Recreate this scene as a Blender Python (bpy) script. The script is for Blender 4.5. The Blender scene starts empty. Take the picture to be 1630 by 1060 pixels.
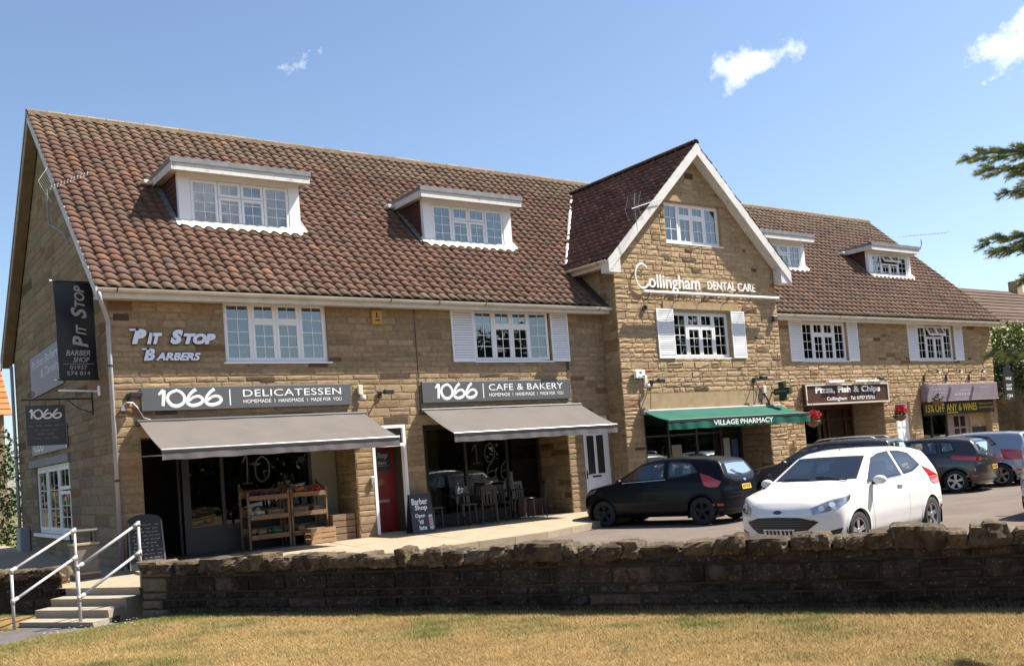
import bpy, math, random
import numpy as np
from mathutils import Vector, Matrix
R = math.radians
scene = bpy.context.scene
COL = scene.collection
random.seed(7)
rng = np.random.default_rng(7)

# ------------------------------------------------------------------ camera
CAM = Vector((-2.9383, -19.2595, 1.4571))
YAW, PITCH, ROLL = 0.62077, 0.04297, 0.0754
fw = Vector((math.sin(YAW) * math.cos(PITCH), math.cos(YAW) * math.cos(PITCH), math.sin(PITCH)))
rt = Vector((math.cos(YAW), -math.sin(YAW), 0))
up = rt.cross(fw)
r2 = rt * math.cos(ROLL) - up * math.sin(ROLL)
u2 = rt * math.sin(ROLL) + up * math.cos(ROLL)
cam_data = bpy.data.cameras.new('camera')
cam = bpy.data.objects.new('camera', cam_data)
COL.objects.link(cam)
m = Matrix.Identity(4)
for i in range(3):
    m[i][0], m[i][1], m[i][2], m[i][3] = r2[i], u2[i], -fw[i], CAM[i]
cam.matrix_world = m
cam_data.sensor_width = 36
cam_data.sensor_fit = 'HORIZONTAL'
cam_data.lens = 36 * 1563.3 / 1630
cam_data.shift_y = (662.7 - 530) / 1630
cam_data.clip_start = 0.05
cam_data.clip_end = 5000
scene.camera = cam

# ------------------------------------------------------------------ sun, sky, exposure
SUN = Vector((0.64, -0.30, 1.0)).normalized()
sun_el = math.asin(SUN.z)
sun_rot = math.atan2(SUN.x, SUN.y)
sd = bpy.data.lights.new('sun', 'SUN')
sd.energy = 5.0
sd.angle = R(0.53)
sd.color = (1.0, 0.93, 0.82)
so = bpy.data.objects.new('sun', sd)
COL.objects.link(so)
so.location = (30, -15, 40)
so.rotation_euler = (-SUN).to_track_quat('-Z', 'Y').to_euler()

world = bpy.data.worlds.new('World')
scene.world = world
world.use_nodes = True
wt = world.node_tree
wt.nodes.clear()
WN = wt.nodes.new
wl = wt.links.new
sky = WN('ShaderNodeTexSky')
sky.sky_type = 'NISHITA'
sky.sun_disc = False
sky.sun_elevation = sun_el
sky.sun_rotation = sun_rot
sky.altitude = 50
sky.air_density = 1.0
sky.dust_density = 1.0
sky.ozone_density = 2.3
bg = WN('ShaderNodeBackground')
bg.inputs['Strength'].default_value = 0.080
wout = WN('ShaderNodeOutputWorld')
tc = WN('ShaderNodeTexCoord')

def wmath(op, a, b=None, clamp=False):
    n = WN('ShaderNodeMath'); n.operation = op; n.use_clamp = clamp
    for k, v in ((0, a), (1, b)):
        if v is None: continue
        if isinstance(v, (int, float)): n.inputs[k].default_value = v
        else: wl(v, n.inputs[k])
    return n.outputs[0]

def wdot(vec, d):
    n = WN('ShaderNodeVectorMath'); n.operation = 'DOT_PRODUCT'
    wl(vec, n.inputs[0]); n.inputs[1].default_value = d
    return n.outputs['Value']

noise = WN('ShaderNodeTexNoise')
noise.inputs['Scale'].default_value = 34
noise.inputs['Detail'].default_value = 8
noise.inputs['Roughness'].default_value = 0.62
wl(tc.outputs['Generated'], noise.inputs['Vector'])
big = WN('ShaderNodeTexNoise')
big.inputs['Scale'].default_value = 9
big.inputs['Detail'].default_value = 3
wl(tc.outputs['Generated'], big.inputs['Vector'])
cloud = None
# fair-weather clouds: direction, tilt, half sizes, weight; three in the photograph, others round the sky
CL = [((0.7295, 0.5857, 0.3532), 0.12, 0.060, 0.017, 0.95), ((0.716, 0.600, 0.343), 0.0, 0.022, 0.022, 0.90),
      ((0.870, 0.392, 0.336), 0.35, 0.080, 0.026, 1.0), ((0.852, 0.432, 0.300), 0.1, 0.02, 0.010, 0.72),
      ((0.385, 0.8398, 0.3827), 0.2, 0.040, 0.012, 0.605),
      ((0.8, -0.5, 0.33), 0.1, 0.16, 0.05, 1.0), ((-0.7, 0.55, 0.36), 0.1, 0.13, 0.05, 1.0),
      ((-0.3, -0.85, 0.42), 0.05, 0.30, 0.10, 1.0), ((0.25, -0.9, 0.26), 0.0, 0.22, 0.06, 1.0), ((-0.85, -0.35, 0.3), 0.0, 0.2, 0.06, 1.0)]
for d, tilt, a, b, wgt in CL:
    d = Vector(d).normalized()
    rr = d.cross(Vector((0, 0, 1))).normalized(); uu = rr.cross(d)
    ra = (rr * math.cos(tilt) + uu * math.sin(tilt)) / a
    ua = (uu * math.cos(tilt) - rr * math.sin(tilt)) / b
    x = wdot(tc.outputs['Generated'], ra); y = wdot(tc.outputs['Generated'], ua)
    y = wmath('SUBTRACT', y, d.dot(ua)); x = wmath('SUBTRACT', x, d.dot(ra))
    e = wmath('SQRT', wmath('ADD', wmath('MULTIPLY', x, x), wmath('MULTIPLY', y, y)))
    front = wmath('GREATER_THAN', wdot(tc.outputs['Generated'], d), 0.3)
    v = wmath('MULTIPLY', wmath('MULTIPLY', wmath('SUBTRACT', 1.0, wmath('MULTIPLY', e, 0.62)), wgt, True), front)
    cloud = v if cloud is None else wmath('MAXIMUM', cloud, v)
nn = wmath('ADD', wmath('MULTIPLY', noise.outputs['Fac'], 1.45), wmath('MULTIPLY', big.outputs['Fac'], 0.5))
den = wmath('SUBTRACT', wmath('ADD', cloud, nn), 1.50)
den = wmath('MULTIPLY', den, 2.1, True)
den = wmath('MULTIPLY', den, wmath('MULTIPLY', cloud, 6.0, True))
mix = WN('ShaderNodeMix'); mix.data_type = 'RGBA'
wl(den, mix.inputs['Factor'])
wl(sky.outputs[0], mix.inputs['A'])
mix.inputs['B'].default_value = (8.6, 8.5, 8.8, 1)
wl(mix.outputs['Result'], bg.inputs['Color'])
wl(bg.outputs[0], wout.inputs[0])
scene.view_settings.view_transform = 'Standard'
scene.view_settings.look = 'None'
scene.view_settings.exposure = 1.28
scene.view_settings.gamma = 1.0
scene.view_settings.use_curve_mapping = False
# ------------------------------------------------------------------ materials
def srgb(h):
    return tuple(((c / 255) / 12.92 if c <= 10 else ((c / 255 + 0.055) / 1.055) ** 2.4) for c in h)

MATS = {}
def mat(name, col=(0.5, 0.5, 0.5), rough=0.6, metal=0.0, spec=0.5, var=0.0, vscale=4.0, bump=0.0, bscale=30.0, attr=False,
        coat=0.0, stain=None, sscale=1.5, sthr=0.55, detail=5, dirt=None, emit=None, stretch=None):
    if name in MATS: return MATS[name]
    m = bpy.data.materials.new(name); MATS[name] = m
    m.use_nodes = True
    nt = m.node_tree; p = nt.nodes['Principled BSDF']; N = nt.nodes.new; L = nt.links.new
    p.inputs['Roughness'].default_value = rough
    p.inputs['Metallic'].default_value = metal
    p.inputs['Specular IOR Level'].default_value = spec
    p.inputs['Coat Weight'].default_value = coat
    p.inputs['Coat Roughness'].default_value = 0.04
    tcn = N('ShaderNodeTexCoord')
    vec = tcn.outputs['Object']
    if stretch:
        mp = N('ShaderNodeMapping'); mp.inputs['Scale'].default_value = stretch
        L(vec, mp.inputs['Vector']); vec = mp.outputs[0]
    def nz(scale, det=detail, rg=0.6):
        n = N('ShaderNodeTexNoise'); n.inputs['Scale'].default_value = scale
        n.inputs['Detail'].default_value = det; n.inputs['Roughness'].default_value = rg
        L(vec, n.inputs['Vector']); return n.outputs['Fac']
    if attr:
        a = N('ShaderNodeAttribute'); a.attribute_name = 'Col'; c = a.outputs['Color']
    else:
        rgb = N('ShaderNodeRGB'); rgb.outputs[0].default_value = (*col, 1); c = rgb.outputs[0]
    if var > 0:
        mr = N('ShaderNodeMapRange'); mr.inputs['From Min'].default_value = 0.3; mr.inputs['From Max'].default_value = 0.7
        mr.inputs['To Min'].default_value = 1 - var; mr.inputs['To Max'].default_value = 1 + var
        L(nz(vscale), mr.inputs['Value'])
        mx = N('ShaderNodeVectorMath'); mx.operation = 'SCALE'
        L(c, mx.inputs[0]); L(mr.outputs[0], mx.inputs['Scale']); c = mx.outputs[0]
    def over(c, colr, scale, thr, w=0.12, amt=0.85):
        mr = N('ShaderNodeMapRange'); mr.inputs['From Min'].default_value = thr; mr.inputs['From Max'].default_value = thr + w
        mr.inputs['To Max'].default_value = amt
        L(nz(scale, 6, 0.65), mr.inputs['Value'])
        mx = N('ShaderNodeMix'); mx.data_type = 'RGBA'; L(mr.outputs[0], mx.inputs['Factor']); L(c, mx.inputs['A'])
        mx.inputs['B'].default_value = (*colr, 1); return mx.outputs['Result']
    if stain: c = over(c, stain, sscale, sthr)
    if dirt: c = over(c, dirt[0], dirt[1], dirt[2], 0.1)
    L(c, p.inputs['Base Color'])
    if bump > 0:
        b = N('ShaderNodeBump'); b.inputs['Strength'].default_value = bump; b.inputs['Distance'].default_value = 0.02
        L(nz(bscale, 6, 0.65), b.inputs['Height']); L(b.outputs[0], p.inputs['Normal'])
    if emit:
        p.inputs['Emission Color'].default_value = (*emit[0], 1); p.inputs['Emission Strength'].default_value = emit[1]
    return m

def glass_mat(name, tint=(0.55, 0.62, 0.62), refl=0.22, rough=0.01, wav=0.0, gcol=(1, 1, 1), rmax=0.95):
    if name in MATS: return MATS[name]
    m = bpy.data.materials.new(name); MATS[name] = m
    m.use_nodes = True
    nt = m.node_tree; nt.nodes.clear(); N = nt.nodes.new; L = nt.links.new
    t = N('ShaderNodeBsdfTransparent'); t.inputs['Color'].default_value = (*tint, 1)
    g = N('ShaderNodeBsdfGlossy'); g.inputs['Roughness'].default_value = rough; g.inputs['Color'].default_value = (*gcol, 1)
    lw = N('ShaderNodeLayerWeight'); lw.inputs['Blend'].default_value = 0.35
    mr = N('ShaderNodeMapRange'); mr.inputs['To Min'].default_value = refl; mr.inputs['To Max'].default_value = rmax
    L(lw.outputs['Fresnel'], mr.inputs['Value'])
    if wav > 0:
        n = N('ShaderNodeTexNoise'); n.inputs['Scale'].default_value = 1.3; n.inputs['Detail'].default_value = 1
        tcn = N('ShaderNodeTexCoord'); L(tcn.outputs['Object'], n.inputs['Vector'])
        b = N('ShaderNodeBump'); b.inputs['Strength'].default_value = wav; b.inputs['Distance'].default_value = 0.05
        L(n.outputs['Fac'], b.inputs['Height']); L(b.outputs[0], g.inputs['Normal'])
    x = N('ShaderNodeMixShader'); L(mr.outputs[0], x.inputs[0]); L(t.outputs[0], x.inputs[1]); L(g.outputs[0], x.inputs[2])
    o = N('ShaderNodeOutputMaterial'); L(x.outputs[0], o.inputs[0])
    return m

# ------------------------------------------------------------------ mesh helpers
class MB:
    """collects verts, faces, a material slot and a colour for each face"""
    def __init__(s): s.v = []; s.f = []; s.m = []; s.c = []
    def add(s, v, f, mi=0, c=None):
        o = len(s.v); s.v += [tuple(p) for p in v]
        for q in f:
            s.f.append(tuple(i + o for i in q)); s.m.append(mi); s.c.append(c)
        return s
    def box(s, x0, x1, y0, y1, z0, z1, mi=0, c=None):
        v = [(x0, y0, z0), (x1, y0, z0), (x1, y1, z0), (x0, y1, z0), (x0, y0, z1), (x1, y0, z1), (x1, y1, z1), (x0, y1, z1)]
        return s.add(v, [(0, 3, 2, 1), (4, 5, 6, 7), (0, 1, 5, 4), (1, 2, 6, 5), (2, 3, 7, 6), (3, 0, 4, 7)], mi, c)
    def bbox(s, x0, x1, y0, y1, z0, z1, b=0.01, mi=0, c=None):
        """box with chamfered edges"""
        v = []; f = []
        def idx(px, py, pz, ax): return {}
        X = (x0, x1); Y = (y0, y1); Z = (z0, z1); I = {}
        for i in (0, 1):
            for j in (0, 1):
                for k in (0, 1):
                    sx, sy, sz = (1 - 2 * i) * b, (1 - 2 * j) * b, (1 - 2 * k) * b
                    I[i, j, k, 0] = len(v); v.append((X[i], Y[j] + sy, Z[k] + sz))
                    I[i, j, k, 1] = len(v); v.append((X[i] + sx, Y[j], Z[k] + sz))
                    I[i, j, k, 2] = len(v); v.append((X[i] + sx, Y[j] + sy, Z[k]))
        for i in (0, 1):
            q = [I[i, 0, 0, 0], I[i, 1, 0, 0], I[i, 1, 1, 0], I[i, 0, 1, 0]]; f.append(q if i else q[::-1])
            q = [I[0, i, 0, 1], I[1, i, 0, 1], I[1, i, 1, 1], I[0, i, 1, 1]]; f.append(q[::-1] if i else q)
            q = [I[0, 0, i, 2], I[1, 0, i, 2], I[1, 1, i, 2], I[0, 1, i, 2]]; f.append(q if i else q[::-1])
        for i in (0, 1):
            for j in (0, 1):
                f.append((I[i, j, 0, 0], I[i, j, 1, 0], I[i, j, 1, 1], I[i, j, 0, 1]))
                f.append((I[i, 0, j, 0], I[i, 1, j, 0], I[i, 1, j, 2], I[i, 0, j, 2]))
                f.append((I[0, i, j, 1], I[1, i, j, 1], I[1, i, j, 2], I[0, i, j, 2]))
                for k in (0, 1): f.append((I[i, j, k, 0], I[i, j, k, 1], I[i, j, k, 2]))
        return s.add(v, f, mi, c)
    def obox(s, o, U, V, W, mi=0, c=None):
        """box from corner o along three edge vectors"""
        o, U, V, W = map(Vector, (o, U, V, W))
        v = [o, o + U, o + U + V, o + V, o + W, o + U + W, o + U + V + W, o + V + W]
        f = [(0, 3, 2, 1), (4, 5, 6, 7), (0, 1, 5, 4), (1, 2, 6, 5), (2, 3, 7, 6), (3, 0, 4, 7)]
        return s.add([tuple(p) for p in v], f, mi, c)
    def prism(s, poly, ext, mi=0, c=None):
        """planar polygon (3D points) extruded by vector ext"""
        n = len(poly); e = Vector(ext); v = [tuple(p) for p in poly] + [tuple(Vector(p) + e) for p in poly]
        f = [tuple(range(n))[::-1], tuple(range(n, 2 * n))] + [(i, (i + 1) % n, n + (i + 1) % n, n + i) for i in range(n)]
        return s.add(v, f, mi, c)
    def tube(s, pts, r, n=8, mi=0, c=None, cap=True, flat=None):
        pts = [Vector(p) for p in pts]; rs = r if hasattr(r, '__len__') else [r] * len(pts)
        v = []; f = []; prev = None
        for i, p in enumerate(pts):
            a = pts[max(i - 1, 0)]; b = pts[min(i + 1, len(pts) - 1)]
            t = (b - a).normalized() if (b - a).length > 1e-9 else Vector((0, 0, 1))
            if prev is None: prev = t.orthogonal().normalized()
            x = (prev - t * prev.dot(t))
            x = x.normalized() if x.length > 1e-6 else t.orthogonal().normalized()
            prev = x; y = t.cross(x)
            for k in range(n):
                w = 2 * math.pi * k / n
                d = (x * math.cos(w) + y * math.sin(w)) * rs[i]
                if flat is not None: d = d - flat[0] * d.dot(flat[0]) * (1 - flat[1])
                v.append(tuple(p + d))
        for i in range(len(pts) - 1):
            for k in range(n):
                a = i * n + k; b = i * n + (k + 1) % n
                f.append((a, b, b + n, a + n))
        if cap: f += [tuple(range(n))[::-1], tuple(range((len(pts) - 1) * n, len(pts) * n))]
        return s.add(v, f, mi, c)
    def lathe(s, prof, centre, n=16, mi=0, c=None, axis='z', cap=True):
        v = []; f = []
        for r, h in prof:
            for k in range(n):
                w = 2 * math.pi * k / n; a, b = r * math.cos(w), r * math.sin(w)
                q = {'z': (a, b, h), 'y': (a, h, b), 'x': (h, a, b)}[axis]
                v.append((centre[0] + q[0], centre[1] + q[1], centre[2] + q[2]))
        for i in range(len(prof) - 1):
            for k in range(n):
                a = i * n + k; b = i * n + (k + 1) % n; f.append((a, b, b + n, a + n))
        if cap: f += [tuple(range(n))[::-1], tuple(range((len(prof) - 1) * n, len(prof) * n))]
        return s.add(v, f, mi, c)
    def build(s, name, mats, parent=None, smooth=False, kind=None):
        me = bpy.data.meshes.new(name)
        me.from_pydata(s.v, [], s.f)
        mats = mats if isinstance(mats, (list, tuple)) else [mats]
        for mm in mats: me.materials.append(mm)
        if len(mats) > 1: me.polygons.foreach_set('material_index', s.m)
        if any(c is not None for c in s.c):
            ca = me.color_attributes.new('Col', 'FLOAT_COLOR', 'CORNER')
            arr = []
            for q, c in zip(s.f, s.c): arr += list((*(c or (0.5, 0.5, 0.5)), 1.0)) * len(q)
            ca.data.foreach_set('color', arr)
        if smooth: me.polygons.foreach_set('use_smooth', [True] * len(s.f))
        me.update()
        return link(name, me, parent, kind)

def link(name, me, parent=None, kind=None):
    o = bpy.data.objects.new(name, me); COL.objects.link(o)
    if parent is not None:
        o.parent = parent
        if parent.type == 'EMPTY' and not parent.get('_local'):
            o.matrix_parent_inverse = Matrix.Translation(-parent.location)
    if kind: o['kind'] = kind
    return o

def thing(name, label, cat, loc=(0, 0, 0), group=None, rotz=None):
    """an Empty at the thing's base that parents its parts; with rotz its parts are in local coordinates"""
    o = bpy.data.objects.new(name, None); COL.objects.link(o)
    o.empty_display_size = 0.2
    o.location = loc
    if rotz is not None:
        o.rotation_euler = (0, 0, rotz); o['_local'] = 1
    return tag(o, label, cat, group)

def tag(o, label, cat, group=None):
    o['label'] = label; o['category'] = cat
    if group: o['group'] = group
    return o

def struct(o):
    o['kind'] = 'structure'; return o

_tc = {}
def glyphs(s, bold=0.0, shear=0.0, space=1.0):
    """outline of a word as mesh data in a unit frame: verts scaled to width 1 and height 1, plus its aspect"""
    k = (s, bold, shear, space)
    if k in _tc: return _tc[k]
    cu = bpy.data.curves.new('t', 'FONT'); cu.body = s; cu.offset = bold; cu.shear = shear; cu.space_character = space
    cu.resolution_u = 3; cu.extrude = 0.0
    ob = bpy.data.objects.new('t', cu); COL.objects.link(ob)
    me = bpy.data.meshes.new_from_object(ob)
    v = np.zeros(len(me.vertices) * 3); me.vertices.foreach_get('co', v); v = v.reshape(-1, 3)
    f = [tuple(p.vertices) for p in me.polygons]
    bpy.data.objects.remove(ob); bpy.data.curves.remove(cu); bpy.data.meshes.remove(me)
    lo = v.min(0); hi = v.max(0); sp = np.maximum(hi - lo, 1e-6)
    _tc[k] = ((v - lo) / sp, f, sp[0] / sp[1]); return _tc[k]

class Panel:
    """a flat face: origin, right and up vectors (unit); outward normal = U x V"""
    def __init__(s, o, U=(1, 0, 0), V=(0, 0, 1)):
        s.o = Vector(o); s.U = Vector(U).normalized(); s.V = Vector(V).normalized(); s.N = s.U.cross(s.V)
    def p(s, u, v, w=0): return tuple(s.o + s.U * u + s.V * v + s.N * w)
    def text(s, mb, t, u0, u1, v0, v1, w=0.006, th=0.004, bold=0.0, shear=0.0, space=1.0, mi=0, c=None):
        vv, f, a = glyphs(t, bold, shear, space)
        n = len(vv)
        P = [s.p(u0 + x * (u1 - u0), v0 + y * (v1 - v0), w) for x, y, z in vv]
        mb.add(P, f, mi, c)
        if th > 0:   # side walls of the letters
            cnt = {}
            for q in f:
                for i in range(len(q)):
                    e = (q[i], q[(i + 1) % len(q)]); cnt[e] = 1
            B = [s.p(u0 + x * (u1 - u0), v0 + y * (v1 - v0), w - th) for x, y, z in vv]
            sides = [(e[1], e[0], e[0] + n, e[1] + n) for e in cnt if (e[1], e[0]) not in cnt]
            mb.add(P + B, sides, mi, c)
        return mb
    def rect(s, mb, u0, u1, v0, v1, w0, w1, mi=0, c=None):
        mb.obox(s.p(u0, v0, w0), s.U * (u1 - u0), s.V * (v1 - v0), s.N * (w1 - w0), mi, c); return mb
    def stroke(s, mb, pts, r, w=0.008, n=8, mi=0, c=None, flat=0.08, sub=6):
        q = catmull(pts, sub)
        rs = r if hasattr(r, '__len__') else [r] * len(q)
        if len(rs) != len(q): rs = list(np.interp(np.linspace(0, 1, len(q)), np.linspace(0, 1, len(rs)), rs))
        mb.tube([s.p(a, b, w) for a, b in q], rs, n, mi, c, True, (s.N, flat)); return mb

def catmull(pts, sub=6):
    P = [np.array(p, float) for p in pts]
    if len(P) < 3: return [tuple(p) for p in P]
    out = []
    for i in range(len(P) - 1):
        p0 = P[max(i - 1, 0)]; p1 = P[i]; p2 = P[i + 1]; p3 = P[min(i + 2, len(P) - 1)]
        for k in range(sub):
            t = k / sub
            out.append(tuple(0.5 * ((2 * p1) + (-p0 + p2) * t + (2 * p0 - 5 * p1 + 4 * p2 - p3) * t * t + (-p0 + 3 * p1 - 3 * p2 + p3) * t ** 3)))
    out.append(tuple(P[-1])); return out

CAMV = np.array(CAM)
def pixel_size(p):
    """how large one metre at point p shows in the picture (pixels of the photograph)"""
    d = np.array(p) - CAMV; z = d @ np.array(fw)
    return 1563.0 / max(z, 0.5)
def in_view(p, pad=0):
    d = np.array(p) - CAMV; z = d @ np.array(fw)
    if z < 0.3: return False
    x = 815 + 1563.3 * (d @ np.array(r2)) / z; y = 662.7 - 1563.3 * (d @ np.array(u2)) / z
    return -pad < x < 1630 + pad and -pad < y < 1060 + pad
# ------------------------------------------------------------------ palette
M_STONE = mat('sandstone', attr=True, rough=0.92, spec=0.2, var=0.22, vscale=9, bump=0.5, bscale=40, dirt=((0.10, 0.075, 0.05), 2.3, 0.62))
M_MORTAR = mat('mortar', (0.27, 0.20, 0.125), rough=0.95, spec=0.1, var=0.25, vscale=5, bump=0.5, bscale=50)
M_MORTARW = mat('pale_mortar', (0.36, 0.265, 0.155), rough=0.95, spec=0.1, var=0.2, vscale=5, bump=0.5, bscale=50)
M_DRESSED = mat('dressed_stone', (0.36, 0.265, 0.155), rough=0.9, spec=0.2, var=0.2, vscale=3, bump=0.3, bscale=40, stain=(0.2, 0.15, 0.09), sscale=3)
M_RENDER = mat('render', (0.20, 0.155, 0.105), rough=0.95, spec=0.1, var=0.25, vscale=2.2, bump=0.5, bscale=25)
M_TILE = mat('clay_tile', attr=True, rough=0.88, spec=0.2, var=0.16, vscale=1.1, bump=0.35, bscale=60, stain=((0.10, 0.085, 0.062)), sscale=5, sthr=.62, dirt=((0.085, 0.060, 0.045), 0.9, 0.60))
M_UNDER = mat('roof_underlay', (0.035, 0.028, 0.024), rough=0.9)
M_RIDGE = mat('ridge_mortar', (0.23, 0.18, 0.13), rough=0.95, var=0.3, vscale=7, bump=0.6, bscale=30)
M_WHITE = mat('white_upvc', (0.82, 0.81, 0.81), rough=0.35, spec=0.5, var=0.03, vscale=2)
M_PAINT = mat('weathered_white_paint', (0.62, 0.60, 0.57), rough=0.6, var=0.08, vscale=4, stain=(0.30, 0.28, 0.26), sscale=5, sthr=0.58)
M_GUTTER = mat('cream_gutter', (0.62, 0.57, 0.49), rough=0.45, var=0.12, vscale=3, stain=(0.3, 0.25, 0.19), sscale=6, sthr=0.62)
M_PIPE = mat('grey_downpipe', (0.36, 0.35, 0.37), rough=0.5, var=0.1, vscale=3)
M_LEAD = mat('lead', (0.17, 0.175, 0.185), rough=0.6, var=0.25, vscale=5, bump=0.2, bscale=20)
M_APRON = mat('painted_apron', (0.60, 0.57, 0.52), rough=0.7, var=0.12, vscale=8, stain=(0.4, 0.36, 0.3), sscale=7)
M_CHEEK = mat('hung_tile', (0.085, 0.034, 0.026), rough=0.9, var=0.35, vscale=9, bump=0.5, bscale=30)
M_GLASS = glass_mat('window_glass', (0.50, 0.56, 0.55), 0.11, 0.01, 0.10)
M_SHOPGLASS = glass_mat('shop_glass', (0.62, 0.64, 0.62), 0.02, 0.01, 0.02, (1, 1, 1), 0.6)
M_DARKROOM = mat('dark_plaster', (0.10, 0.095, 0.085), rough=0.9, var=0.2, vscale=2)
M_BLIND = mat('pale_blind', (0.46, 0.47, 0.44), rough=0.85, var=0.12, vscale=2)
M_BLACK = mat('black_metal', (0.018, 0.018, 0.02), rough=0.45)
M_CHAR = mat('charcoal_paint', (0.035, 0.036, 0.04), rough=0.5)
M_SIGN = mat('grey_sign', (0.095, 0.098, 0.102), rough=0.42, var=0.06, vscale=1.5)
M_LETTER = mat('white_lettering', (0.80, 0.79, 0.77), rough=0.5)
M_FABRIC = mat('grey_awning_fabric', (0.125, 0.112, 0.104), rough=0.9, spec=0.15, var=0.08, vscale=1.6)
M_VALANCE = mat('grey_valance', (0.13, 0.12, 0.12), rough=0.9, spec=0.15, var=0.2, vscale=3)
M_ALU = mat('aluminium', (0.62, 0.61, 0.6), rough=0.35, metal=0.7)
M_GREEN = mat('green_awning_fabric', (0.010, 0.088, 0.060), rough=0.8, spec=0.2, var=0.15, vscale=2)
M_WOOD = mat('pale_wood', (0.36, 0.22, 0.11), rough=0.75, var=0.3, vscale=6, bump=0.25, bscale=20, stretch=(1, 1, 7))
M_WOOD2 = mat('old_crate_wood', (0.20, 0.13, 0.075), rough=0.8, var=0.35, vscale=5, bump=0.3, bscale=20, stretch=(1, 1, 7))
M_RED = mat('red_door_paint', (0.17, 0.012, 0.010), rough=0.45, var=0.08, vscale=3)

# ------------------------------------------------------------------ stone facing
PAL_MAIN = [(0.302, 0.215, 0.126), (0.316, 0.225, 0.130), (0.288, 0.206, 0.123), (0.305, 0.219, 0.132), (0.331, 0.236, 0.135), (0.274, 0.193, 0.113), (0.254, 0.175, 0.102), (0.288, 0.213, 0.132)]
PAL_WING = [(0.358, 0.250, 0.141), (0.381, 0.269, 0.155), (0.339, 0.236, 0.136), (0.372, 0.265, 0.155), (0.400, 0.288, 0.175), (0.321, 0.222, 0.126), (0.312, 0.217, 0.131), (0.353, 0.260, 0.160)]
ODD = [(.20, .115, .065), (.12, .08, .05), (.22, .13, .075), (.10, .07, .045)]
ALLSTONES = []     # (shown size, verts, faces, colour, owner key)

def stone(pn, u0, u1, v0, v1, proud, rough, col, owner):
    w, h = u1 - u0, v1 - v0
    nx = 4 if w > 0.3 else 3; nz = 3
    b = min(0.018, w * 0.15, h * 0.2)
    us = np.linspace(u0 + b, u1 - b, nx); vs = np.linspace(v0 + b, v1 - b, nz)
    g = [];
    for j in range(nz):
        for i in range(nx):
            edge = i in (0, nx - 1) or j in (0, nz - 1)
            d = proud * ((0.72 if edge else 1.0) + rough * rng.uniform(-0.55, 0.55))
            g.append(pn.p(us[i] + (rng.uniform(-1, 1) * b * 0.5 if edge else rng.uniform(-1, 1) * w * 0.06 * rough), vs[j] + rng.uniform(-1, 1) * b * 0.4, d))
    ring = [(i, 0) for i in range(nx)] + [(nx - 1, j) for j in range(1, nz)] + [(i, nz - 1) for i in range(nx - 2, -1, -1)] + [(0, j) for j in range(nz - 2, 0, -1)]
    per = []
    for i, j in ring:
        uu = u0 + (u1 - u0) * i / (nx - 1); vv = v0 + (v1 - v0) * j / (nz - 1)
        per.append(pn.p(uu + rng.uniform(-1, 1) * 0.003, vv + rng.uniform(-1, 1) * 0.003, -0.012))
    n0 = len(g); V = g + per; F = []
    for j in range(nz - 1):
        for i in range(nx - 1): F.append((j * nx + i, j * nx + i + 1, (j + 1) * nx + i + 1, (j + 1) * nx + i))
    m_ = len(ring)
    for k in range(m_):
        a = ring[k][1] * nx + ring[k][0]; k2 = (k + 1) % m_; c = ring[k2][1] * nx + ring[k2][0]
        F.append((n0 + k, n0 + k2, c, a))
    mid = pn.p((u0 + u1) / 2, (v0 + v1) / 2, 0)
    tocam = CAM - Vector(mid)
    facing = max(0.0, tocam.normalized().dot(pn.N))
    size = w * h * pixel_size(mid) ** 2 * facing if in_view(mid, -5) else 0
    ALLSTONES.append((size, V, F, col, owner))

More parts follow.
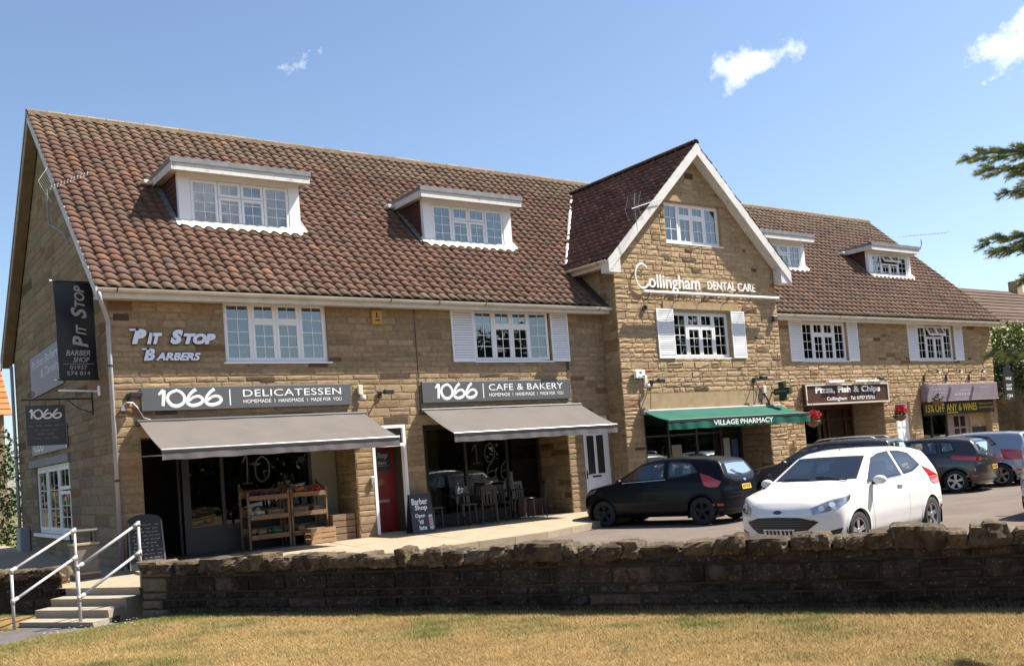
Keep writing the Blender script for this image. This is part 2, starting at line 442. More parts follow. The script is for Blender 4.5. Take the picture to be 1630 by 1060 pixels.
def face_stones(pn, u0, u1, v0, v1, holes, owner, proud=0.014, rough=0.3, pal=PAL_MAIN, hmin=0.11, hmax=0.22, lmin=0.2, lmax=0.62, lim=None, odd=0.05, gap=0.010, pick=None):
    """coursed stones over a wall face, cut round its openings"""
    br = sorted(set([v0, v1] + [b for h in holes for b in (h[2], h[3]) if v0 + 0.03 < b < v1 - 0.03]))
    vs = [br[0]]
    for a, b in zip(br[:-1], br[1:]):
        v = a
        while b - v > hmax * 1.25:
            v += rng.uniform(hmin, hmax); vs.append(v)
        if b - vs[-1] < hmin * 0.55 and len(vs) > 1 and vs[-1] > a + 1e-6: vs[-1] = b
        else: vs.append(b)
    for a, b in zip(vs[:-1], vs[1:]):
        if b - a < 0.03: continue
        x0, x1 = u0, u1
        if lim: x0, x1 = max(u0, lim((a + b) / 2)[0]), min(u1, lim((a + b) / 2)[1])
        seg = [(x0, x1)]
        for h in holes:
            if h[2] < b - 0.01 and h[3] > a + 0.01:
                ns = []
                for s0, s1 in seg:
                    if h[1] <= s0 or h[0] >= s1: ns.append((s0, s1)); continue
                    if h[0] > s0: ns.append((s0, h[0]))
                    if h[1] < s1: ns.append((h[1], s1))
                seg = ns
        for s0, s1 in seg:
            u = s0
            while u < s1 - 0.02:
                l = rng.uniform(lmin, lmax) * (0.8 + 1.2 * min(1, (b - a) / 0.2)) * 0.72
                if s1 - (u + l) < lmin * 0.8: l = s1 - u
                base = np.array(pal[rng.integers(len(pal))]) if rng.random() > odd else np.array(ODD[rng.integers(len(ODD))])
                if pick: base = pick(u, a, base)
                cc = tuple(np.clip(base * rng.uniform(0.86, 1.14) * rng.uniform(0.97, 1.03, 3), 0, 1))
                mid = (a + b) / 2
                if b - a > 0.17 and l < 0.8 and rng.random() < 0.18:      # two thin stones beside a riser
                    stone(pn, u + gap / 2, u + l - gap / 2, a + gap / 2, mid - gap / 2, proud * rng.uniform(0.7, 1.2), rough, cc, owner)
                    c2 = tuple(np.clip(np.array(pal[rng.integers(len(pal))]) * rng.uniform(0.86, 1.14), 0, 1))
                    stone(pn, u + gap / 2, u + l - gap / 2, mid + gap / 2, b - gap / 2, proud * rng.uniform(0.7, 1.2), rough, c2, owner)
                else:
                    stone(pn, u + gap / 2, u + l - gap / 2, a + gap / 2, b - gap / 2, proud * rng.uniform(0.6, 1.3), rough, cc, owner)
                u += l

def wall_core(mb, pn, u0, u1, v0, v1, holes, th=0.3, w=0.0):
    us = sorted(set([u0, u1] + [x for h in holes for x in h[:2] if u0 < x < u1]))
    vs = sorted(set([v0, v1] + [x for h in holes for x in h[2:4] if v0 < x < v1]))
    for a, b in zip(us[:-1], us[1:]):
        for c, d in zip(vs[:-1], vs[1:]):
            mu, mv = (a + b) / 2, (c + d) / 2
            if any(h[0] < mu < h[1] and h[2] < mv < h[3] for h in holes): continue
            pn.rect(mb, a, b, c, d, w - th, w)

# ------------------------------------------------------------------ windows
def sash(pn, u0, u1, v0, v1, cols, rows, win, fr=0.05, th=0.045, w=0.0, glass=None, bars=True, rowpos=None, mt=None):
    mt = mt or M_WHITE
    mb = MB()
    pn.rect(mb, u0, u1, v0, v0 + fr, w - th, w); pn.rect(mb, u0, u1, v1 - fr, v1, w - th, w)
    pn.rect(mb, u0, u0 + fr, v0 + fr, v1 - fr, w - th, w); pn.rect(mb, u1 - fr, u1, v0 + fr, v1 - fr, w - th, w)
    g = 0.010   # glazing bead
    for a, b, c, d in ((u0 + fr, u1 - fr, v0 + fr, v0 + fr + g), (u0 + fr, u1 - fr, v1 - fr - g, v1 - fr), (u0 + fr, u0 + fr + g, v0 + fr + g, v1 - fr - g), (u1 - fr - g, u1 - fr, v0 + fr + g, v1 - fr - g)):
        pn.rect(mb, a, b, c, d, w - th + 0.004, w - 0.014)
    so_ = mb.build('sash', mt, win)
    gb = MB(); pn.rect(gb, u0 + fr + g, u1 - fr - g, v0 + fr + g, v1 - fr - g, w - 0.032, w - 0.026)
    gb.build('pane', glass or M_GLASS, win)
    if bars:
        bb = MB(); a0, a1, c0, c1 = u0 + fr + g, u1 - fr - g, v0 + fr + g, v1 - fr - g
        for i in range(1, cols):
            x = a0 + (a1 - a0) * i / cols; pn.rect(bb, x - 0.008, x + 0.008, c0, c1, w - 0.024, w - 0.017)
        for j in range(1, rows):
            y = c0 + (c1 - c0) * (j / rows if not rowpos else rowpos[j - 1]); pn.rect(bb, a0, a1, y - 0.008, y + 0.008, w - 0.0235, w - 0.0165)
        bb.build('glazing_bars', mt, win)

def swung(pn, u, v, axis, ang):
    """panel hinged about a vertical (axis 'v') or horizontal ('u') line through (u, v)"""
    o = Vector(pn.p(u, v, 0.012)); q = Panel(o, pn.U, pn.V)
    ax = q.V if axis == 'v' else q.U
    rot = Matrix.Rotation(ang, 3, ax)
    q.U = rot @ q.U; q.V = rot @ q.V; q.N = rot @ q.N
    return q

def window(pn, u0, u1, v0, v1, parent, w=-0.06, label=None, sill=True, open_hop=False, open_right=False, rows=(4, 1, 3), name='window', blind=None, low=None):
    """four-light casement: tall outer lights, hopper over lower light in the middle pair"""
    W = u1 - u0; H = v1 - v0; F = 0.035
    mb = MB(); q = Panel(pn.p(0, 0, w), pn.U, pn.V)
    q.rect(mb, u0, u1, v0, v0 + F, -0.07, 0); q.rect(mb, u0, u1, v1 - F, v1, -0.07, 0)
    q.rect(mb, u0, u0 + F, v0 + F, v1 - F, -0.07, 0); q.rect(mb, u1 - F, u1, v0 + F, v1 - F, -0.07, 0)
    xs = [u0 + F, u0 + W * 0.268, u0 + W * 0.5, u0 + W * 0.732, u1 - F]
    for x in xs[1:4]: q.rect(mb, x - 0.014, x + 0.014, v0 + F, v1 - F, -0.07, -0.004)
    vh = v0 + H * 0.675
    q.rect(mb, xs[1] + 0.014, xs[2] - 0.014, vh - 0.014, vh + 0.014, -0.07, -0.004); q.rect(mb, xs[2] + 0.014, xs[3] - 0.014, vh - 0.014, vh + 0.014, -0.07, -0.004)
    win = mb.build(name, M_WHITE, parent)
    if label: win['label'] = label
    s = 0.012; k = 0.006
    sash(q, xs[0], xs[1] - s, v0 + F, v1 - F, 2, rows[0], win, w=k)
    if open_right:
        o = swung(q, xs[4], v0 + F, 'v', -0.16); wd = xs[4] - xs[3] - s
        sash(o, -wd, 0, 0, H - 2 * F, 2, rows[0], win, w=k + 0.03)
    else: sash(q, xs[3] + s, xs[4], v0 + F, v1 - F, 2, rows[0], win, w=k)
    for a, b in ((xs[1] + s, xs[2] - s), (xs[2] + s, xs[3] - s)):
        sash(q, a, b, v0 + F, vh - s, 2, rows[2], win, w=k, rowpos=low)
        if open_hop:
            o = swung(q, a, v1 - F, 'u', -0.42)
            sash(o, 0, b - a, -(v1 - F - vh - s), 0, 2, rows[1], win, w=k + 0.02)
        else: sash(q, a, b, vh + s, v1 - F, 2, rows[1], win, w=k)
    if sill:
        sb = MB(); q.rect(sb, u0 - 0.05, u1 + 0.06, v0 - 0.035, v0 - 0.002, -0.06, 0.11); sb.build('sill', M_WHITE, win)
    if blind:
        bb = MB(); a0, a1 = u0 + 0.03 + W * blind[0], u0 + W * blind[1] - 0.03; n = max(2, int((a1 - a0) / 0.09)); pts = []
        for i in range(n + 1): pts.append((a0 + (a1 - a0) * i / n, -0.16 - 0.03 * (i % 2)))
        V = [q.p(a, v0, d) for a, d in pts] + [q.p(a, v1, d) for a, d in pts]
        bb.add(V, [(i, i + 1, n + 2 + i, n + 1 + i) for i in range(n)])
        bb.build('curtain', blind[2] if len(blind) > 2 else M_BLIND, win)
    return win

def shutter(pn, u0, u1, v0, v1, parent):
    mb = MB(); f = 0.035
    pn.rect(mb, u0, u0 + f, v0, v1, 0.012, 0.045); pn.rect(mb, u1 - f, u1, v0, v1, 0.012, 0.045)
    pn.rect(mb, u0 + f, u1 - f, v0, v0 + f * 1.4, 0.012, 0.045); pn.rect(mb, u0 + f, u1 - f, v1 - f * 1.4, v1, 0.012, 0.045)
    s = mb.build('shutter', M_WHITE, parent)
    lb = MB(); n = 21; c0 = v0 + f * 1.4; hh = (v1 - v0 - 2.8 * f) / n
    for i in range(n):
        v = c0 + hh * i
        a = Vector(pn.p(u0 + f, v, 0.040)); lb.obox(a, pn.U * (u1 - u0 - 2 * f), pn.V * hh * 0.85 - pn.N * 0.022, pn.N * 0.006 + pn.V * 0.004)
    lb.build('louvres', M_WHITE, s)
    return s
# ------------------------------------------------------------------ the terrace of shops
XC, XWL, XWR, XE = 1.68, 13.94, 20.25, 33.6
YW, YR = -0.56, 0.327          # front planes of the gabled wing and of the right-hand range (main front is y = 0)
ZE, ZR, YRIDGE = 5.19, 10.30, 5.25
T1 = (ZR - ZE) / (YRIDGE + 0.35)
ZE2, YE2 = 5.256, -0.35 + YR
T2 = (ZR - ZE2) / (YRIDGE - YE2)
WCX, WEAVE, WRZ = 17.05, 6.32, 9.66
TW = (WRZ - WEAVE) / 3.5
BASE = -0.35
shop = thing('shop_terrace', 'two-storey sandstone terrace of shops with pantiled roof, dormers and central gable', 'building', (XC, 0, -0.3))

P_MAIN = Panel((0, 0, 0)); P_WING = Panel((0, YW, 0)); P_RIGHT = Panel((0, YR, 0))
P_SIDE = Panel((XC, 0, 0), (0, -1, 0))          # u = -y
P_WSIDE = Panel((XWL, 0, 0), (0, -1, 0))
ZT, ZB = 5.075, 3.82
W_X = [3.895, 9.923, 15.98, 22.462, 28.785]
H_MAIN = [(3.895, 6.145, ZB, ZT), (9.923, 12.173, ZB, ZT), (2.15, 6.6, BASE, 2.60), (7.02, 7.87, BASE, 2.41), (8.33, 12.5, BASE, 2.60), (13.0, 13.9, BASE, 2.40)]
H_WING = [(15.98, 18.18, ZB, ZT), (15.97, 18.13, 6.95, 8.07), (14.6, 19.5, BASE, 2.44)]
H_RIGHT = [(22.462, 24.712, ZB, ZT), (28.785, 31.035, ZB, ZT), (22.2, 26.4, BASE, 2.42), (27.07, 27.9, BASE, 2.37), (28.6, 33.1, BASE, 2.3)]
H_SIDE = [(-8.1, -4.1, 0.5, 2.13)]

mb = MB(); wall_core(mb, P_MAIN, XC, XWL, BASE, 5.1, H_MAIN); w_main = mb.build('wall', M_MORTAR, shop)
mb = MB(); wall_core(mb, P_WING, XWL, XWR, BASE, 6.25, H_WING[:1] + H_WING[2:])
wall_core(mb, P_WING, 15.6, 18.5, 6.25, 8.07, [H_WING[1]])
for a, b in ((XWL, 15.6), (18.5, XWR)):
    za = WRZ - TW * abs(a - WCX) - 0.16; zb = WRZ - TW * abs(b - WCX) - 0.16
    mb.prism([(a, YW, 6.25), (b, YW, 6.25), (b, YW, min(zb, 8.07) if b < 17 else max(zb, 6.26)), (a, YW, max(za, 6.26) if a < 17 else min(za, 8.07))], (0, 0.3, 0))
mb.prism([(15.6, YW, 8.07), (18.5, YW, 8.07), (WCX, YW, WRZ - 0.16)], (0, 0.3, 0))
mb.box(XWL, XWL + 0.3, YW + 0.3, 0.9, BASE, 6.25); mb.box(XWR - 0.3, XWR, YW + 0.3, 0.9, BASE, 6.25)
w_wing = mb.build('wall', M_MORTARW, shop)
mb = MB(); wall_core(mb, P_RIGHT, XWR, XE, BASE, 5.15, H_RIGHT); w_right = mb.build('wall', M_MORTARW, shop)
# left gable wall with its triangle, back and right end walls
mb = MB(); wall_core(mb, P_SIDE, -10.5, -0.3, BASE, 5.1, H_SIDE)
mb.prism([(XC, 0, 5.1), (XC, 10.5, 5.1), (XC, YRIDGE, ZR - 0.3)], (0.3, 0, 0))
w_side = mb.build('wall', M_RENDER, shop)
mb = MB(); mb.box(XC, XE, 10.2, 10.5, BASE, 5.1); mb.box(XE - 0.3, XE, YR + 0.3, 10.2, BASE, 5.1)
mb.prism([(XE, YR, 5.15), (XE, 10.5, 5.15), (XE, YRIDGE, ZR - 0.3)], (-0.3, 0, 0)); mb.build('wall', M_RENDER, shop)
# floors and partition inside
mb = MB(); mb.box(XC + 0.31, XE - 0.31, 1.3, 10.19, 2.75, 2.95); mb.box(XC + 0.31, XWL, 0.31, 1.29, 2.75, 2.95); mb.box(XWL + 0.31, XWR - 0.31, YW + 0.31, 1.29, 2.75, 2.95); mb.box(XWR, XE - 0.31, YR + 0.31, 1.29, 2.75, 2.95)
mb.box(XC + 0.31, XE - 0.31, 4.5, 4.6, -0.05, 2.74); mb.box(XC + 0.31, XE - 0.31, 3.2, 3.3, 2.96, 5.3)
mb.box(7.0, 7.06, 0.91, 4.49, -0.05, 2.74); mb.box(8.02, 8.12, 0.91, 4.49, -0.05, 2.74); mb.box(12.9, 12.95, 0.91, 4.49, -0.05, 2.74); mb.box(14.0, 14.1, 0.91, 4.49, -0.05, 2.74)
mb.box(20.3, 20.4, 1.31, 4.49, -0.05, 2.74); mb.box(26.7, 26.8, 1.31, 4.49, -0.05, 2.74); mb.box(28.2, 28.3, 1.31, 4.49, -0.05, 2.74)
mb.build('inner_wall', M_DARKROOM, shop)

# stone facing
def pick_main(u, v, base):
    return base * (1.0 if v < 5 else 0.9)
face_stones(P_MAIN, XC + 0.0, XWL, -0.05, 5.0, H_MAIN, 'm', 0.011, 0.35, PAL_MAIN, 0.10, 0.19, 0.22, 0.60, None, 0.05, 0.007)
face_stones(P_WING, XWL, XWR, -0.05, 9.4, H_WING + [(14.5, 19.72, 2.44, 2.88)], 'w', 0.016, 0.75, PAL_WING, 0.085, 0.19, 0.16, 0.50,
            lambda v: (WCX - (WRZ - v - 0.2) / TW, WCX + (WRZ - v - 0.2) / TW), 0.04, 0.010)
face_stones(P_RIGHT, XWR, XE, -0.05, 5.1, H_RIGHT, 'r', 0.018, 0.7, PAL_WING[:6] + PAL_MAIN[3:5], 0.09, 0.19, 0.18, 0.52, None, 0.04, 0.010)
face_stones(P_WSIDE, 0.02, -YW + 0.03, -0.05, 6.2, [], 'w', 0.02, 0.5, PAL_MAIN, 0.1, 0.2, 0.2, 0.4, None, 0.03, 0.012)
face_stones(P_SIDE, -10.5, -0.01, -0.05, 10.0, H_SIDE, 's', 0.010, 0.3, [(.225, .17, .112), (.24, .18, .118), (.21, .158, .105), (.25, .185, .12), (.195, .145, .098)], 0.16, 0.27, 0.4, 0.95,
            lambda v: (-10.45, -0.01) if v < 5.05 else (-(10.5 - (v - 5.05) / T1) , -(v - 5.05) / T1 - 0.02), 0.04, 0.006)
# returns of the recessed shop fronts
RET = []
for pl, u_in, yb, w_ in ((Panel((6.6, 0, 0), (0, -1, 0)), 0, 0.9, 'm'), (Panel((12.5, 0, 0), (0, -1, 0)), 0, 1.2, 'm'), (Panel((26.4, 0, 0), (0, -1, 0)), 0, 1.5, 'r'), (Panel((19.5, 0, 0), (0, -1, 0)), 0, 0.5, 'w')):
    y0 = {'m': 0.0, 'r': YR, 'w': YW}[w_]
    bx_ = MB(); X = pl.o.x
    bx_.box(X + 0.001, X + 0.25, y0 + 0.301, yb + 0.1, BASE, 2.7); bx_.build('wall_return', M_MORTAR, {'m': w_main, 'r': w_right, 'w': w_wing}[w_])
    face_stones(pl, -yb + 0.01, -y0, -0.05, 2.6, [], w_, 0.012, 0.3, PAL_MAIN, 0.13, 0.23, 0.3, 0.6, None, 0.05, 0.008)

OWN = {'m': w_main, 'w': w_wing, 'r': w_right, 's': w_side}
order = sorted(range(len(ALLSTONES)), key=lambda i: -ALLSTONES[i][0])
rest = {k: MB() for k in OWN}
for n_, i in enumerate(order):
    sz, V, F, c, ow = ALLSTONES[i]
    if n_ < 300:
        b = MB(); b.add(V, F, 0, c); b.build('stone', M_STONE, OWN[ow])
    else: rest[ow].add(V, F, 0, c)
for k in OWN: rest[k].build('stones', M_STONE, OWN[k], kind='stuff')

# dressed stone lintels, bands
mb = MB(); P_WING.rect(mb, 14.5, 19.72, 2.445, 2.875, -0.2, 0.035); mb.build('lintel', M_DRESSED, w_wing)
mb = MB(); P_WING.rect(mb, 15.6, 18.55, ZT + 0.06, ZT + 0.26, -0.1, 0.04); mb.build('lintel', M_DRESSED, w_wing)
mb = MB(); P_WING.rect(mb, 15.75, 18.4, 8.085, 8.25, -0.1, 0.045); mb.build('lintel', M_DRESSED, w_wing)
mb = MB(); P_MAIN.rect(mb, 2.0, 6.75, 2.38, 2.605, -0.29, 0.02); P_MAIN.rect(mb, 8.2, 12.65, 2.38, 2.605, -0.29, 0.02); mb.build('lintel', M_DRESSED, w_main)
mb = MB(); P_SIDE.rect(mb, -8.7, -3.95, 2.14, 2.32, -0.1, 0.06); mb.build('lintel', M_LEAD, w_side)
mb = MB(); P_MAIN.rect(mb, 8.295, 8.31, 2.7, 5.0, 0.016, 0.024); mb.build('movement_joint', M_CHAR, w_main)
mb = MB()
for (u, v, uw, vh) in ((1.78, 4.62, .28, .13), (12.62, 3.35, .09, .55), (4.6, 3.42, .3, .07), (7.35, 3.47, .75, .07)):
    mb = MB(); P_MAIN.rect(mb, u, u + uw, v, v + vh, 0.006, 0.0165); mb.build('air_brick', mat('brown_brick', (.07, .045, .03), rough=.9, var=.3, vscale=20), w_main)
mb = MB(); P_WING.rect(mb, 16.85, 17.15, 8.78, 8.9, 0.0, 0.04); mb.build('air_brick', MATS['brown_brick'], w_wing)

# first-floor windows and shutters
CUR = mat('grey_green_curtain', (.20, .235, .22), rough=.9, var=.2, vscale=3)
window(P_MAIN, 3.895, 6.145, ZB, ZT, shop, blind=(0, 1.0, CUR), label='white casement window above the delicatessen')
window(P_MAIN, 9.923, 12.173, ZB, ZT, shop, open_right=True, blind=(0, 0.3, CUR), label='white casement window with right light ajar, above the cafe')
window(P_WING, 15.98, 18.18, ZB, ZT, shop, w=-0.1)
window(P_RIGHT, 22.462, 24.712, ZB, ZT, shop)
window(P_RIGHT, 28.785, 31.035, ZB, ZT, shop, open_hop=True, label='white casement window with its top lights tilted open')
window(P_WING, 15.97, 18.13, 6.95, 8.07, shop, w=-0.09, rows=(3, 1, 2), blind=(0, 1, CUR))
for pn, x0, x1 in ((P_MAIN, 9.923, 12.173), (P_WING, 15.98, 18.18), (P_RIGHT, 22.462, 24.712), (P_RIGHT, 28.785, 31.035)):
    d = 0.62
    shutter(pn, x0 - d - 0.03, x0 - 0.03, ZB - 0.02, ZT + 0.05, shop); shutter(pn, x1 + 0.03, x1 + d * 0.93, ZB - 0.02, ZT + 0.05, shop)
# wide ground-floor window in the gable end
sw = MB(); q = Panel(P_SIDE.p(0, 0, -0.05), P_SIDE.U, P_SIDE.V)
q.rect(sw, -8.1, -4.1, 0.5, 0.56, -0.07, 0.01); q.rect(sw, -8.1, -4.1, 2.07, 2.13, -0.07, 0.01)
for u in (-8.1, -6.85, -5.45, -4.18): q.rect(sw, u, u + 0.08, 0.56, 2.07, -0.07, 0.008)
swo = sw.build('window', M_WHITE, shop)
sash(q, -8.0, -6.87, 0.57, 2.06, 2, 3, swo, w=0.03, fr=0.07); sash(q, -6.75, -5.47, 0.57, 2.06, 2, 3, swo, w=0.03, fr=0.07)
sash(q, -5.35, -4.2, 0.57, 1.5, 2, 3, swo, w=0.04, fr=0.07); sash(q, -5.35, -4.2, 1.53, 2.06, 2, 1, swo, w=0.04, fr=0.07)
sb = MB(); q.rect(sb, -8.25, -3.98, 0.42, 0.495, -0.05, 0.16); sb.build('sill', M_WHITE, swo)

# ------------------------------------------------------------------ roofs
ALLTILES = []
TILE_PAL = [(.138, .076, .052), (.132, .075, .053), (.146, .078, .052), (.128, .074, .053), (.140, .080, .056), (.124, .073, .054), (.134, .080, .058)]
TILE_PAL2 = [(.15, .092, .066), (.135, .085, .062), (.165, .098, .068), (.125, .082, .063), (.175, .105, .075)]
TW_, EX = 0.250, 0.240
NT = 7
PROF = [0.028 * math.sin(2 * math.pi * (i / (NT - 1)) - 0.6) + 0.009 * math.sin(4 * math.pi * i / (NT - 1)) for i in range(NT)]

def tiles(o, U, S, ulen, slen, owner, keep=None, pal=TILE_PAL, lichen=0.0):
    """interlocking S tiles: o = eave corner, U along the eave, S up the slope"""
    o, U, S = Vector(o), Vector(U).normalized(), Vector(S).normalized()
    N = U.cross(S)
    if N.z < 0: N = -N
    nr = int(slen / EX + 0.5); ex = slen / nr; nc = int(round(ulen / TW_)); tw = ulen / nc
    for r in range(nr):
        for c in range(nc):
            b = o + U * (c * tw) + S * (r * ex)
            mid = b + U * (tw / 2) + S * (ex / 2)
            if keep and not keep(mid): continue
            L = ex + 0.05 if r < nr - 1 else ex
            ju, js, jn = rng.uniform(-.006, .006), rng.uniform(-.010, .010), rng.uniform(-.004, .006)
            V = []
            for k, (s, n) in enumerate(((0, 0.052), (L, 0.018), (0, 0.030))):
                for i in range(NT):
                    t = i / (NT - 1) * tw * 1.04 - 0.02 * tw
                    V.append(tuple(b + U * (t + ju) + S * (s - 0.03 + js) + N * (PROF[i] + n + jn + (0.006 if i == 0 else 0))))
            F = []
            for i in range(NT - 1):
                F.append((i, i + 1, NT + i + 1, NT + i)); F.append((2 * NT + i, 2 * NT + i + 1, i + 1, i))
            base = np.array(pal[rng.integers(len(pal))])
            x = rng.random()
            if x < 0.025: base = np.array((.20, .10, .06))
            elif x < 0.04: base = np.array((.10, .075, .06))
            if lichen and r > nr * (1 - lichen) : base = base * 0.8 + np.array((.045, .04, .025))
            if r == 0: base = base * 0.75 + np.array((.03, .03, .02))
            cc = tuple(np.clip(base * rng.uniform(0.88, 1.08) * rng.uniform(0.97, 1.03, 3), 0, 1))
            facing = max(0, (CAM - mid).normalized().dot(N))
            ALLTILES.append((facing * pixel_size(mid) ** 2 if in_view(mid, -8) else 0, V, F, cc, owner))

DORM = [(3.65, 6.42, 1.6, 7.0, 8.13), (9.72, 12.42, 1.6, 6.97, 8.12), (22.35, 25.05, 1.93, 7.02, 8.10), (28.72, 31.38, 1.95, 7.04, 8.08)]
def in_dormer(p):
    for x0, x1, yf, z0, z1 in DORM:
        if x0 + 0.05 < p.x < x1 - 0.05 and p.y > yf + 0.02 and p.z < z1 + 0.06: return True
    return False
def keep_main(p):
    if in_dormer(p): return False
    if p.y > -0.9 and WRZ - TW * abs(p.x - WCX) > p.z + 0.05 and abs(p.x - WCX) < 3.5: return False
    return True
XL, XR = 1.40, 33.85
S1 = Vector((0, 1, T1)).normalized(); L1 = math.hypot(YRIDGE + 0.35, ZR - ZE)
S2 = Vector((0, 1, T2)).normalized(); L2 = math.hypot(YRIDGE - YE2, ZR - ZE2)
# slabs under the tiles
mb = MB(); N1 = Vector((0, -S1.z, S1.y)); N2 = Vector((0, -S2.z, S2.y))
def slab(mb, x0, x1, y0, z0, S, L, N, th=0.10): mb.obox(Vector((x0, y0, z0)) - N * th, (x1 - x0, 0, 0), S * L, N * th * 0.98)
slab(mb, XL + 0.03, WCX, -0.35, ZE, S1, L1, N1); slab(mb, WCX, XR - 0.03, YE2, ZE2, S2, L2, N2)
Sb = Vector((0, -1, T1)).normalized(); mb.obox(Vector((XL, 10.85, ZE)), (XR - XL, 0, 0), Sb * L1, Vector((0, -S1.z, -S1.y)) * 0.1)
roof_main = mb.build('roof', M_UNDER, shop)
tiles((XL, -0.37, ZE), (1, 0, 0), S1, WCX - XL, L1, 'a', keep_main, lichen=0.16)
tiles((WCX, YE2 - 0.02, ZE2), (1, 0, 0), S2, XR - WCX, L2, 'a', keep_main, TILE_PAL2, lichen=0.2)
# wing roof: two slopes running back into the main roof
def zmain(x, y): return ZE + (y + 0.35) * T1 if x < WCX else ZE2 + (y - YE2) * T2
SL = Vector((1, 0, TW)).normalized(); SR = Vector((-1, 0, TW)).normalized(); LW = math.hypot(3.5, WRZ - WEAVE)
YF = YW - 0.36
def keep_wing(p): return p.z > zmain(p.x, p.y) - 0.03
tiles((WCX - 3.5, 5.0, WEAVE), (0, -1, 0), SL, 5.0 - YF, LW, 'w', keep_wing, [(.155, .075, .055), (.14, .07, .052), (.17, .082, .058), (.125, .065, .05)])
tiles((WCX + 3.5, YF, WEAVE), (0, 1, 0), SR, 5.0 - YF, LW, 'w', keep_wing, TILE_PAL2)
mb = MB()
for sx, S in ((-1, SL), (1, SR)):
    n = Vector((sx * S.z, 0, abs(S.x)))
    e0 = Vector((WCX + sx * 3.5, YF + 0.02, WEAVE)); r0 = Vector((WCX, YF + 0.02, WRZ)); yb0 = (WEAVE - ZE) / T1 - 0.3; yb1 = (WRZ - ZE) / T1 - 0.3
    top = [e0, Vector((e0.x, yb0, WEAVE)), Vector((WCX, yb1, WRZ)), r0]
    mb.prism([tuple(p - n * 0.002) for p in top], tuple(-n * 0.1))
roof_wing = mb.build('roof', M_UNDER, shop)
OWT = {'a': roof_main, 'w': roof_wing}
rest = {k: MB() for k in OWT}
for n_, i in enumerate(sorted(range(len(ALLTILES)), key=lambda i: -ALLTILES[i][0])):
    sz, V, F, c, ow = ALLTILES[i]
    if n_ < 300:
        b = MB(); b.add(V, F, 0, c); b.build('tile', M_TILE, OWT[ow], smooth=True)
    else: rest[ow].add(V, F, 0, c)
for k in OWT: rest[k].build('tiles', M_TILE, OWT[k], smooth=True, kind='stuff')
# rear slope in plain tile bands (seen only along its edge)
mb = MB()
for r in range(27):
    a = Vector((XL, 10.87, ZE)) + Sb * (r * L1 / 27); nb = Vector((0, S1.z, S1.y))
    mb.obox(a + nb * 0.03, (XR - XL, 0, 0), Sb * (L1 / 27 + 0.03), nb * 0.035, c=(.17, .1, .07))
mb.build('tile_courses', M_TILE, roof_main, kind='stuff')
# ridge tiles
def half_tube(p0, p1, r, mbk, c, up_=Vector((0, 0, 1))):
    p0, p1 = Vector(p0), Vector(p1); d = (p1 - p0).normalized(); s = d.cross(up_).normalized(); V = []
    for p in (p0, p1):
        for rr in (r, r - 0.02):
            for k in range(7):
                w = math.pi * k / 6; V.append(tuple(p + s * math.cos(w) * rr + up_ * math.sin(w) * rr * 0.9))
    F = [(i, i + 1, 14 + i + 1, 14 + i) for i in range(6)] + [(7 + i + 1, 7 + i, 21 + i, 21 + i + 1) for i in range(6)] + [(i + 7, i + 8, i + 1, i) for i in range(6)] + [(14 + i, 14 + i + 1, 22 + i, 21 + i) for i in range(6)]
    mbk.add(V, F, 0, c)
x = XL
while x < XR - 0.2:
    l = 0.44; b = MB(); c = np.array((.21, .165, .115)) * rng.uniform(0.7, 1.15)
    half_tube((x, YRIDGE, ZR + 0.0 + rng.uniform(-.006, .006)), (min(x + l - 0.012, XR), YRIDGE, ZR + rng.uniform(-.006, .006)), 0.125, b, tuple(c)); b.build('ridge_tile', M_TILE, roof_main, smooth=False); x += l
y = YF
while y < 4.6:
    b = MB(); c = np.array((.085, .06, .05)) * rng.uniform(0.8, 1.2)
    half_tube((WCX, y, WRZ + 0.03), (WCX, y + 0.43, WRZ + 0.03), 0.115, b, tuple(c)); b.build('ridge_tile', M_TILE, roof_wing); y += 0.44
mb = MB(); mb.box(XL + .02, XR - .02, YRIDGE - .14, YRIDGE + .14, ZR - .05, ZR + .035); mb.build('ridge_bedding', M_RIDGE, roof_main)
# valleys: pale mortar fillet where the wing roof meets the main roof
mb = MB(); pts = []
for i in range(40):
    t = i / 39; z = WEAVE + 0.05 + t * (WRZ - WEAVE - 0.2); xx = WCX - (WRZ - z) / TW; yy = (z - ZE) / T1 - 0.35; pts.append((xx, yy - .04, z + 0.07 + rng.uniform(-.01, .01)))
for a, b in zip(pts[:-1], pts[1:]):
    if rng.random() < 0.75: mb = MB(); mb.tube([a, b], 0.045 * rng.uniform(.7, 1.2), 6); mb.build('valley_mortar', M_APRON, roof_wing)

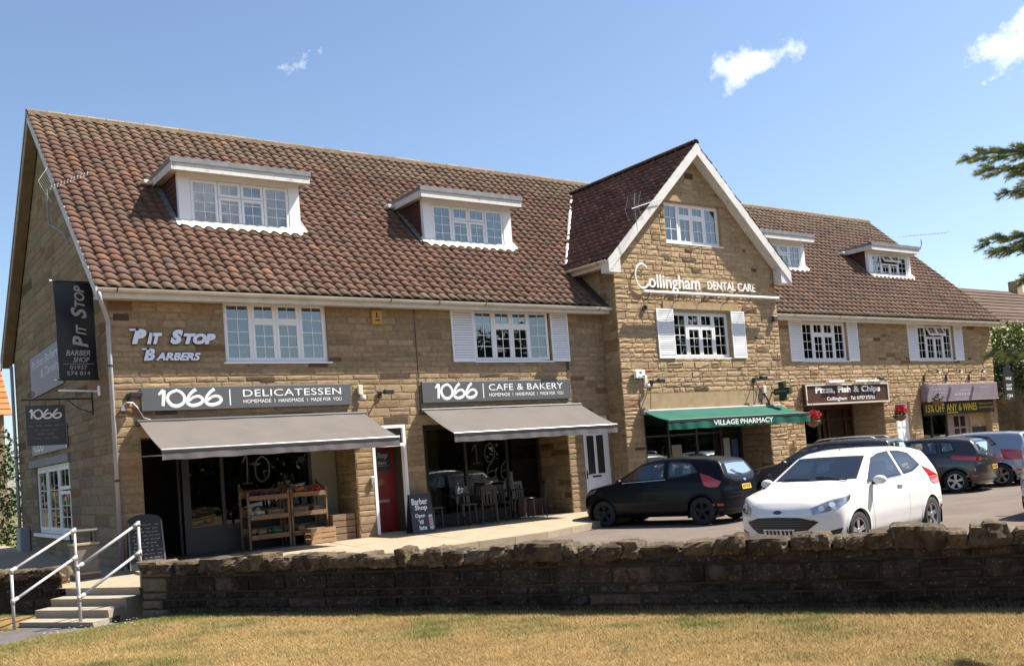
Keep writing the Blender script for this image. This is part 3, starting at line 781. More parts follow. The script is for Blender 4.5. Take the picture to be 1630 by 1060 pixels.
# ------------------------------------------------------------------ eaves, verges, gutters
mb = MB(); mb.box(XL + 0.05, XWL - 0.02, -0.345, -0.32, 4.985, 5.165); mb.box(XL + 0.05, XWL - 0.02, -0.32, -0.001, 5.012, 5.04)
mb.build('fascia', M_GUTTER, shop)
mb = MB(); mb.box(XWR + 0.02, XR - 0.05, YE2 + 0.005, YE2 + 0.03, 5.04, 5.23); mb.box(XWR + 0.02, XR - 0.05, YE2 + 0.03, YR - 0.001, 5.078, 5.105)
mb.build('fascia', M_GUTTER, shop)
def gutter(p0, p1, out, r=0.062, name='gutter'):
    p0, p1, out = Vector(p0), Vector(p1), Vector(out); d = (p1 - p0).normalized(); V = []; F = []; n = 9
    for p in (p0, p1):
        for rr in (r, r - 0.008):
            for k in range(n):
                w = math.pi * k / (n - 1); V.append(tuple(p + out * (math.cos(w) * rr) - Vector((0, 0, 1)) * math.sin(w) * rr))
    for i in range(n - 1): F += [(i, i + 1, 2 * n + i + 1, 2 * n + i), (n + i + 1, n + i, 3 * n + i, 3 * n + i + 1)]
    F += [(0, 2 * n, 3 * n, n), (n - 1, 2 * n - 1, 4 * n - 1, 3 * n - 1)] + [(i, n + i, n + i + 1, i + 1) for i in range(n - 1)] + [(2 * n + i, 2 * n + i + 1, 3 * n + i + 1, 3 * n + i) for i in range(n - 1)]
    b = MB(); b.add(V, F); g = b.build(name, M_GUTTER, shop, smooth=False)
    L = (p1 - p0).length; k = 0.35
    while k < L:
        c = MB(); q = p0 + d * k
        V = []
        for s_ in (-0.012, 0.012):
            for j in range(n):
                w = math.pi * j / (n - 1); V.append(tuple(q + d * s_ + out * math.cos(w) * (r + 0.006) - Vector((0, 0, 1)) * math.sin(w) * (r + 0.006)))
        c.add(V, [(j, j + 1, n + j + 1, n + j) for j in range(n - 1)]); c.build('gutter_bracket', M_GUTTER if rng.random() < .6 else M_CHAR, g); k += 1.15 + rng.uniform(-.2, .2)
    return g
gutter((XL + 0.02, -0.415, 5.155), (XWL - 0.03, -0.415, 5.12), (0, -1, 0))
gutter((XWR + 0.03, YE2 - 0.062, 5.20), (XR + 0.05, YE2 - 0.062, 5.17), (0, -1, 0))
gutter((WCX - 3.56, YF + 0.03, WEAVE - 0.05), (WCX - 3.56, 0.85, WEAVE - 0.03), (-1, 0, 0))
# bargeboards
def rake(mb, p0, p1, depth, thick, up_=0.03):
    p0, p1 = Vector(p0), Vector(p1); mb.obox(p0 - Vector((0, 0, depth)) + Vector((0, 0, up_)), p1 - p0, (0, 0, depth), thick)
mb = MB(); rake(mb, (XL, -0.42, ZE - 0.03), (XL, YRIDGE, ZR + 0.03), 0.25, (0.03, 0, 0), 0.02); mb.build('bargeboard', mat('grey_white_paint', (.50, .49, .50), rough=.6, var=.12, vscale=4, stain=(.25, .23, .22), sscale=6, sthr=.6), shop)
mb = MB(); rake(mb, (XL, 10.92, ZE - 0.03), (XL, YRIDGE + 0.001, ZR + 0.03), 0.25, (0.03, 0, 0), 0.02); mb.build('bargeboard', MATS['grey_white_paint'], shop)
mb = MB()
for y0, S in ((-0.30, S1), (10.8, Sb)): mb.obox(Vector((XL + 0.03, y0, ZE - 0.20)), (XC - XL - 0.04, 0, 0), S * (L1 - 0.08), (0, 0, 0.03))
mb.build('soffit', M_RENDER, shop)
mb = MB()
for sx in (-1, 1):
    p0 = Vector((WCX + sx * 3.54, YF, WEAVE - 0.06)); p1 = Vector((WCX, YF, WRZ + 0.0))
    mb.obox(p0 - Vector((0, 0, 0.30)), p1 - p0, (0, 0, 0.32), (0, 0.03, 0))
    # boxed foot and sloping soffit
    mb.prism([(p0.x, YF + 0.03, p0.z - 0.30), (p0.x - sx * 0.42, YF + 0.03, p0.z - 0.30), (p0.x - sx * 0.42, YF + 0.03, p0.z + 0.35 * TW - 0.1), (p0.x, YF + 0.03, p0.z - 0.02)], (0, -YF + YW - 0.075, 0))
wb = mb.build('bargeboard', M_PAINT, shop)
mb = MB()
for sx, S in ((-1, SL), (1, SR)): mb.obox(Vector((WCX + sx * 3.12, YF + 0.03, WEAVE + 0.36 * TW - 0.22)), S * (LW - 0.60), (0, YW - YF - 0.035, 0), (0, 0, 0.03))
mb.build('soffit', M_PAINT, shop)
mb = MB()
for sx in (-1, 1):
    mb = MB(); xa = WCX + sx * 3.44; xb = XWL - 0.035 if sx < 0 else XWR + 0.035
    mb.box(min(xa, xb), max(xa, xb), YF + 0.4, 0.9, WEAVE - 0.17, WEAVE - 0.14)
    mb.box(min(xa, xa + sx * 0.03), max(xa, xa + sx * 0.03), YF + 0.03, 0.95, WEAVE - 0.2, WEAVE - 0.02)
    mb.build('fascia', M_GUTTER, shop)
# downpipes
def pipe(pts, r, name='downpipe', m_=None, clips=()):
    b = MB(); b.tube(pts, r, 10); p = b.build(name, m_ or M_PIPE, shop, smooth=True)
    for z, x, y in clips:
        c = MB(); c.lathe([(r + 0.008, -0.02), (r + 0.008, 0.02)], (x, y, z), 10); c.build('pipe_clip', M_CHAR, p)
    return p
pipe([(XL + 0.06, -0.415, 5.10), (XL + 0.06, -0.415, 4.98), (XL + 0.14, -0.3, 4.82), (XC - 0.02, -0.10, 4.60), (XC - 0.02, -0.085, 4.4), (XC - 0.02, -0.085, -0.1)], 0.042, clips=((3.75, XC - 0.02, -0.085), (1.6, XC - 0.02, -0.085)))
pipe([(XC - 0.09, 10.4, 5.0), (XC - 0.09, 10.4, -0.1)], 0.045, clips=((2.5, XC - 0.09, 10.4), (1.9, XC - 0.09, 10.4)))
pipe([(20.78, YR - 0.09, 2.5), (20.78, YR - 0.09, -0.1)], 0.05, m_=M_LEAD)
mb = MB(); mb.bbox(20.42, 20.80, YR - 0.2, YR - 0.03, 2.42, 3.40, 0.012); hp = mb.build('duct_box', M_WHITE, shop)
mb = MB(); mb.bbox(20.36, 20.86, YR - 0.24, YR - 0.03, 3.405, 3.48, 0.012); mb.build('duct_cap', M_WHITE, hp)

# ------------------------------------------------------------------ dormers
for n_, (x0, x1, yf, z0, z1) in enumerate(DORM):
    t, ye, zee = (T1, -0.35, ZE) if x0 < WCX else (T2, YE2, ZE2)
    zr_ = lambda y: zee + (y - ye) * t
    pn = Panel((0, yf, 0)); pw = 0.26 if n_ < 2 else 0.22
    b = MB(); pn.rect(b, x0, x0 + pw, z0 - 0.1, z1, -0.12, 0.0); pn.rect(b, x1 - pw, x1, z0 - 0.1, z1, -0.12, 0.0)
    pn.rect(b, x0 + pw, x1 - pw, z0 - 0.1, z0 + 0.03, -0.12, -0.002); pn.rect(b, x0 + pw, x1 - pw, z1 - 0.12, z1, -0.12, -0.002)
    d = b.build('dormer', M_WHITE, shop)
    d['label'] = ['dormer above the delicatessen', 'dormer above the cafe', 'dormer half hidden by the gable', 'dormer with its top lights tilted open'][n_]
    # window lights as sub-parts of the dormer
    u0, u1, v0, v1 = x0 + pw, x1 - pw, z0 + 0.03, z1 - 0.12; W = u1 - u0; H = v1 - v0
    xs = [u0 + 0.01, u0 + W * .268, u0 + W * .5, u0 + W * .732, u1 - 0.01]; vh = v0 + H * 0.645; q = Panel((0, yf + 0.03, 0))
    sash(q, xs[0], xs[1] - .006, v0 + .01, v1 - .01, 2, 4, d, w=0.02, fr=0.055); sash(q, xs[3] + .006, xs[4], v0 + .01, v1 - .01, 2, 4, d, w=0.02, fr=0.055)
    for a, c in ((xs[1], xs[2]), (xs[2], xs[3])):
        sash(q, a + .006, c - .006, v0 + .01, vh - .006, 2, 3, d, w=0.02, fr=0.055, rowpos=(0.42, 0.86))
        if n_ == 3:
            o_ = swung(q, a + .006, v1 - .01, 'u', -0.5); sash(o_, 0, c - a - .012, -(v1 - vh - .016), 0, 2, 1, d, w=0.03, fr=0.05)
        else: sash(q, a + .006, c - .006, vh + .006, v1 - .01, 2, 1, d, w=0.02, fr=0.055)
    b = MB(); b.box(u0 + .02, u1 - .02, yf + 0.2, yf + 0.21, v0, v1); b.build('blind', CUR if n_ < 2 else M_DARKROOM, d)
    # tile-hung cheeks
    yb = ye + (z1 - zee) / t
    b = MB()
    for xx, th in ((x0 + 0.02, 0.06), (x1 - 0.02, -0.06)):
        b.prism([(xx, yf + 0.121, z0 - 0.1), (xx, yf + 0.121, z1), (xx, yb, z1)], (th, 0, 0))
    ck = b.build('cheek', M_CHEEK, d)
    for xx, sg in ((x0 + 0.02, -1), (x1 - 0.02, 1)):
        z = z0
        while z < z1 - 0.1:
            y0 = yf + 0.125; y1 = ye + (z - zee) / t
            yy = y0
            while yy < y1 - 0.03:
                c = MB(); e = min(yy + 0.16, y1); c.obox((xx + sg * 0.018, yy + 0.003, z - 0.01), (0, e - yy - 0.006, 0), (-sg * 0.012, 0, 0.135), (sg * 0.012, 0, 0))
                if sg < 0 and n_ != 2: c.build('hung_tile', M_CHEEK, ck)
                yy = e
            z += 0.125
    # flat lead roof with painted fascia
    yl = yf - 0.34
    b = MB(); b.box(x0 - 0.23, x1 + 0.15, yl, yb + 0.25, z1 + 0.12, z1 + 0.20); b.box(x0 - 0.245, x1 + 0.165, yl - 0.02, yl + 0.02, z1 + 0.10, z1 + 0.215); b.build('lead_roof', M_LEAD, d)
    b = MB(); b.box(x0 - 0.22, x1 + 0.14, yl + 0.005, yl + 0.03, z1 - 0.06, z1 + 0.119); b.box(x0 - 0.215, x0 - 0.19, yl + 0.03, yb + 0.1, z1 - 0.045, z1 + 0.119); b.box(x1 + 0.11, x1 + 0.135, yl + 0.03, yb + 0.1, z1 - 0.045, z1 + 0.119); b.build('fascia', M_PAINT, d)
    b = MB(); b.box(x0 - 0.19, x1 + 0.11, yl + 0.03, yb + 0.1, z1 + 0.003, z1 + 0.03); b.build('soffit', M_PAINT, d)
    # dressed apron and side flashing
    b = MB(); nseg = int((x1 - x0 + 0.3) / TW_ * 8); V = []
    for i in range(nseg + 1):
        xx = x0 - 0.09 + (x1 - x0 + 0.18) * i / nseg; tw_ = (WCX - XL) / round((WCX - XL) / TW_) if x0 < WCX else (XR - WCX) / round((XR - WCX) / TW_); tt = ((xx - (XL if x0 < WCX else WCX)) / tw_) % 1.0; h = .028 * math.sin(2 * math.pi * tt - .6) + .009 * math.sin(4 * math.pi * tt)
        for yy, up_ in ((yf - 0.16, 0.108), (yf - 0.09, 0.118), (yf - 0.004, 0.135)):
            yy2 = yy + (0.05 if (i < 4 or i > nseg - 4) else 0); V.append((xx, yy2, zr_(yy2) + up_ + h * (1 if yy < yf - .1 else .3)))
    F = [(3 * i + j, 3 * i + 3 + j, 3 * i + 4 + j, 3 * i + 1 + j) for i in range(nseg) for j in (0, 1)]
    b.add(V, F); b.box(x0 - 0.02, x1 + 0.02, yf - 0.03, yf - 0.003, zr_(yf) + 0.02, z0 + 0.05)
    b.build('apron_flashing', M_APRON, d, smooth=True)
    for xx in (x0 - 0.16, x1 + 0.02):
        b = MB(); b.add([(xx, yf - .05, zr_(yf - .05) + .09), (xx + .14, yf - .05, zr_(yf - .05) + .10), (xx + .14, yb, zr_(yb) + .10), (xx, yb, zr_(yb) + .09)], [(0, 1, 2, 3)]); b.build('side_flashing', M_LEAD, d)
    b = MB(); b.bbox(x0 - 0.42, x0 - 0.22, yb - 0.25, yb + 0.0, z1 - 0.02, z1 + 0.08, 0.02); b.build('flashing_end', M_APRON, d)
# ------------------------------------------------------------------ ground, car park, pavement, lawn
M_TARMAC = mat('tarmac', (.145, .118, .10), rough=.95, spec=.15, var=.16, vscale=1.2, bump=.5, bscale=180, stain=(.115, .095, .085), sscale=.6, sthr=.52)
M_PATH = mat('path_tarmac', (.11, .10, .095), rough=.95, spec=.15, var=.15, vscale=3, bump=.5, bscale=120)
M_PAVE = mat('pale_concrete', (.30, .242, .172), rough=.9, spec=.2, var=.14, vscale=2, bump=.25, bscale=60, stain=(.3, .25, .18), sscale=3)
M_STEP = mat('step_concrete', (.29, .25, .197), rough=.9, spec=.2, var=.12, vscale=4, bump=.25, bscale=60, stain=(.25, .22, .18), sscale=5)
M_SOIL = mat('dry_turf', (.19, .122, .048), rough=1, spec=.1, var=.35, vscale=3, bump=.6, bscale=60, stain=(.10, .10, .035), sscale=1.3, sthr=.56)
M_FIELD = mat('far_field', (.13, .13, .05), rough=1, spec=.1, var=.2, vscale=.02)
mb = MB(); mb.add([(-2500, -2500, -.95), (2500, -2500, -.95), (2500, 2500, -.95), (-2500, 2500, -.95)], [(0, 1, 2, 3)])
struct(mb.build('ground', M_FIELD))
WD = Vector((.506, -.8625, 0)).normalized(); WN_ = Vector((WD.y, -WD.x, 0))       # wall direction and its normal towards the lawn
W0 = Vector((1.14, -3.40, 0))
wa = W0 - WN_ * 0.2
far = W0 + WD * 45
mb = MB(); mb.add([(1.5, -4.0, -.25), (far.x, far.y, -.25), (110, -42, -.25), (110, 16, -.25), (34.6, 16, -.25), (34.6, -1.0, -.25), (13.4, -1.0, -.25), (11, -2.1, -.25), (7.7, -2.75, -.25), (2.6, -3.0, -.25)], [tuple(range(10))])
struct(mb.build('car_park', M_TARMAC))
KX = [1.25, 2.2, 5.0, 7.7, 9.3, 11.0, 11.76, 13.5, 34.2]; KY = [-3.35, -3.4, -3.1, -2.95, -2.9, -2.3, -1.9, -1.4, -1.35]
def yk(x): return float(np.interp(x, KX, KY))
xs = sorted(set(list(np.arange(1.68, 34.2, 0.6)) + KX[1:]))
mb = MB(); V = []
for x in xs: V += [(x, 4.4, .0), (x, -.1, .0), (x, yk(x) + .1, -.11)]
F = []
for i in range(len(xs) - 1): F += [(3 * i + 3 + j, 3 * i + j, 3 * i + 1 + j, 3 * i + 4 + j) for j in (0, 1)]
mb.add(V, F)
mb.add([(1.68, -.1, .0), (1.68, 4.4, .0), (1.68, 14, .0), (-4, 14, -.05), (-4, 2.2, -.1), (.10, -1.15, -.12), (.42, -1.56, -.12), (1.22, -2.98, -.12), (1.25, -3.3, -.12), (1.68, -3.36, -.115)], [tuple(range(10))])
pave = struct(mb.build('pavement', M_PAVE))
mb = MB()
for x in (3.9, 5.8, 7.7, 9.6, 11.3):
    mb = MB(); mb.obox((x, -.12, .0005), (.008, 0, 0), (0, yk(x) + .3, -.11), (0, 0, .003)); mb.build('joint_line', M_CHAR, pave)
# kerb stones
k0 = 2.3
while k0 < 34:
    k1 = min(k0 + .9, 34.1); a = Vector((k0, yk(k0), -.3)); b = Vector((k1 - .012, yk(k1 - .012), -.3)); d = b - a; n = Vector((-d.y, d.x, 0)).normalized()
    mb = MB(); mb.obox(a, d, n * .125, (0, 0, .19 + rng.uniform(-.003, .003))); mb.build('kerb_stone', M_PAVE, pave); k0 = k1

# lawn
PATHC = [Vector((.55, -2.9, 0)), Vector((-.2, -3.1, 0)), Vector((-.85, -3.35, 0)), Vector((-2.2, -4.6, 0)), Vector((-6, -8.5, 0))]
def path_d(x, y):
    p = Vector((x, y, 0)); best = 99
    for a, b in zip(PATHC[:-1], PATHC[1:]):
        t = max(0, min(1, (p - a).dot(b - a) / (b - a).length_squared)); best = min(best, (p - a - (b - a) * t).length)
    return best
def zl(x, y):
    s = (Vector((x, y, 0)) - W0).dot(WN_)
    d = path_d(x, y)
    z = -.50 + .030 * max(s, 0) + .02 * math.sin(x * 1.7 + y * .6) * math.sin(y * 1.3) * min(1, max(s, 0))
    return z - .17 * math.exp(-(d / .95) ** 2)
mb = MB(); nt, ns = 150, 90; V = []
for i in range(nt + 1):
    for j in range(ns + 1):
        t = -14 + 44 * i / nt; s = -.12 + 24 * (j / ns) ** 1.35
        p = W0 + WD * t + WN_ * s; V.append((p.x, p.y, zl(p.x, p.y)))
F = [(i * (ns + 1) + j, i * (ns + 1) + j + 1, (i + 1) * (ns + 1) + j + 1, (i + 1) * (ns + 1) + j) for i in range(nt) for j in range(ns)]
keepF = []
for f in F:   # nothing of the lawn under the paving left of the steps
    c = sum((Vector(V[k]) for k in f), Vector()) / 4
    if (c - W0).dot(WD) < -0.2 and c.y > -1.9 + (0.28 - c.x) * .0 and (c - Vector((.28, -1.35, 0))).dot(Vector((-.52, -.85, 0))) < -.25: continue
    keepF.append(f)
mb.add(V, keepF); struct(mb.build('lawn', M_SOIL, smooth=True))
# path from the foot of the steps
mb = MB(); L_ = []; pts = catmull([(p.x, p.y) for p in PATHC], 8)
for i, p in enumerate(pts):
    a = np.array(pts[max(i - 1, 0)]); b = np.array(pts[min(i + 1, len(pts) - 1)]); d = (b - a) / np.linalg.norm(b - a); n = np.array((-d[1], d[0]))
    for s in (-.72, .72):
        q = np.array(p) + n * s; L_.append((q[0], q[1], -.560 + .022 * max(0, (Vector((q[0], q[1], 0)) - W0).dot(WN_) - 1.2)))
mb.add(L_, [(2 * i, 2 * i + 1, 2 * i + 3, 2 * i + 2) for i in range(len(pts) - 1)]); struct(mb.build('path', M_PATH))

# steps
st = struct(bpy.data.objects.new('steps', None)); COL.objects.link(st); st.location = (.1, -2.3, -.6)
EU = WD * 1.62; G = Vector((.275, .245, 0)); OL = Vector((.40, -1.56, 0))
for i, (zt, dpt) in enumerate(((-.12, .55), (-.24, .60), (-.36, .62), (-.48, .64))):
    o = OL - G * i; o.z = -.75
    shift = WD * (.10 * i) if i > 1 else Vector((0, 0, 0))
    wdt = EU * (1.0 if i < 2 else .96)
    mb = MB(); mb.obox(o + Vector((0, 0, 0)), wdt, G.normalized() * dpt, (0, 0, zt - .05 + .75))
    mb.obox(o + Vector((0, 0, zt - .0495 + .75)) - G.normalized() * .015, wdt, G.normalized() * (dpt + .015), (0, 0, .05))
    mb.build('step', M_STEP, st)

# ------------------------------------------------------------------ boundary walls
M_WSTONE = mat('blackened_stone', attr=True, rough=.95, spec=.15, var=.45, vscale=7, bump=.9, bscale=35, stain=(.25, .235, .205), sscale=30, sthr=.585, dirt=((.016, .012, .010), 2.0, .5))
M_COPE = mat('weathered_cope', attr=True, rough=.95, spec=.15, var=.45, vscale=8, bump=1.0, bscale=28, stain=(.27, .235, .18), sscale=9, sthr=.57, dirt=((.028, .022, .017), 4.0, .52))
M_WMORTAR = mat('dark_mortar', (.040, .031, .024), rough=1, var=.3, vscale=8, bump=.8, bscale=40)
def lump(o, U, V, W, c, jit=.18, nu=5, nv=4, nw=4, rnd=.5):
    """rough stone block: a rounded, dented box on three edge vectors"""
    o, U, V, W = map(Vector, (o, U, V, W)); vs = {}; vl = []; F = []
    ph = rng.uniform(0, 6.28, 6); am = rng.uniform(.4, 1, 6)
    def vert(i, j, k):
        if (i, j, k) in vs: return vs[i, j, k]
        a, b, e = i / nu * 2 - 1, j / nv * 2 - 1, k / nw * 2 - 1
        r = (abs(a) ** 4 + abs(b) ** 4 + abs(e) ** 4) ** .25; m_ = max(abs(a), abs(b), abs(e)); s = 1 - rnd * (1 - m_ / r) * 1.2
        s *= 1 + jit * .5 * (math.sin(3.1 * a + ph[0]) * am[0] + math.sin(3.7 * b + ph[1]) * am[1] + math.sin(3.3 * e + ph[2]) * am[2]) / 2 + rng.uniform(-1, 1) * jit * .22
        p = o + U * (.5 + a * s / 2) + V * (.5 + b * s / 2) + W * (.5 + e * s / 2)
        vs[i, j, k] = len(vl); vl.append(tuple(p)); return vs[i, j, k]
    for i in range(nu):
        for j in range(nv): F += [(vert(i, j, 0), vert(i, j + 1, 0), vert(i + 1, j + 1, 0), vert(i + 1, j, 0)), (vert(i, j, nw), vert(i + 1, j, nw), vert(i + 1, j + 1, nw), vert(i, j + 1, nw))]
        for k in range(nw): F += [(vert(i, 0, k), vert(i + 1, 0, k), vert(i + 1, 0, k + 1), vert(i, 0, k + 1)), (vert(i, nv, k), vert(i, nv, k + 1), vert(i + 1, nv, k + 1), vert(i + 1, nv, k))]
    for j in range(nv):
        for k in range(nw): F += [(vert(0, j, k), vert(0, j, k + 1), vert(0, j + 1, k + 1), vert(0, j + 1, k)), (vert(nu, j, k), vert(nu, j + 1, k), vert(nu, j + 1, k + 1), vert(nu, j, k + 1))]
    return vl, F
WPAL = [(.040, .030, .023), (.046, .034, .026), (.036, .027, .022), (.050, .038, .029), (.042, .032, .025), (.060, .045, .033)]
def stone_wall(name, label, start, d, length, ztop, zbase, th, endpale=0.0, rise=0.0):
    global ALLSTONES
    d = Vector(d).normalized(); n = Vector((d.y, -d.x, 0)); start = Vector(start)
    root = thing(name, label, 'stone wall', (start.x, start.y, zbase))
    mb = MB(); mb.obox(start - n * (th - .012) + Vector((0, 0, zbase)), d * length, n * (th - .024), (0, 0, ztop - .15 + rise * 9 - zbase)); core = mb.build('core', M_WMORTAR, root)
    ALLSTONES = []
    pn = Panel((start.x, start.y, 0), d, (0, 0, 1)); o2 = start - n * .012; pn.o = Vector((o2.x, o2.y, 0))
    def pk(u, v, base):
        f = 1.0 + .4 * math.sin(u * .9 + 1) * math.sin(u * .37 + v * 3)
        if u < endpale: return np.array((.19, .15, .105)) * rng.uniform(.6, 1.1)
        return base * f
    face_stones(pn, 0, length, zbase, ztop - .16 + rise * 9, [], 'x', .032, .95, WPAL, .11, .24, .20, .58, None, .0, .012, pk)
    pb = Panel(start - n * (th - .012) + d * length, -d, (0, 0, 1))
    face_stones(pb, 0, length, max(zbase, -.3), ztop - .16, [], 'x', .02, .6, PAL_WING, .10, .19, .2, .5, None, .03, .012)
    pe = Panel(start - n * (th - .012) + d * .012, n, (0, 0, 1)); pe2 = Panel(start + d * (length - .012) - n * .012, -n, (0, 0, 1))
    face_stones(pe, 0, th - .024, zbase, ztop - .16, [], 'x', .02, .6, PAL_WING, .12, .19, .18, .4, None, .03, .012)
    face_stones(pe2, 0, th - .024, zbase, ztop - .16, [], 'x', .02, .6, PAL_WING, .12, .19, .18, .4, None, .03, .012)
    more = MB(); nn = 0
    for sz, V, F, c, ow in sorted(ALLSTONES, key=lambda q: -q[0]):
        if nn < 300 and sz > 0: b = MB(); b.add(V, F, 0, c); b.build('stone', M_WSTONE if max(c) < .13 else M_STONE, root); nn += 1
        else: more.add(V, F, 0, c)
    if more.v: more.build('stones', M_STONE, root, kind='stuff')
    u = -.02
    while u < length:
        l = rng.choice([rng.uniform(.14, .26), rng.uniform(.26, .5)]); l = min(l, length - u + .03)
        h = rng.uniform(.15, .26); c = np.array((.088, .068, .050)) * rng.uniform(.7, 1.3) + np.array((.02, .012, .0)) * rng.random()
        o = start + d * u - n * (th - .01 + rng.uniform(0, .04)) + Vector((0, 0, ztop - .20 + rise * u + rng.uniform(-.02, .01)))
        V, F = lump(o, d * (l + .03), n * (th + .05 + rng.uniform(0, .05)), Vector((0, 0, h)) + d * rng.uniform(-.10, .10), None, .30, 6, 5, 5, .42)
        b = MB(); b.add(V, F, 0, tuple(np.clip(c, 0, 1))); b.build('cope_stone', M_COPE, root, smooth=False)
        u += l
    return root
stone_wall('boundary_wall', 'long blackened stone wall with rough cope stones between lawn and car park', W0, WD, 17.0, .295, -.62, .40, .24, .0062)
LD = Vector((.85, -.52, 0)).normalized(); LW0 = Vector((.36, -1.42, 0)) - LD * 4.6
stone_wall('boundary_wall', 'short stone wall with cope stones left of the steps', LW0, LD, 4.6, .26, -.62, .40)

# ------------------------------------------------------------------ handrails
M_RAIL = mat('galvanised_rail', (.42, .41, .40), rough=.42, metal=.25, var=.08, vscale=8)
def handrail(label, f, r):
    f, r = Vector(f), Vector(r)
    t = thing('handrail', label, 'handrail', f, 'pair of handrails beside the steps')
    up_ = Vector((0, 0, 1)); ft, rtp = f + up_ * .93, r + up_ * .95
    fm, rm = f + up_ * .47, r + up_ * .50
    for a, b in ((f - up_ * .06, ft), (r - up_ * .06, rtp)):
        m1 = MB(); m1.tube([a, b], .024, 10); p = m1.build('post', M_RAIL, t, smooth=True)
    for a, b, nm in ((ft, rtp, 'top_rail'), (fm, rm, 'middle_rail')):
        m1 = MB(); m1.tube([a, b], .022, 10); rl = m1.build(nm, M_RAIL, t, smooth=True)
        for c, o in ((a, b), (b, a)):
            m1 = MB(); dd = (o - c).normalized(); m1.tube([c - dd * .02, c + dd * .10], .031, 10); m1.tube([c - up_ * .05, c + up_ * .035], .031, 10); m1.build('clamp_fitting', M_RAIL, rl, smooth=True)
handrail('galvanised handrail on the left side of the steps', (-.53, -2.50, -.60), (.56, -1.66, -.12))
handrail('galvanised handrail on the right side of the steps', (.24, -3.36, -.60), (1.20, -3.16, -.06))

# ------------------------------------------------------------------ grass
def grass(n, name, label, region, hmul=1.0, pal=None, seed=3, tall=None):
    g = np.random.default_rng(seed)
    t = region[0] + (region[1] - region[0]) * g.random(n); s = region[2] + (region[3] - region[2]) * g.random(n)
    X = W0.x + WD.x * t + WN_.x * s; Y = W0.y + WD.y * t + WN_.y * s
    PD = np.full(n, 99.0)
    for p0, p1 in zip(PATHC[:-1], PATHC[1:]):
        ex, ey = p1.x - p0.x, p1.y - p0.y; tt = np.clip(((X - p0.x) * ex + (Y - p0.y) * ey) / (ex * ex + ey * ey), 0, 1); PD = np.minimum(PD, np.hypot(X - p0.x - ex * tt, Y - p0.y - ey * tt))
    ok = PD > .70
    inside = ((X - OL.x) * .866 + (Y - OL.y) * .5 > -1.25) & (s < 1.35) & (t < .02) & (t > -2.6)
    ok &= ~inside
    lw = (X - LW0.x) * -.52 + (Y - LW0.y) * -.85; ok &= ~((lw < .02) & (t < -1.5))
    X, Y, t, s, PD = X[ok], Y[ok], t[ok], s[ok], PD[ok]; n = len(X); sp = np.maximum(s, 0)
    Z = -.50 + .030 * sp + .02 * np.sin(X * 1.7 + Y * .6) * np.sin(Y * 1.3) * np.minimum(1, sp) - .17 * np.exp(-(PD / .95) ** 2) - .004
    pat = .5 + .5 * np.sin(X * 1.9 + np.sin(Y * 2.3) * 1.5) * np.sin(Y * 1.6 + np.sin(X * 2.9))
    pat2 = .5 + .5 * np.sin(X * 6.1 + Y * 3.7) * np.sin(Y * 7.3 - X * 2.2)
    near = np.exp(-np.maximum(s, 0) / .18) * .5 + np.exp(-np.maximum(s, 0) / 1.0) * .10
    patch3 = np.sin(X * .9 + 1.3 * np.sin(Y * .8)) * np.sin(Y * 1.1 + 1.1 * np.sin(X * .7 + 2)); green = np.clip(.03 + .68 * np.clip(pat * 1.6 - .7, 0, 1) * (.4 + pat2) + .42 * np.clip(patch3 * 1.3, 0, 1) * (.35 + .65 * pat2) + near * .55 + .45 * np.exp(-((t + .2) / 1.6) ** 2) + g.normal(0, .12, n), 0, 1)
    h = (.014 + .022 * g.random(n) + .025 * green * g.random(n)) * hmul * (1 + 1.6 * near * g.random(n))
    a = g.random(n) * 6.2832; lean = (.5 + .9 * g.random(n)) * h; w = .0012 + .0016 * g.random(n)
    dx, dy = np.cos(a), np.sin(a)
    V = np.empty((n, 3, 3)); V[:, 0] = np.stack([X - dy * w, Y + dx * w, Z], 1); V[:, 1] = np.stack([X + dy * w, Y - dx * w, Z], 1)
    V[:, 2] = np.stack([X + dx * lean, Y + dy * lean, Z + h], 1)
    straw = np.array([.41, .29, .125]); straw2 = np.array([.30, .20, .085]); gr = np.array([.10, .125, .034])
    k = g.random((n, 1)); C = (straw * k + straw2 * (1 - k)) * (1 - green[:, None]) + gr * green[:, None]
    C *= (.8 + .4 * g.random((n, 1)))
    me = bpy.data.meshes.new(name); me.vertices.add(3 * n); me.vertices.foreach_set('co', V.ravel())
    me.loops.add(3 * n); me.loops.foreach_set('vertex_index', np.arange(3 * n, dtype=np.int32))
    me.polygons.add(n); me.polygons.foreach_set('loop_start', np.arange(0, 3 * n, 3, dtype=np.int32)); me.polygons.foreach_set('loop_total', np.full(n, 3, dtype=np.int32))
    ca = me.color_attributes.new('Col', 'FLOAT_COLOR', 'CORNER'); ca.data.foreach_set('color', np.repeat(np.concatenate([C, np.ones((n, 1))], 1), 3, 0).ravel())
    me.materials.append(mat('grass_blade', attr=True, rough=.8, spec=.15)); me.update(); me.validate()
    o = link(name, me, None, 'stuff'); o['label'] = label; o['category'] = 'grass'; return o
grass(620000, 'grass', 'short sun-bleached grass of the lawn in front of the wall', (-4.5, 14.5, .0, 5.2))
grass(4500, 'tall_grass', 'taller green grass growing along the foot of the wall', (-2.2, 14.5, .0, .10), 2.2, seed=9)

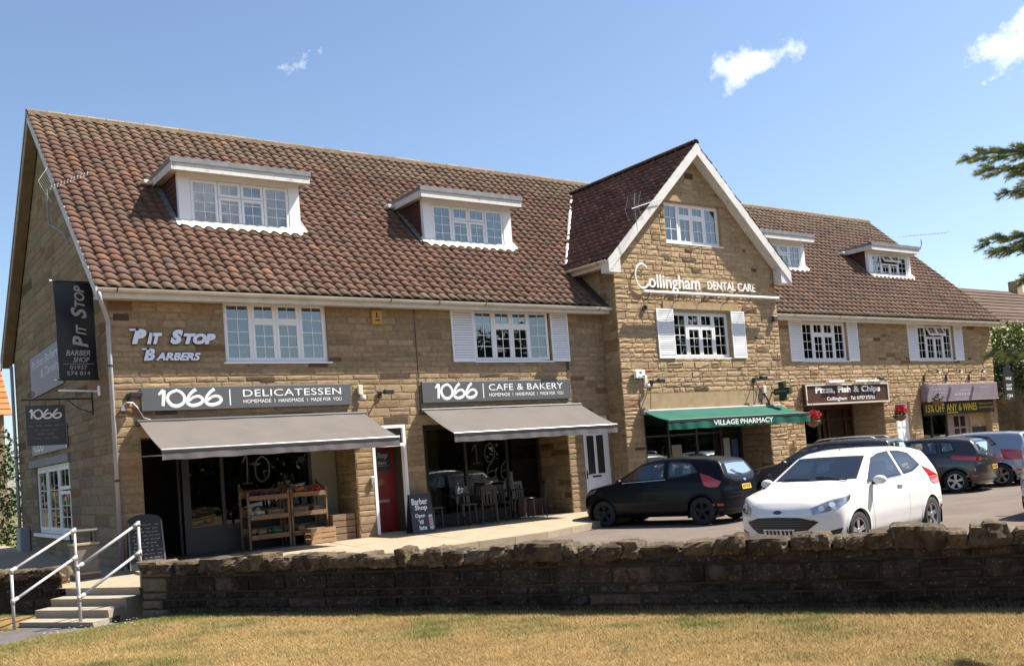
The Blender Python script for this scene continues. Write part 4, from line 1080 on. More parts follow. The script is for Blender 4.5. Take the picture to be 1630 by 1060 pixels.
# small white flowers in the turf beside the steps
fb = MB(); gf = np.random.default_rng(5)
for i in range(110):
    p = W0 + WD * gf.normal(-.35, .8) + WN_ * abs(gf.normal(1.0, .7)); z = zl(p.x, p.y) + gf.uniform(.04, .08)
    if path_d(p.x, p.y) < .75: continue
    fb.add([(p.x + .011 * math.cos(a), p.y + .011 * math.sin(a), z + .004 * math.sin(3 * a)) for a in np.linspace(0, 5.4, 7)], [tuple(range(7))])
fo = fb.build('daisies', mat('daisy_white', (.7, .7, .62), rough=.8), None, kind='stuff'); fo['label'] = 'tiny white flowers in the grass beside the steps'; fo['category'] = 'flowers'
# ------------------------------------------------------------------ shop fronts (parts of the terrace)
M_FRAMEDK = mat('dark_shopfront_frame', (.03, .028, .027), rough=.5)
M_FRAMERED = mat('maroon_frame', (.055, .012, .012), rough=.5)
M_FRAMEPK = mat('mauve_frame', (.26, .19, .20), rough=.55)
M_FLOORIN = mat('dark_floor', (.06, .05, .045), rough=.6, var=.2, vscale=3)
M_FROST = mat('etched_vinyl', (.085, .088, .088), rough=.7)
M_CREAMPANEL = mat('olive_cream_panel', (.23, .22, .17), rough=.7, var=.1, vscale=2)
M_BRASS = mat('dull_metal', (.35, .33, .3), rough=.4, metal=.8)

def shopfront(y, x0, x1, z0, z1, mull, fm, name='shop_window', stall=.35, transom=None, gl=None):
    """framed shop glazing in plane y; mull = x positions of mullions"""
    pn = Panel((0, y, 0)); b = MB()
    pn.rect(b, x0, x1, z1 - .09, z1, -.09, 0); pn.rect(b, x0, x1, z0, z0 + stall, -.09, 0)
    ed = [x0] + mull + [x1]
    for i, m_ in enumerate(ed):
        a = m_ - .035; a = max(x0, min(a, x1 - .07)); pn.rect(b, a, a + .07, z0 + stall, z1 - .09, -.09, -.001)
    if transom: pn.rect(b, x0 + .07, x1 - .07, transom, transom + .05, -.07, -.004)
    w = b.build(name, fm, shop)
    for a, c in zip(ed[:-1], ed[1:]):
        g = MB(); pn.rect(g, a + .036, c - .036, z0 + stall, z1 - .09, -.05, -.044); g.build('pane', gl or M_SHOPGLASS, w)
    return w

# delicatessen
def tiled_floor(x0, x1, y0, y1, z):
    b = MB(); b.box(x0, x1, y0, y1, z, z + .004); return b
b = tiled_floor(2.16, 6.59, .0, 4.4, .003); b.build('shop_floor', M_FLOORIN, shop)
df = shopfront(.95, 3.25, 6.0, 0, 2.37, [4.0], M_FRAMEDK, stall=.55)
b = MB(); b.box(6.0, 6.58, .95, 1.03, 0, 2.37); b.build('panel', M_CREAMPANEL, shop)
b = MB(); b.box(2.1, 6.62, .95, 1.05, 2.37, 2.74); b.build('bulkhead', M_FRAMEDK, shop)
# open double doorway on the left of the delicatessen
b = MB(); b.box(2.16, 2.24, .95, 1.03, 0, 2.37); b.box(3.17, 3.249, .95, 1.03, 0, 2.37); b.build('door_frame', M_FRAMEDK, shop)
b = MB(); b.box(3.10, 3.15, 1.05, 1.9, 0.01, 2.2); b.build('door', M_FRAMEDK, shop)
pn = Panel((0, .95, 0)); b = MB()
pn.stroke(b, [(4.46, 1.80), (4.56, 1.93), (4.54, 1.36)], .02, -.036, 6); pn.stroke(b, [(4.44, 1.36), (4.66, 1.36)], .014, -.036, 6)
pn.stroke(b, [(4.90, 1.92), (4.76, 1.80), (4.74, 1.52), (4.86, 1.38), (5.02, 1.50), (5.03, 1.78), (4.90, 1.92)], .020, -.036, 6)
b.build('window_numeral', M_FROST, df)
b = MB()
pn.stroke(b, [(5.14, 1.30), (5.02, 1.15), (5.02, .98), (5.12, .90), (5.22, .98), (5.18, 1.10), (5.04, 1.06)], .018, -.036, 6)
pn.stroke(b, [(5.44, 1.30), (5.32, 1.15), (5.32, .98), (5.42, .90), (5.52, .98), (5.48, 1.10), (5.34, 1.06)], .018, -.036, 6)
b.build('window_numeral', M_FROST, df)
# counter, shelves, lights inside
def box_thing(name, label, cat, parts, loc, group=None):
    t = thing(name, label, cat, loc, group)
    for nm, m_, fn in parts:
        b = MB(); fn(b); b.build(nm, m_, t)
    return t
box_thing('shop_counter', 'dark timber counter inside the delicatessen window', 'counter', [
    ('front', mat('dark_timber', (.05, .03, .02), rough=.6, var=.3, vscale=4, stretch=(6, 6, 1)), lambda b: b.box(3.3, 4.25, 1.25, 1.85, 0.01, .82)), ('worktop', M_WOOD2, lambda b: b.box(3.27, 4.28, 1.2, 1.9, .82, .86))], (3.8, 1.5, 0.01))
M_ORANGE = mat('oranges', (.55, .14, .02), rough=.55); M_GREENV = mat('greens', (.06, .12, .03), rough=.7); M_BROWNV = mat('potatoes', (.22, .14, .07), rough=.85); M_REDV = mat('tomatoes', (.38, .03, .02), rough=.4)
M_WRAP = mat('pale_packets', (.48, .47, .44), rough=.6); M_PURP = mat('plums', (.09, .02, .05), rough=.5); M_YELV = mat('lemons', (.5, .36, .04), rough=.5)
def heap(name, label, cat, c, rx, ry, n, r, m_, group='produce on show outside the delicatessen'):
    b = MB(); g = np.random.default_rng(int(abs(c[0] * 977 + c[2] * 131)) + n)
    for i in range(n):
        a = g.random() * 6.28; q = math.sqrt(g.random()); rr = r * g.uniform(.85, 1.15); hh = (1 - q) * r * 1.2
        p = (c[0] + math.cos(a) * q * rx, c[1] + math.sin(a) * q * ry, c[2] + rr + hh * g.random())
        b.lathe([(rr * math.sin(math.pi * k / 5) + 1e-4, -rr * math.cos(math.pi * k / 5)) for k in range(6)], p, 7)
    return tag(b.build(name, m_, None, smooth=True), label, cat, group)
heap('orange_pile', 'oranges heaped on the counter inside the delicatessen', 'oranges', (3.62, 1.42, .87), .16, .1, 14, .04, M_ORANGE)
# rack, two bays of three shelves
M_RACK = mat('shaded_rack_wood', (.20, .118, .058), rough=.75, var=.3, vscale=6, bump=.25, bscale=20, stretch=(1, 1, 7))  # darker copy of the pale wood, awning shade put into its colour
def rack(x0, x1, label):
    y0, y1 = .28, .78
    t = thing('display_rack', label, 'rack', ((x0 + x1) / 2, .5, 0.008), 'wooden display racks outside the delicatessen')
    for x in (x0, x1 - .04):
        for y in (y0, y1 - .04):
            b = MB(); b.obox((x, y, .008), (.04, 0, 0), (0, .04, 0), (0, 0, 1.16 if y == y0 else 1.34)); b.build('upright', M_RACK, t)
    for k, z in enumerate((.22, .62, 1.02)):
        b = MB(); b.obox((x0 + .041, y0 - .02, z), (x1 - x0 - .082, 0, 0), (0, y1 - y0 - .02, .07), (0, .0, .018)); sh = b.build('shelf', M_WOOD2, t)
        b = MB(); b.box(x0 + .0405, x1 - .0405, y0 - .035, y0 - .0205, z - .02, z + .075); b.build('shelf_lip', M_RACK, sh)
        b = MB(); b.box(x0 + .0405, x1 - .0405, y1 - .03, y1 - .012, z + .04, z + .20); b.build('back_board', M_WOOD2, sh)
    for x in (x0, x1 - .04):
        b = MB(); b.obox((x + .005, y0 + .04, 1.10), (.03, 0, 0), (0, y1 - y0 - .08, .16), (0, 0, .035)); b.build('top_rail', M_RACK, t)
    return t
rack(4.25, 5.16, 'left wooden display rack with potatoes and bread outside the delicatessen')
rack(5.19, 6.02, 'right wooden display rack with oranges and plants beside the crates')
for nm, lb, x, z, rx, n, r, m_ in (('tomato_pile', 'red fruit on the top shelf of the left rack', 4.55, 1.05, .16, 18, .032, M_PURP), ('plum_pile', 'dark plums on the top shelf of the left rack', 4.9, 1.05, .14, 16, .03, M_PURP), ('orange_pile', 'oranges on the top shelf of the right rack', 5.5, 1.05, .12, 14, .042, M_ORANGE),
    ('tomato_pile', 'tomatoes on the top shelf of the right rack', 5.82, 1.05, .12, 12, .04, M_REDV), ('potato_pile', 'potatoes on the bottom shelf of the left rack', 4.5, .26, .16, 22, .045, M_BROWNV), ('greens_pile', 'green vegetables on the bottom shelf of the left rack', 4.86, .26, .15, 18, .035, M_GREENV),
    ('lemon_pile', 'pale packets and lemons on the middle shelf of the left rack', 4.52, .65, .13, 14, .038, M_WRAP), ('onion_pile', 'onions on the bottom shelf of the right rack', 5.42, .26, .12, 14, .04, M_BROWNV)):
    heap(nm, lb, 'produce', (x, .46, z + .03), rx, .12, n, r * 1.15, m_)
def basket(x, y, z, w, label):
    t = thing('basket', label, 'basket', (x, y, z), 'wooden baskets on the display racks')
    b = MB(); b.box(x - w / 2, x + w / 2, y - .12, y + .12, z, z + .012); b.build('base', M_WOOD2, t)
    for (a, c, d, e) in ((x - w / 2, x + w / 2, y - .12, y - .108), (x - w / 2, x + w / 2, y + .108, y + .12), (x - w / 2, x - w / 2 + .012, y - .107, y + .107), (x + w / 2 - .012, x + w / 2, y - .107, y + .107)):
        b = MB(); b.box(a, c, d, e, z + .013, z + .12); b.build('side', M_WOOD2, t)
basket(4.9, .5, .66, .34, 'basket on the middle shelf of the left rack'); basket(5.45, .5, .66, .34, 'wide basket on the middle shelf of the right rack'); basket(5.84, .5, .66, .2, 'small basket at the end of the middle shelf')
for i, (x, m_, l) in enumerate(((4.42, M_WRAP, 'pale packet'), (4.60, M_YELV, 'yellow packet'))):
    b = MB(); b.bbox(x - .04, x + .04, .60, .66, .66, .84, .012); tag(b.build('packet', m_), l + ' standing on the middle shelf of the left rack', 'packet')
def crate(x0, x1, y0, y1, z0, n, h, m_, label):
    t = thing('crate', label, 'crate', ((x0 + x1) / 2, (y0 + y1) / 2, z0), 'slatted crates outside the delicatessen')
    for k in range(n):
        z = z0 + k * h / n
        for a, c in ((y0, y0 + .014), (y1 - .014, y1)):
            b = MB(); b.box(x0, x1, a, c, z + .006, z + h / n - .012); b.build('slat', m_, t)
        for a, c in ((x0 + .001, x0 + .014), (x1 - .014, x1 - .001)):
            b = MB(); b.box(a, c, y0 + .0145, y1 - .0145, z + .006, z + h / n - .012); b.build('slat', m_, t)
    for x in (x0 + .015, x1 - .045):
        for y in (y0 + .0145, y1 - .0445):
            b = MB(); b.box(x, x + .03, y, y + .03, z0, z0 + h - .01); b.build('corner_post', m_, t)
    b = MB(); b.box(x0 + .015, x1 - .015, y0 + .045, y1 - .045, z0 + .01, z0 + .02); b.build('base', m_, t)
crate(5.42, 5.98, -.12, .24, .006, 3, .33, M_WOOD, 'pale new wooden crate lit by the sun in front of the rack')
crate(6.04, 6.56, .12, .55, .006, 4, .56, M_WOOD2, 'old brown slatted crate beside the stone pillar')

# red door with its porch
b = MB(); pnm = P_MAIN
for a, c, d, e in ((7.02, 7.09, 0, 2.405), (7.80, 7.87, 0, 2.405), (7.09, 7.80, 2.335, 2.405), (7.09, 7.80, 1.93, 2.0)): P_MAIN.rect(b, a, c, d, e, -.12, .012)
fr = b.build('door_frame', M_WHITE, shop)
b = MB(); b.box(7.09, 7.80, .06, .08, 2.0, 2.335); tp = b.build('transom_panel', M_BLACK, fr)
b = MB(); Panel((0, .06, 0)).text(b, 'Entrance', 7.13, 7.77, 2.09, 2.23, .004, .003, .01); b.build('lettering', M_LETTER, fr)
b = MB(); b.box(7.03, 7.07, .121, .55, .0, 1.93); b.build('porch_lining', mat('olive_lining', (.05, .042, .03), rough=.8), fr)
b = MB(); b.box(7.82, 7.86, .121, .55, .0, 1.93); b.box(7.07, 7.82, .121, .55, 1.935, 1.96); b.build('porch_lining', MATS['olive_lining'], fr)
b = MB(); b.box(7.072, 7.818, .5, .545, .03, 1.93); rd = b.build('door', M_RED, shop); rd['label'] = 'red door of the barbers'
pn = Panel((0, .5, 0))
for (a, c, d, e) in ((7.17, 7.42, .15, .75), (7.48, 7.73, .15, .75), (7.17, 7.42, .85, 1.32), (7.48, 7.73, .85, 1.32)):
    b = MB(); pn.rect(b, a, c, d, e, -.001, .008); pn.rect(b, a + .03, c - .03, d + .03, e - .03, .008, .014); b.build('door_panel', M_RED, rd)
b = MB(); pn.rect(b, 7.28, 7.62, .70, .76, .014, .022); b.build('letter_plate', M_BRASS, rd)
b = MB(); b.lathe([(.075, 0), (.085, -.012), (.06, -.02)], (7.45, .497, 1.15), 16, axis='y'); b.build('door_knocker', mat('old_brass', (.25, .13, .05), rough=.45, metal=.7), rd)
sg = thing('door_sign', 'black barbers sign fixed to the upper part of the red door', 'sign', (7.45, .49, 1.4)); b = MB(); pn.rect(b, 7.12, 7.70, 1.40, 1.86, .0145, .026); b.build('board', M_BLACK, sg)
b = MB(); pn.text(b, 'Pit Stop', 7.17, 7.64, 1.66, 1.82, .03, .003, .01, .3); pn.text(b, 'Barbers', 7.24, 7.60, 1.55, 1.63, .03, .003, .01, .3); pn.rect(b, 7.16, 7.66, 1.515, 1.522, .027, .029); b.build('lettering', mat('dim_lettering', (.3, .3, .3), rough=.5), sg)
b = MB(); b.box(7.0, 7.9, -.12, .5, -.003, .03); b.build('threshold', M_PAVE, shop)
it = thing('intercom', 'small grey intercom box on the pillar beside the red door', 'intercom', (6.98, -.05, 1.15)); b = MB(); b.bbox(6.92, 7.0, -.08, -.021, 1.12, 1.30, .008); b.build('case', M_ALU, it); b = MB(); b.lathe([(.012, 0), (.012, -.006)], (6.96, -.081, 1.16), 10, axis='y'); b.build('button', M_BLACK, it)

# cafe
b = tiled_floor(8.34, 12.49, .0, 4.4, .003); b.build('shop_floor', M_FLOORIN, shop)
cf = shopfront(1.2, 9.05, 12.49, 0, 2.4, [10.2, 11.45], M_FRAMEDK, stall=.25)
b = MB(); b.box(8.30, 12.51, 1.2, 1.3, 2.4, 2.74); b.build('bulkhead', M_FRAMEDK, shop)
b = MB(); b.box(8.35, 8.42, 1.2, 1.28, 0, 2.4); b.box(8.98, 9.049, 1.2, 1.28, 0, 2.4); b.build('door_frame', M_FRAMEDK, shop)
b = MB(); b.box(8.425, 8.975, 1.22, 1.26, .02, 2.39, ); cd = b.build('door', M_FRAMEDK, shop)
for nm, xa, xb in (('a', 9.55, 10.02), ('b', 10.95, 11.4)):
    b = MB(); b.box(xa, xb, 2.2, 2.25, .0, 2.7); b.build('inner_pier', mat('tan_plaster', (.33, .25, .15), rough=.9), shop)
pn = Panel((0, 1.2, 0)); b = MB()
pn.stroke(b, [(10.42, 1.74), (10.54, 1.86), (10.54, 1.40)], .02, -.036, 6); pn.stroke(b, [(10.42, 1.40), (10.68, 1.42)], .014, -.036, 6)
pn.stroke(b, [(10.96, 1.90), (10.82, 1.80), (10.80, 1.55), (10.90, 1.42), (11.06, 1.52), (11.08, 1.78), (10.96, 1.90)], .02, -.036, 6); b.build('window_numeral', M_FROST, cf)
b = MB()
for dx in (0, .42): pn.stroke(b, [(11.02 + dx, 1.44), (10.86 + dx, 1.28), (10.84 + dx, 1.05), (10.96 + dx, .96), (11.08 + dx, 1.06), (11.04 + dx, 1.2), (10.86 + dx, 1.16)], .02, -.036, 6)
b.build('window_numeral', M_FROST, cf)
b = MB(); b.box(11.55, 12.46, .95, 1.19, 0.008, .06); b.box(11.55, 12.46, 1.0, 1.19, .06, .42); b.build('window_seat', mat('red_brown_plinth', (.14, .05, .035), rough=.7, var=.2, vscale=6), shop)
M_BISTRO = mat('black_cafe_furniture', (.02, .018, .017), rough=.5); M_CHROME = mat('chrome', (.7, .7, .7), rough=.15, metal=1); M_CHAIRW = mat('grey_painted_chair', (.16, .155, .145), rough=.7)
def cafe_table(x, y, label):
    t = thing('cafe_table', label, 'table', (x, y, .008), 'cafe tables under the awning')
    b = MB(); b.lathe([(.33, 0), (.34, .012), (.33, .025)], (x, y, .70), 24); b.build('table_top', M_BISTRO, t)
    b = MB(); b.tube([(x, y, .7), (x, y, .03)], .025, 8); b.build('pedestal', M_BISTRO, t, smooth=True)
    for k in range(3):
        w = 2.1 * k + .4; b = MB(); b.tube([(x, y, .22), (x + .14 * math.cos(w), y + .14 * math.sin(w), .14), (x + .28 * math.cos(w), y + .28 * math.sin(w), .022)], .016, 6); b.build('foot', M_BISTRO, t)
def chair(x, y, rz, m_, label, slats=4):
    t = thing('chair', label, 'chair', (x, y, .008), 'chairs at the cafe tables', rz)
    for sx in (-.17, .17):
        b = MB(); b.tube([(sx, -.17, 0), (sx * .92, -.16, .44)], .015, 6); b.build('leg', m_, t)
        b = MB(); b.tube([(sx, .19, 0), (sx * .95, .17, .44), (sx * .95, .22, .88)], .016, 6); b.build('leg', m_, t)
    b = MB(); b.bbox(-.2, .2, -.2, .19, .43, .46, .012); b.build('seat', m_, t)
    b = MB(); b.box(-.165, .165, .205, .225, .80, .88); br = b.build('backrest', m_, t)
    for k in range(slats):
        u = -.12 + .24 * k / (slats - 1); b = MB(); b.obox((u - .018, .178, .47), (.036, 0, 0), (0, .012, 0), (0, .032, .335)); b.build('back_slat', m_, br)
cafe_table(9.2, -.05, 'left black cafe table with a water bottle'); cafe_table(10.75, .15, 'right black cafe table beside the pale chair')
chair(8.75, .55, .4, M_CHAIRW, 'pale chair next to the cafe door'); chair(9.75, .62, -.1, M_CHAIRW, 'pale slatted chair behind the left cafe table')
chair(9.75, -.35, 2.6, M_BISTRO, 'black chair in front of the left cafe table'); chair(10.25, -.1, 2.2, M_BISTRO, 'black chair between the two cafe tables')
chair(11.45, .6, .2, M_CHAIRW, 'pale slatted chair against the right of the cafe window'); chair(11.3, -.1, -1.9, M_BISTRO, 'black chair at the right end of the cafe tables')
bt = thing('water_bottle', 'clear glass water bottle on the left cafe table', 'bottle', (9.1, -.1, .726)); b = MB(); b.lathe([(.035, 0), (.04, .02), (.04, .15), (.014, .20), (.014, .25)], (9.1, -.1, .726), 12); b.build('glass', glass_mat('bottle_glass', (.85, .9, .9), .25), bt, smooth=True); b = MB(); b.lathe([(.016, 0), (.016, .02)], (9.1, -.1, .977), 10); b.build('cap', M_ALU, bt)
bt = thing('jug', 'glass jug beside the water bottle on the left cafe table', 'jug', (9.24, -.0, .726)); b = MB(); b.lathe([(.045, 0), (.055, .03), (.05, .12), (.055, .18)], (9.24, 0, .726), 12); b.build('glass', MATS['bottle_glass'], bt, smooth=True); b = MB(); b.tube([(9.29, 0, .75), (9.33, 0, .80), (9.29, 0, .88)], .008, 6); b.build('handle', MATS['bottle_glass'], bt)

# white doors
def upvc_door(pn, u0, u1, v1, label, glazed=True, w=-.1):
    b = MB(); pn.rect(b, u0, u0 + .07, 0, v1, w - .06, w + .02); pn.rect(b, u1 - .07, u1, 0, v1, w - .06, w + .02); pn.rect(b, u0 + .07, u1 - .07, v1 - .07, v1, w - .06, w + .02)
    pn.rect(b, u0 + .07, u1 - .07, 2.0, 2.05, w - .06, w + .02); fr_ = b.build('door_frame', M_WHITE, shop)
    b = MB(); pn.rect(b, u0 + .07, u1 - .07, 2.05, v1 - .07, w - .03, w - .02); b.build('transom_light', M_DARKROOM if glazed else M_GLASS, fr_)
    b = MB(); pn.rect(b, u0 + .071, u1 - .071, .02, 1.995, w - .045, w); d = b.build('door', M_WHITE, shop); d['label'] = label
    mid = (u0 + u1) / 2
    if glazed:
        for a, c in ((u0 + .17, mid - .04), (mid + .04, u1 - .17)):
            b = MB(); pn.rect(b, a, c, .92, 1.90, w + .001, w + .006); b.build('glazed_panel', mat('door_glass', (.035, .035, .03), rough=.08, spec=.6), d)
            for e in ((a - .02, a, .90, 1.92), (c, c + .02, .90, 1.92), (a, c, .90, .92), (a, c, 1.90, 1.92)):
                b = MB(); pn.rect(b, *e, w + .001, w + .014); b.build('bead', M_WHITE, d)
        b = MB(); pn.rect(b, mid - .012, mid - .008, .05, .80, w + .001, w + .003); b.build('groove', mat('pale_grey', (.4, .4, .4), rough=.6), d)
    else:
        for r_ in ((.12, .78), (.95, 1.42), (1.52, 1.9)):
            for a, c in ((u0 + .16, mid - .04), (mid + .04, u1 - .16)):
                b = MB(); pn.rect(b, a, c, r_[0], r_[1], w + .001, w + .008); pn.rect(b, a + .03, c - .03, r_[0] + .03, r_[1] - .03, w + .008, w + .016); b.build('door_panel', M_WHITE, d)
    b = MB(); pn.rect(b, mid - .15, mid + .13, .83, .875, w + .002, w + .02); b.build('letter_plate', M_BLACK if glazed else M_BRASS, d)
    b = MB(); b.tube([pn.p(u0 + .12, .92, w + .02), pn.p(u0 + .12, .92, w + .05), pn.p(u0 + .22, .92, w + .05)], .01, 6); pn.rect(b, u0 + .105, u0 + .135, .80, 1.02, w + .001, w + .012); b.build('handle', M_BLACK if glazed else M_BRASS, d)
    return d
upvc_door(P_MAIN, 13.0, 13.9, 2.40, 'white door with two tall glass panels beside the black car')
upvc_door(P_RIGHT, 27.07, 27.9, 2.37, 'white panelled door between the takeaway and the wine shop', False)
b = MB(); b.box(27.07, 27.9, YR - .1, YR + .3, -.01, .03); b.build('threshold', M_PAVE, shop)

# pharmacy
ph = shopfront(.5, 14.6, 19.49, 0, 2.44, [15.6, 16.5, 17.6, 18.6], M_FRAMEDK, stall=.45, transom=1.75)
b = MB(); b.box(14.62, 19.48, -.25, 4.4, .003, .007); b.build('shop_floor', M_FLOORIN, shop)
for i in range(3):
    b = MB(); b.box(15.62 + i * 0, 19.4, .9 + .01 * i, 1.2, .6 + .42 * i, .62 + .42 * i); b.build('display_shelf', mat('grey_shelf', (.2, .2, .19), rough=.6), ph)
PK = [M_WRAP, mat('blue_packet', (.06, .12, .22), rough=.5), mat('cream_packet', (.35, .32, .25), rough=.6), mat('green_packet', (.07, .16, .08), rough=.5)]
x = 15.7
while x < 19.3:
    w_ = rng.uniform(.12, .3); k = int(rng.integers(3)); z = .622 + .42 * k; h = rng.uniform(.12, .33); b = MB(); b.bbox(x, x + w_, .95, 1.05, z + .0, z + h, .005)
    tag(b.build('packet', PK[int(rng.integers(4))]), 'small packet on the dim display shelves in the pharmacy window', 'packet', 'packets in the pharmacy window'); x += w_ + rng.uniform(.02, .2)
pn = Panel((0, .5, 0))
for a, c, d, e, m_, l in ((18.72, 18.98, .75, 1.6, M_WRAP, 'left tall pale poster in the pharmacy window'), (19.06, 19.32, .72, 1.55, PK[1], 'right tall blue poster in the pharmacy window'), (16.62, 17.0, .95, 1.5, PK[2], 'cream poster in the middle of the pharmacy window')):
    b = MB(); pn.rect(b, a, c, d, e, -.0435, -.040); tag(b.build('poster', m_), l, 'poster')

# takeaway
tk = shopfront(YR + 1.2, 22.2, 24.5, 0, 2.42, [23.3], M_FRAMEDK, stall=.6)
b = MB(); b.box(22.22, 26.38, .64, 4.4, .003, .007); b.build('shop_floor', M_FLOORIN, shop)
td = shopfront(YR + 1.2, 24.5, 26.38, 0, 2.42, [25.0, 25.95], M_FRAMERED, 'shop_doorway', stall=.15, transom=1.95)
b = MB(); b.box(22.2, 26.39, YR + 1.2, YR + 1.3, 2.42, 2.74); b.build('bulkhead', M_FRAMERED, shop)
b = MB(); b.box(23.35, 24.4, YR + 1.7, YR + 1.75, 1.35, 1.85); tag(b.build('menu_board', M_FRAMERED), 'dark red menu board inside the takeaway window', 'menu board')
b = MB(); b.box(22.5, 24.4, YR + 2.0, YR + 2.6, .008, 1.0); tag(b.build('fryer_counter', mat('steel_counter', (.3, .3, .3), rough=.35, metal=.6)), 'pale steel counter inside the takeaway', 'counter')
# wine shop
ws_ = shopfront(YR + .25, 28.6, 30.6, 0, 2.3, [29.6], M_FRAMEDK, stall=.4)
b = MB(); b.box(28.62, 33.08, .64, 4.4, .003, .007); b.build('shop_floor', M_FLOORIN, shop)
b = MB(); P_RIGHT.rect(b, 30.6, 32.0, 0, 2.3, -.33, -.25); wd_ = b.build('door', M_FRAMEPK, shop); wd_['label'] = 'mauve door with small panes of the wine shop'
pn = Panel((0, YR + .25, 0))
for a in (31.0, 31.42):
    for c in (.95, 1.40):
        b = MB(); pn.rect(b, a, a + .32, c, c + .38, .001, .004); b.build('pane', mat('dark_pane', (.03, .02, .02), rough=.1), wd_)
b = MB(); P_RIGHT.rect(b, 32.0, 33.1, BASE, 2.3, -.3, -.2); b.build('infill_panel', M_DRESSED, shop)
b = MB(); P_RIGHT.rect(b, 32.1, 33.0, .85, 1.35, -.199, -.16); bo = b.build('notice_board', M_BLACK); tag(bo, 'black notice board right of the wine shop door', 'notice board')
b = MB(); pn.rect(b, 28.7, 29.55, .6, 1.35, -.09, -.06); tag(b.build('window_poster', M_BLACK), 'black poster low in the wine shop window', 'poster')
b = MB(); pn.rect(b, 30.05, 30.42, .85, 1.15, -.04, -.036); tag(b.build('notice', M_WRAP), 'small white notice in the wine shop window', 'notice')
for i in range(9):
    x = 28.8 + .2 * i; t = thing('wine_bottle', 'wine bottle standing in the wine shop window', 'bottle', (x, YR + .6, .9), 'bottles in the wine shop window'); b = MB(); b.lathe([(.038, 0), (.038, .18), (.014, .24), (.014, .31)], (x, YR + .6, .9), 10); b.build('glass', mat('dark_bottle', (.02, .03, .015), rough=.1), t, smooth=True)
    b = MB(); b.lathe([(.0385, .05), (.0385, .13)], (x, YR + .6, .9), 10); b.build('label_band', M_WRAP, t)
b = MB(); b.box(28.7, 30.55, YR + .45, YR + .75, .87, .898); b.build('display_shelf', M_WOOD2, ws_)

# ------------------------------------------------------------------ awnings
def awning(name, label, x0, x1, y0, z0, y1, z1, fx0, fx1, drop, fab, val, bar, box_m, wav=.005):
    t = thing(name, label, 'awning', ((x0 + x1) / 2, y0, z0), None)
    b = MB(); b.bbox(x0, x1, y0 - .16, y0 - .03, z0 - .07, z0 + .05, .02); b.build('cassette', box_m, t)
    n, m_ = 40, 10; V = []
    for i in range(n + 1):
        for j in range(m_ + 1):
            s, r = i / n, j / m_
            xx = (x0 + .05) * (1 - r) * (1 - s) + (x1 - .05) * (1 - r) * s + fx0 * r * (1 - s) + fx1 * r * s
            sag = -.03 * math.sin(math.pi * r) + .004 * math.sin(s * 31 + r * 2)
            V.append((xx, (y0 - .16) * (1 - r) + y1 * r, z0 * (1 - r) + z1 * r + sag))
    k = len(V); V2 = V + [(x, y, z - .006) for x, y, z in V]; F = []
    for i in range(n):
        for j in range(m_):
            a = i * (m_ + 1) + j; F += [(a, a + 1, a + m_ + 2, a + m_ + 1), (k + a + m_ + 1, k + a + m_ + 2, k + a + 1, k + a)]
    b = MB(); b.add(V2, F); b.build('canopy', fab, t, smooth=True)
    b = MB(); b.bbox(fx0 - .01, fx1 + .01, y1 - .035, y1 + .01, z1 - .012, z1 + .014, .008); b.build('front_bar', bar, t); b = MB(); b.box(fx0, fx1, y1 - .03, y1 + .005, z1 - .046, z1 - .0125); b.build('bar_shade_strip', M_CHAR, t)  # charcoal strip below the bar imitates its shade line
    b = MB(); V = []; n = 120
    for i in range(n + 1):
        s = i / n; xx = fx0 + (fx1 - fx0) * s; wv = wav * math.sin(s * 70 + 2 * math.sin(s * 11)) + wav * .6 * math.sin(s * 23)
        for j in range(4):
            r = j / 3; V.append((xx, y1 - .02 + wv * r * 1.3, z1 - .046 - drop * r + (.006 * math.sin(s * 41) * r)))
    b.add(V, [(4 * i + j, 4 * i + 4 + j, 4 * i + 5 + j, 4 * i + 1 + j) for i in range(n) for j in range(3)]); b.build('valance', val, t, smooth=True)
    for xx in (x0 + .5, x1 - .5):   # folding arms
        sgn = 1 if xx < (x0 + x1) / 2 else -1
        b = MB(); el = (xx + sgn * .55, (y0 + y1) / 2 - .1, (z0 + z1) / 2 - .09); b.tube([(xx, y0 - .1, z0 - .08), el], .022, 6); b.tube([el, (xx + sgn * .1, y1 + .01, z1 - .03)], .02, 6); b.build('folding_arm', box_m, t)
    return t
awning('awning', 'grey awning over the delicatessen', 2.05, 6.88, 0, 2.665, -1.42, 2.085, 2.12, 6.92, .14, M_FABRIC, M_VALANCE, M_ALU, M_CHAR)
awning('awning', 'grey awning over the cafe with tables beneath', 8.24, 12.93, 0, 2.68, -1.32, 2.10, 8.32, 12.98, .15, M_FABRIC, M_VALANCE, M_ALU, M_CHAR)
pa = awning('awning', 'green awning lettered for the village pharmacy', 14.48, 19.9, YW, 2.40, -1.62, 2.12, 14.42, 19.92, .20, M_GREEN, M_GREEN, M_CHAR, mat('grey_cassette', (.25, .245, .25), rough=.5), .014)
pn = Panel((0, -1.66, 0)); b = MB(); pn.text(b, 'VILLAGE PHARMACY', 16.0, 18.33, 1.925, 2.06, .016, .002, .018); b.build('lettering', M_LETTER, pa)
b = MB(); b.tube([(2.15, -.05, 2.03), (2.2, -1.3, 1.99)], .012, 6); tag(b.build('awning_rod', M_ALU), 'thin metal rod under the left end of the delicatessen awning', 'rod')
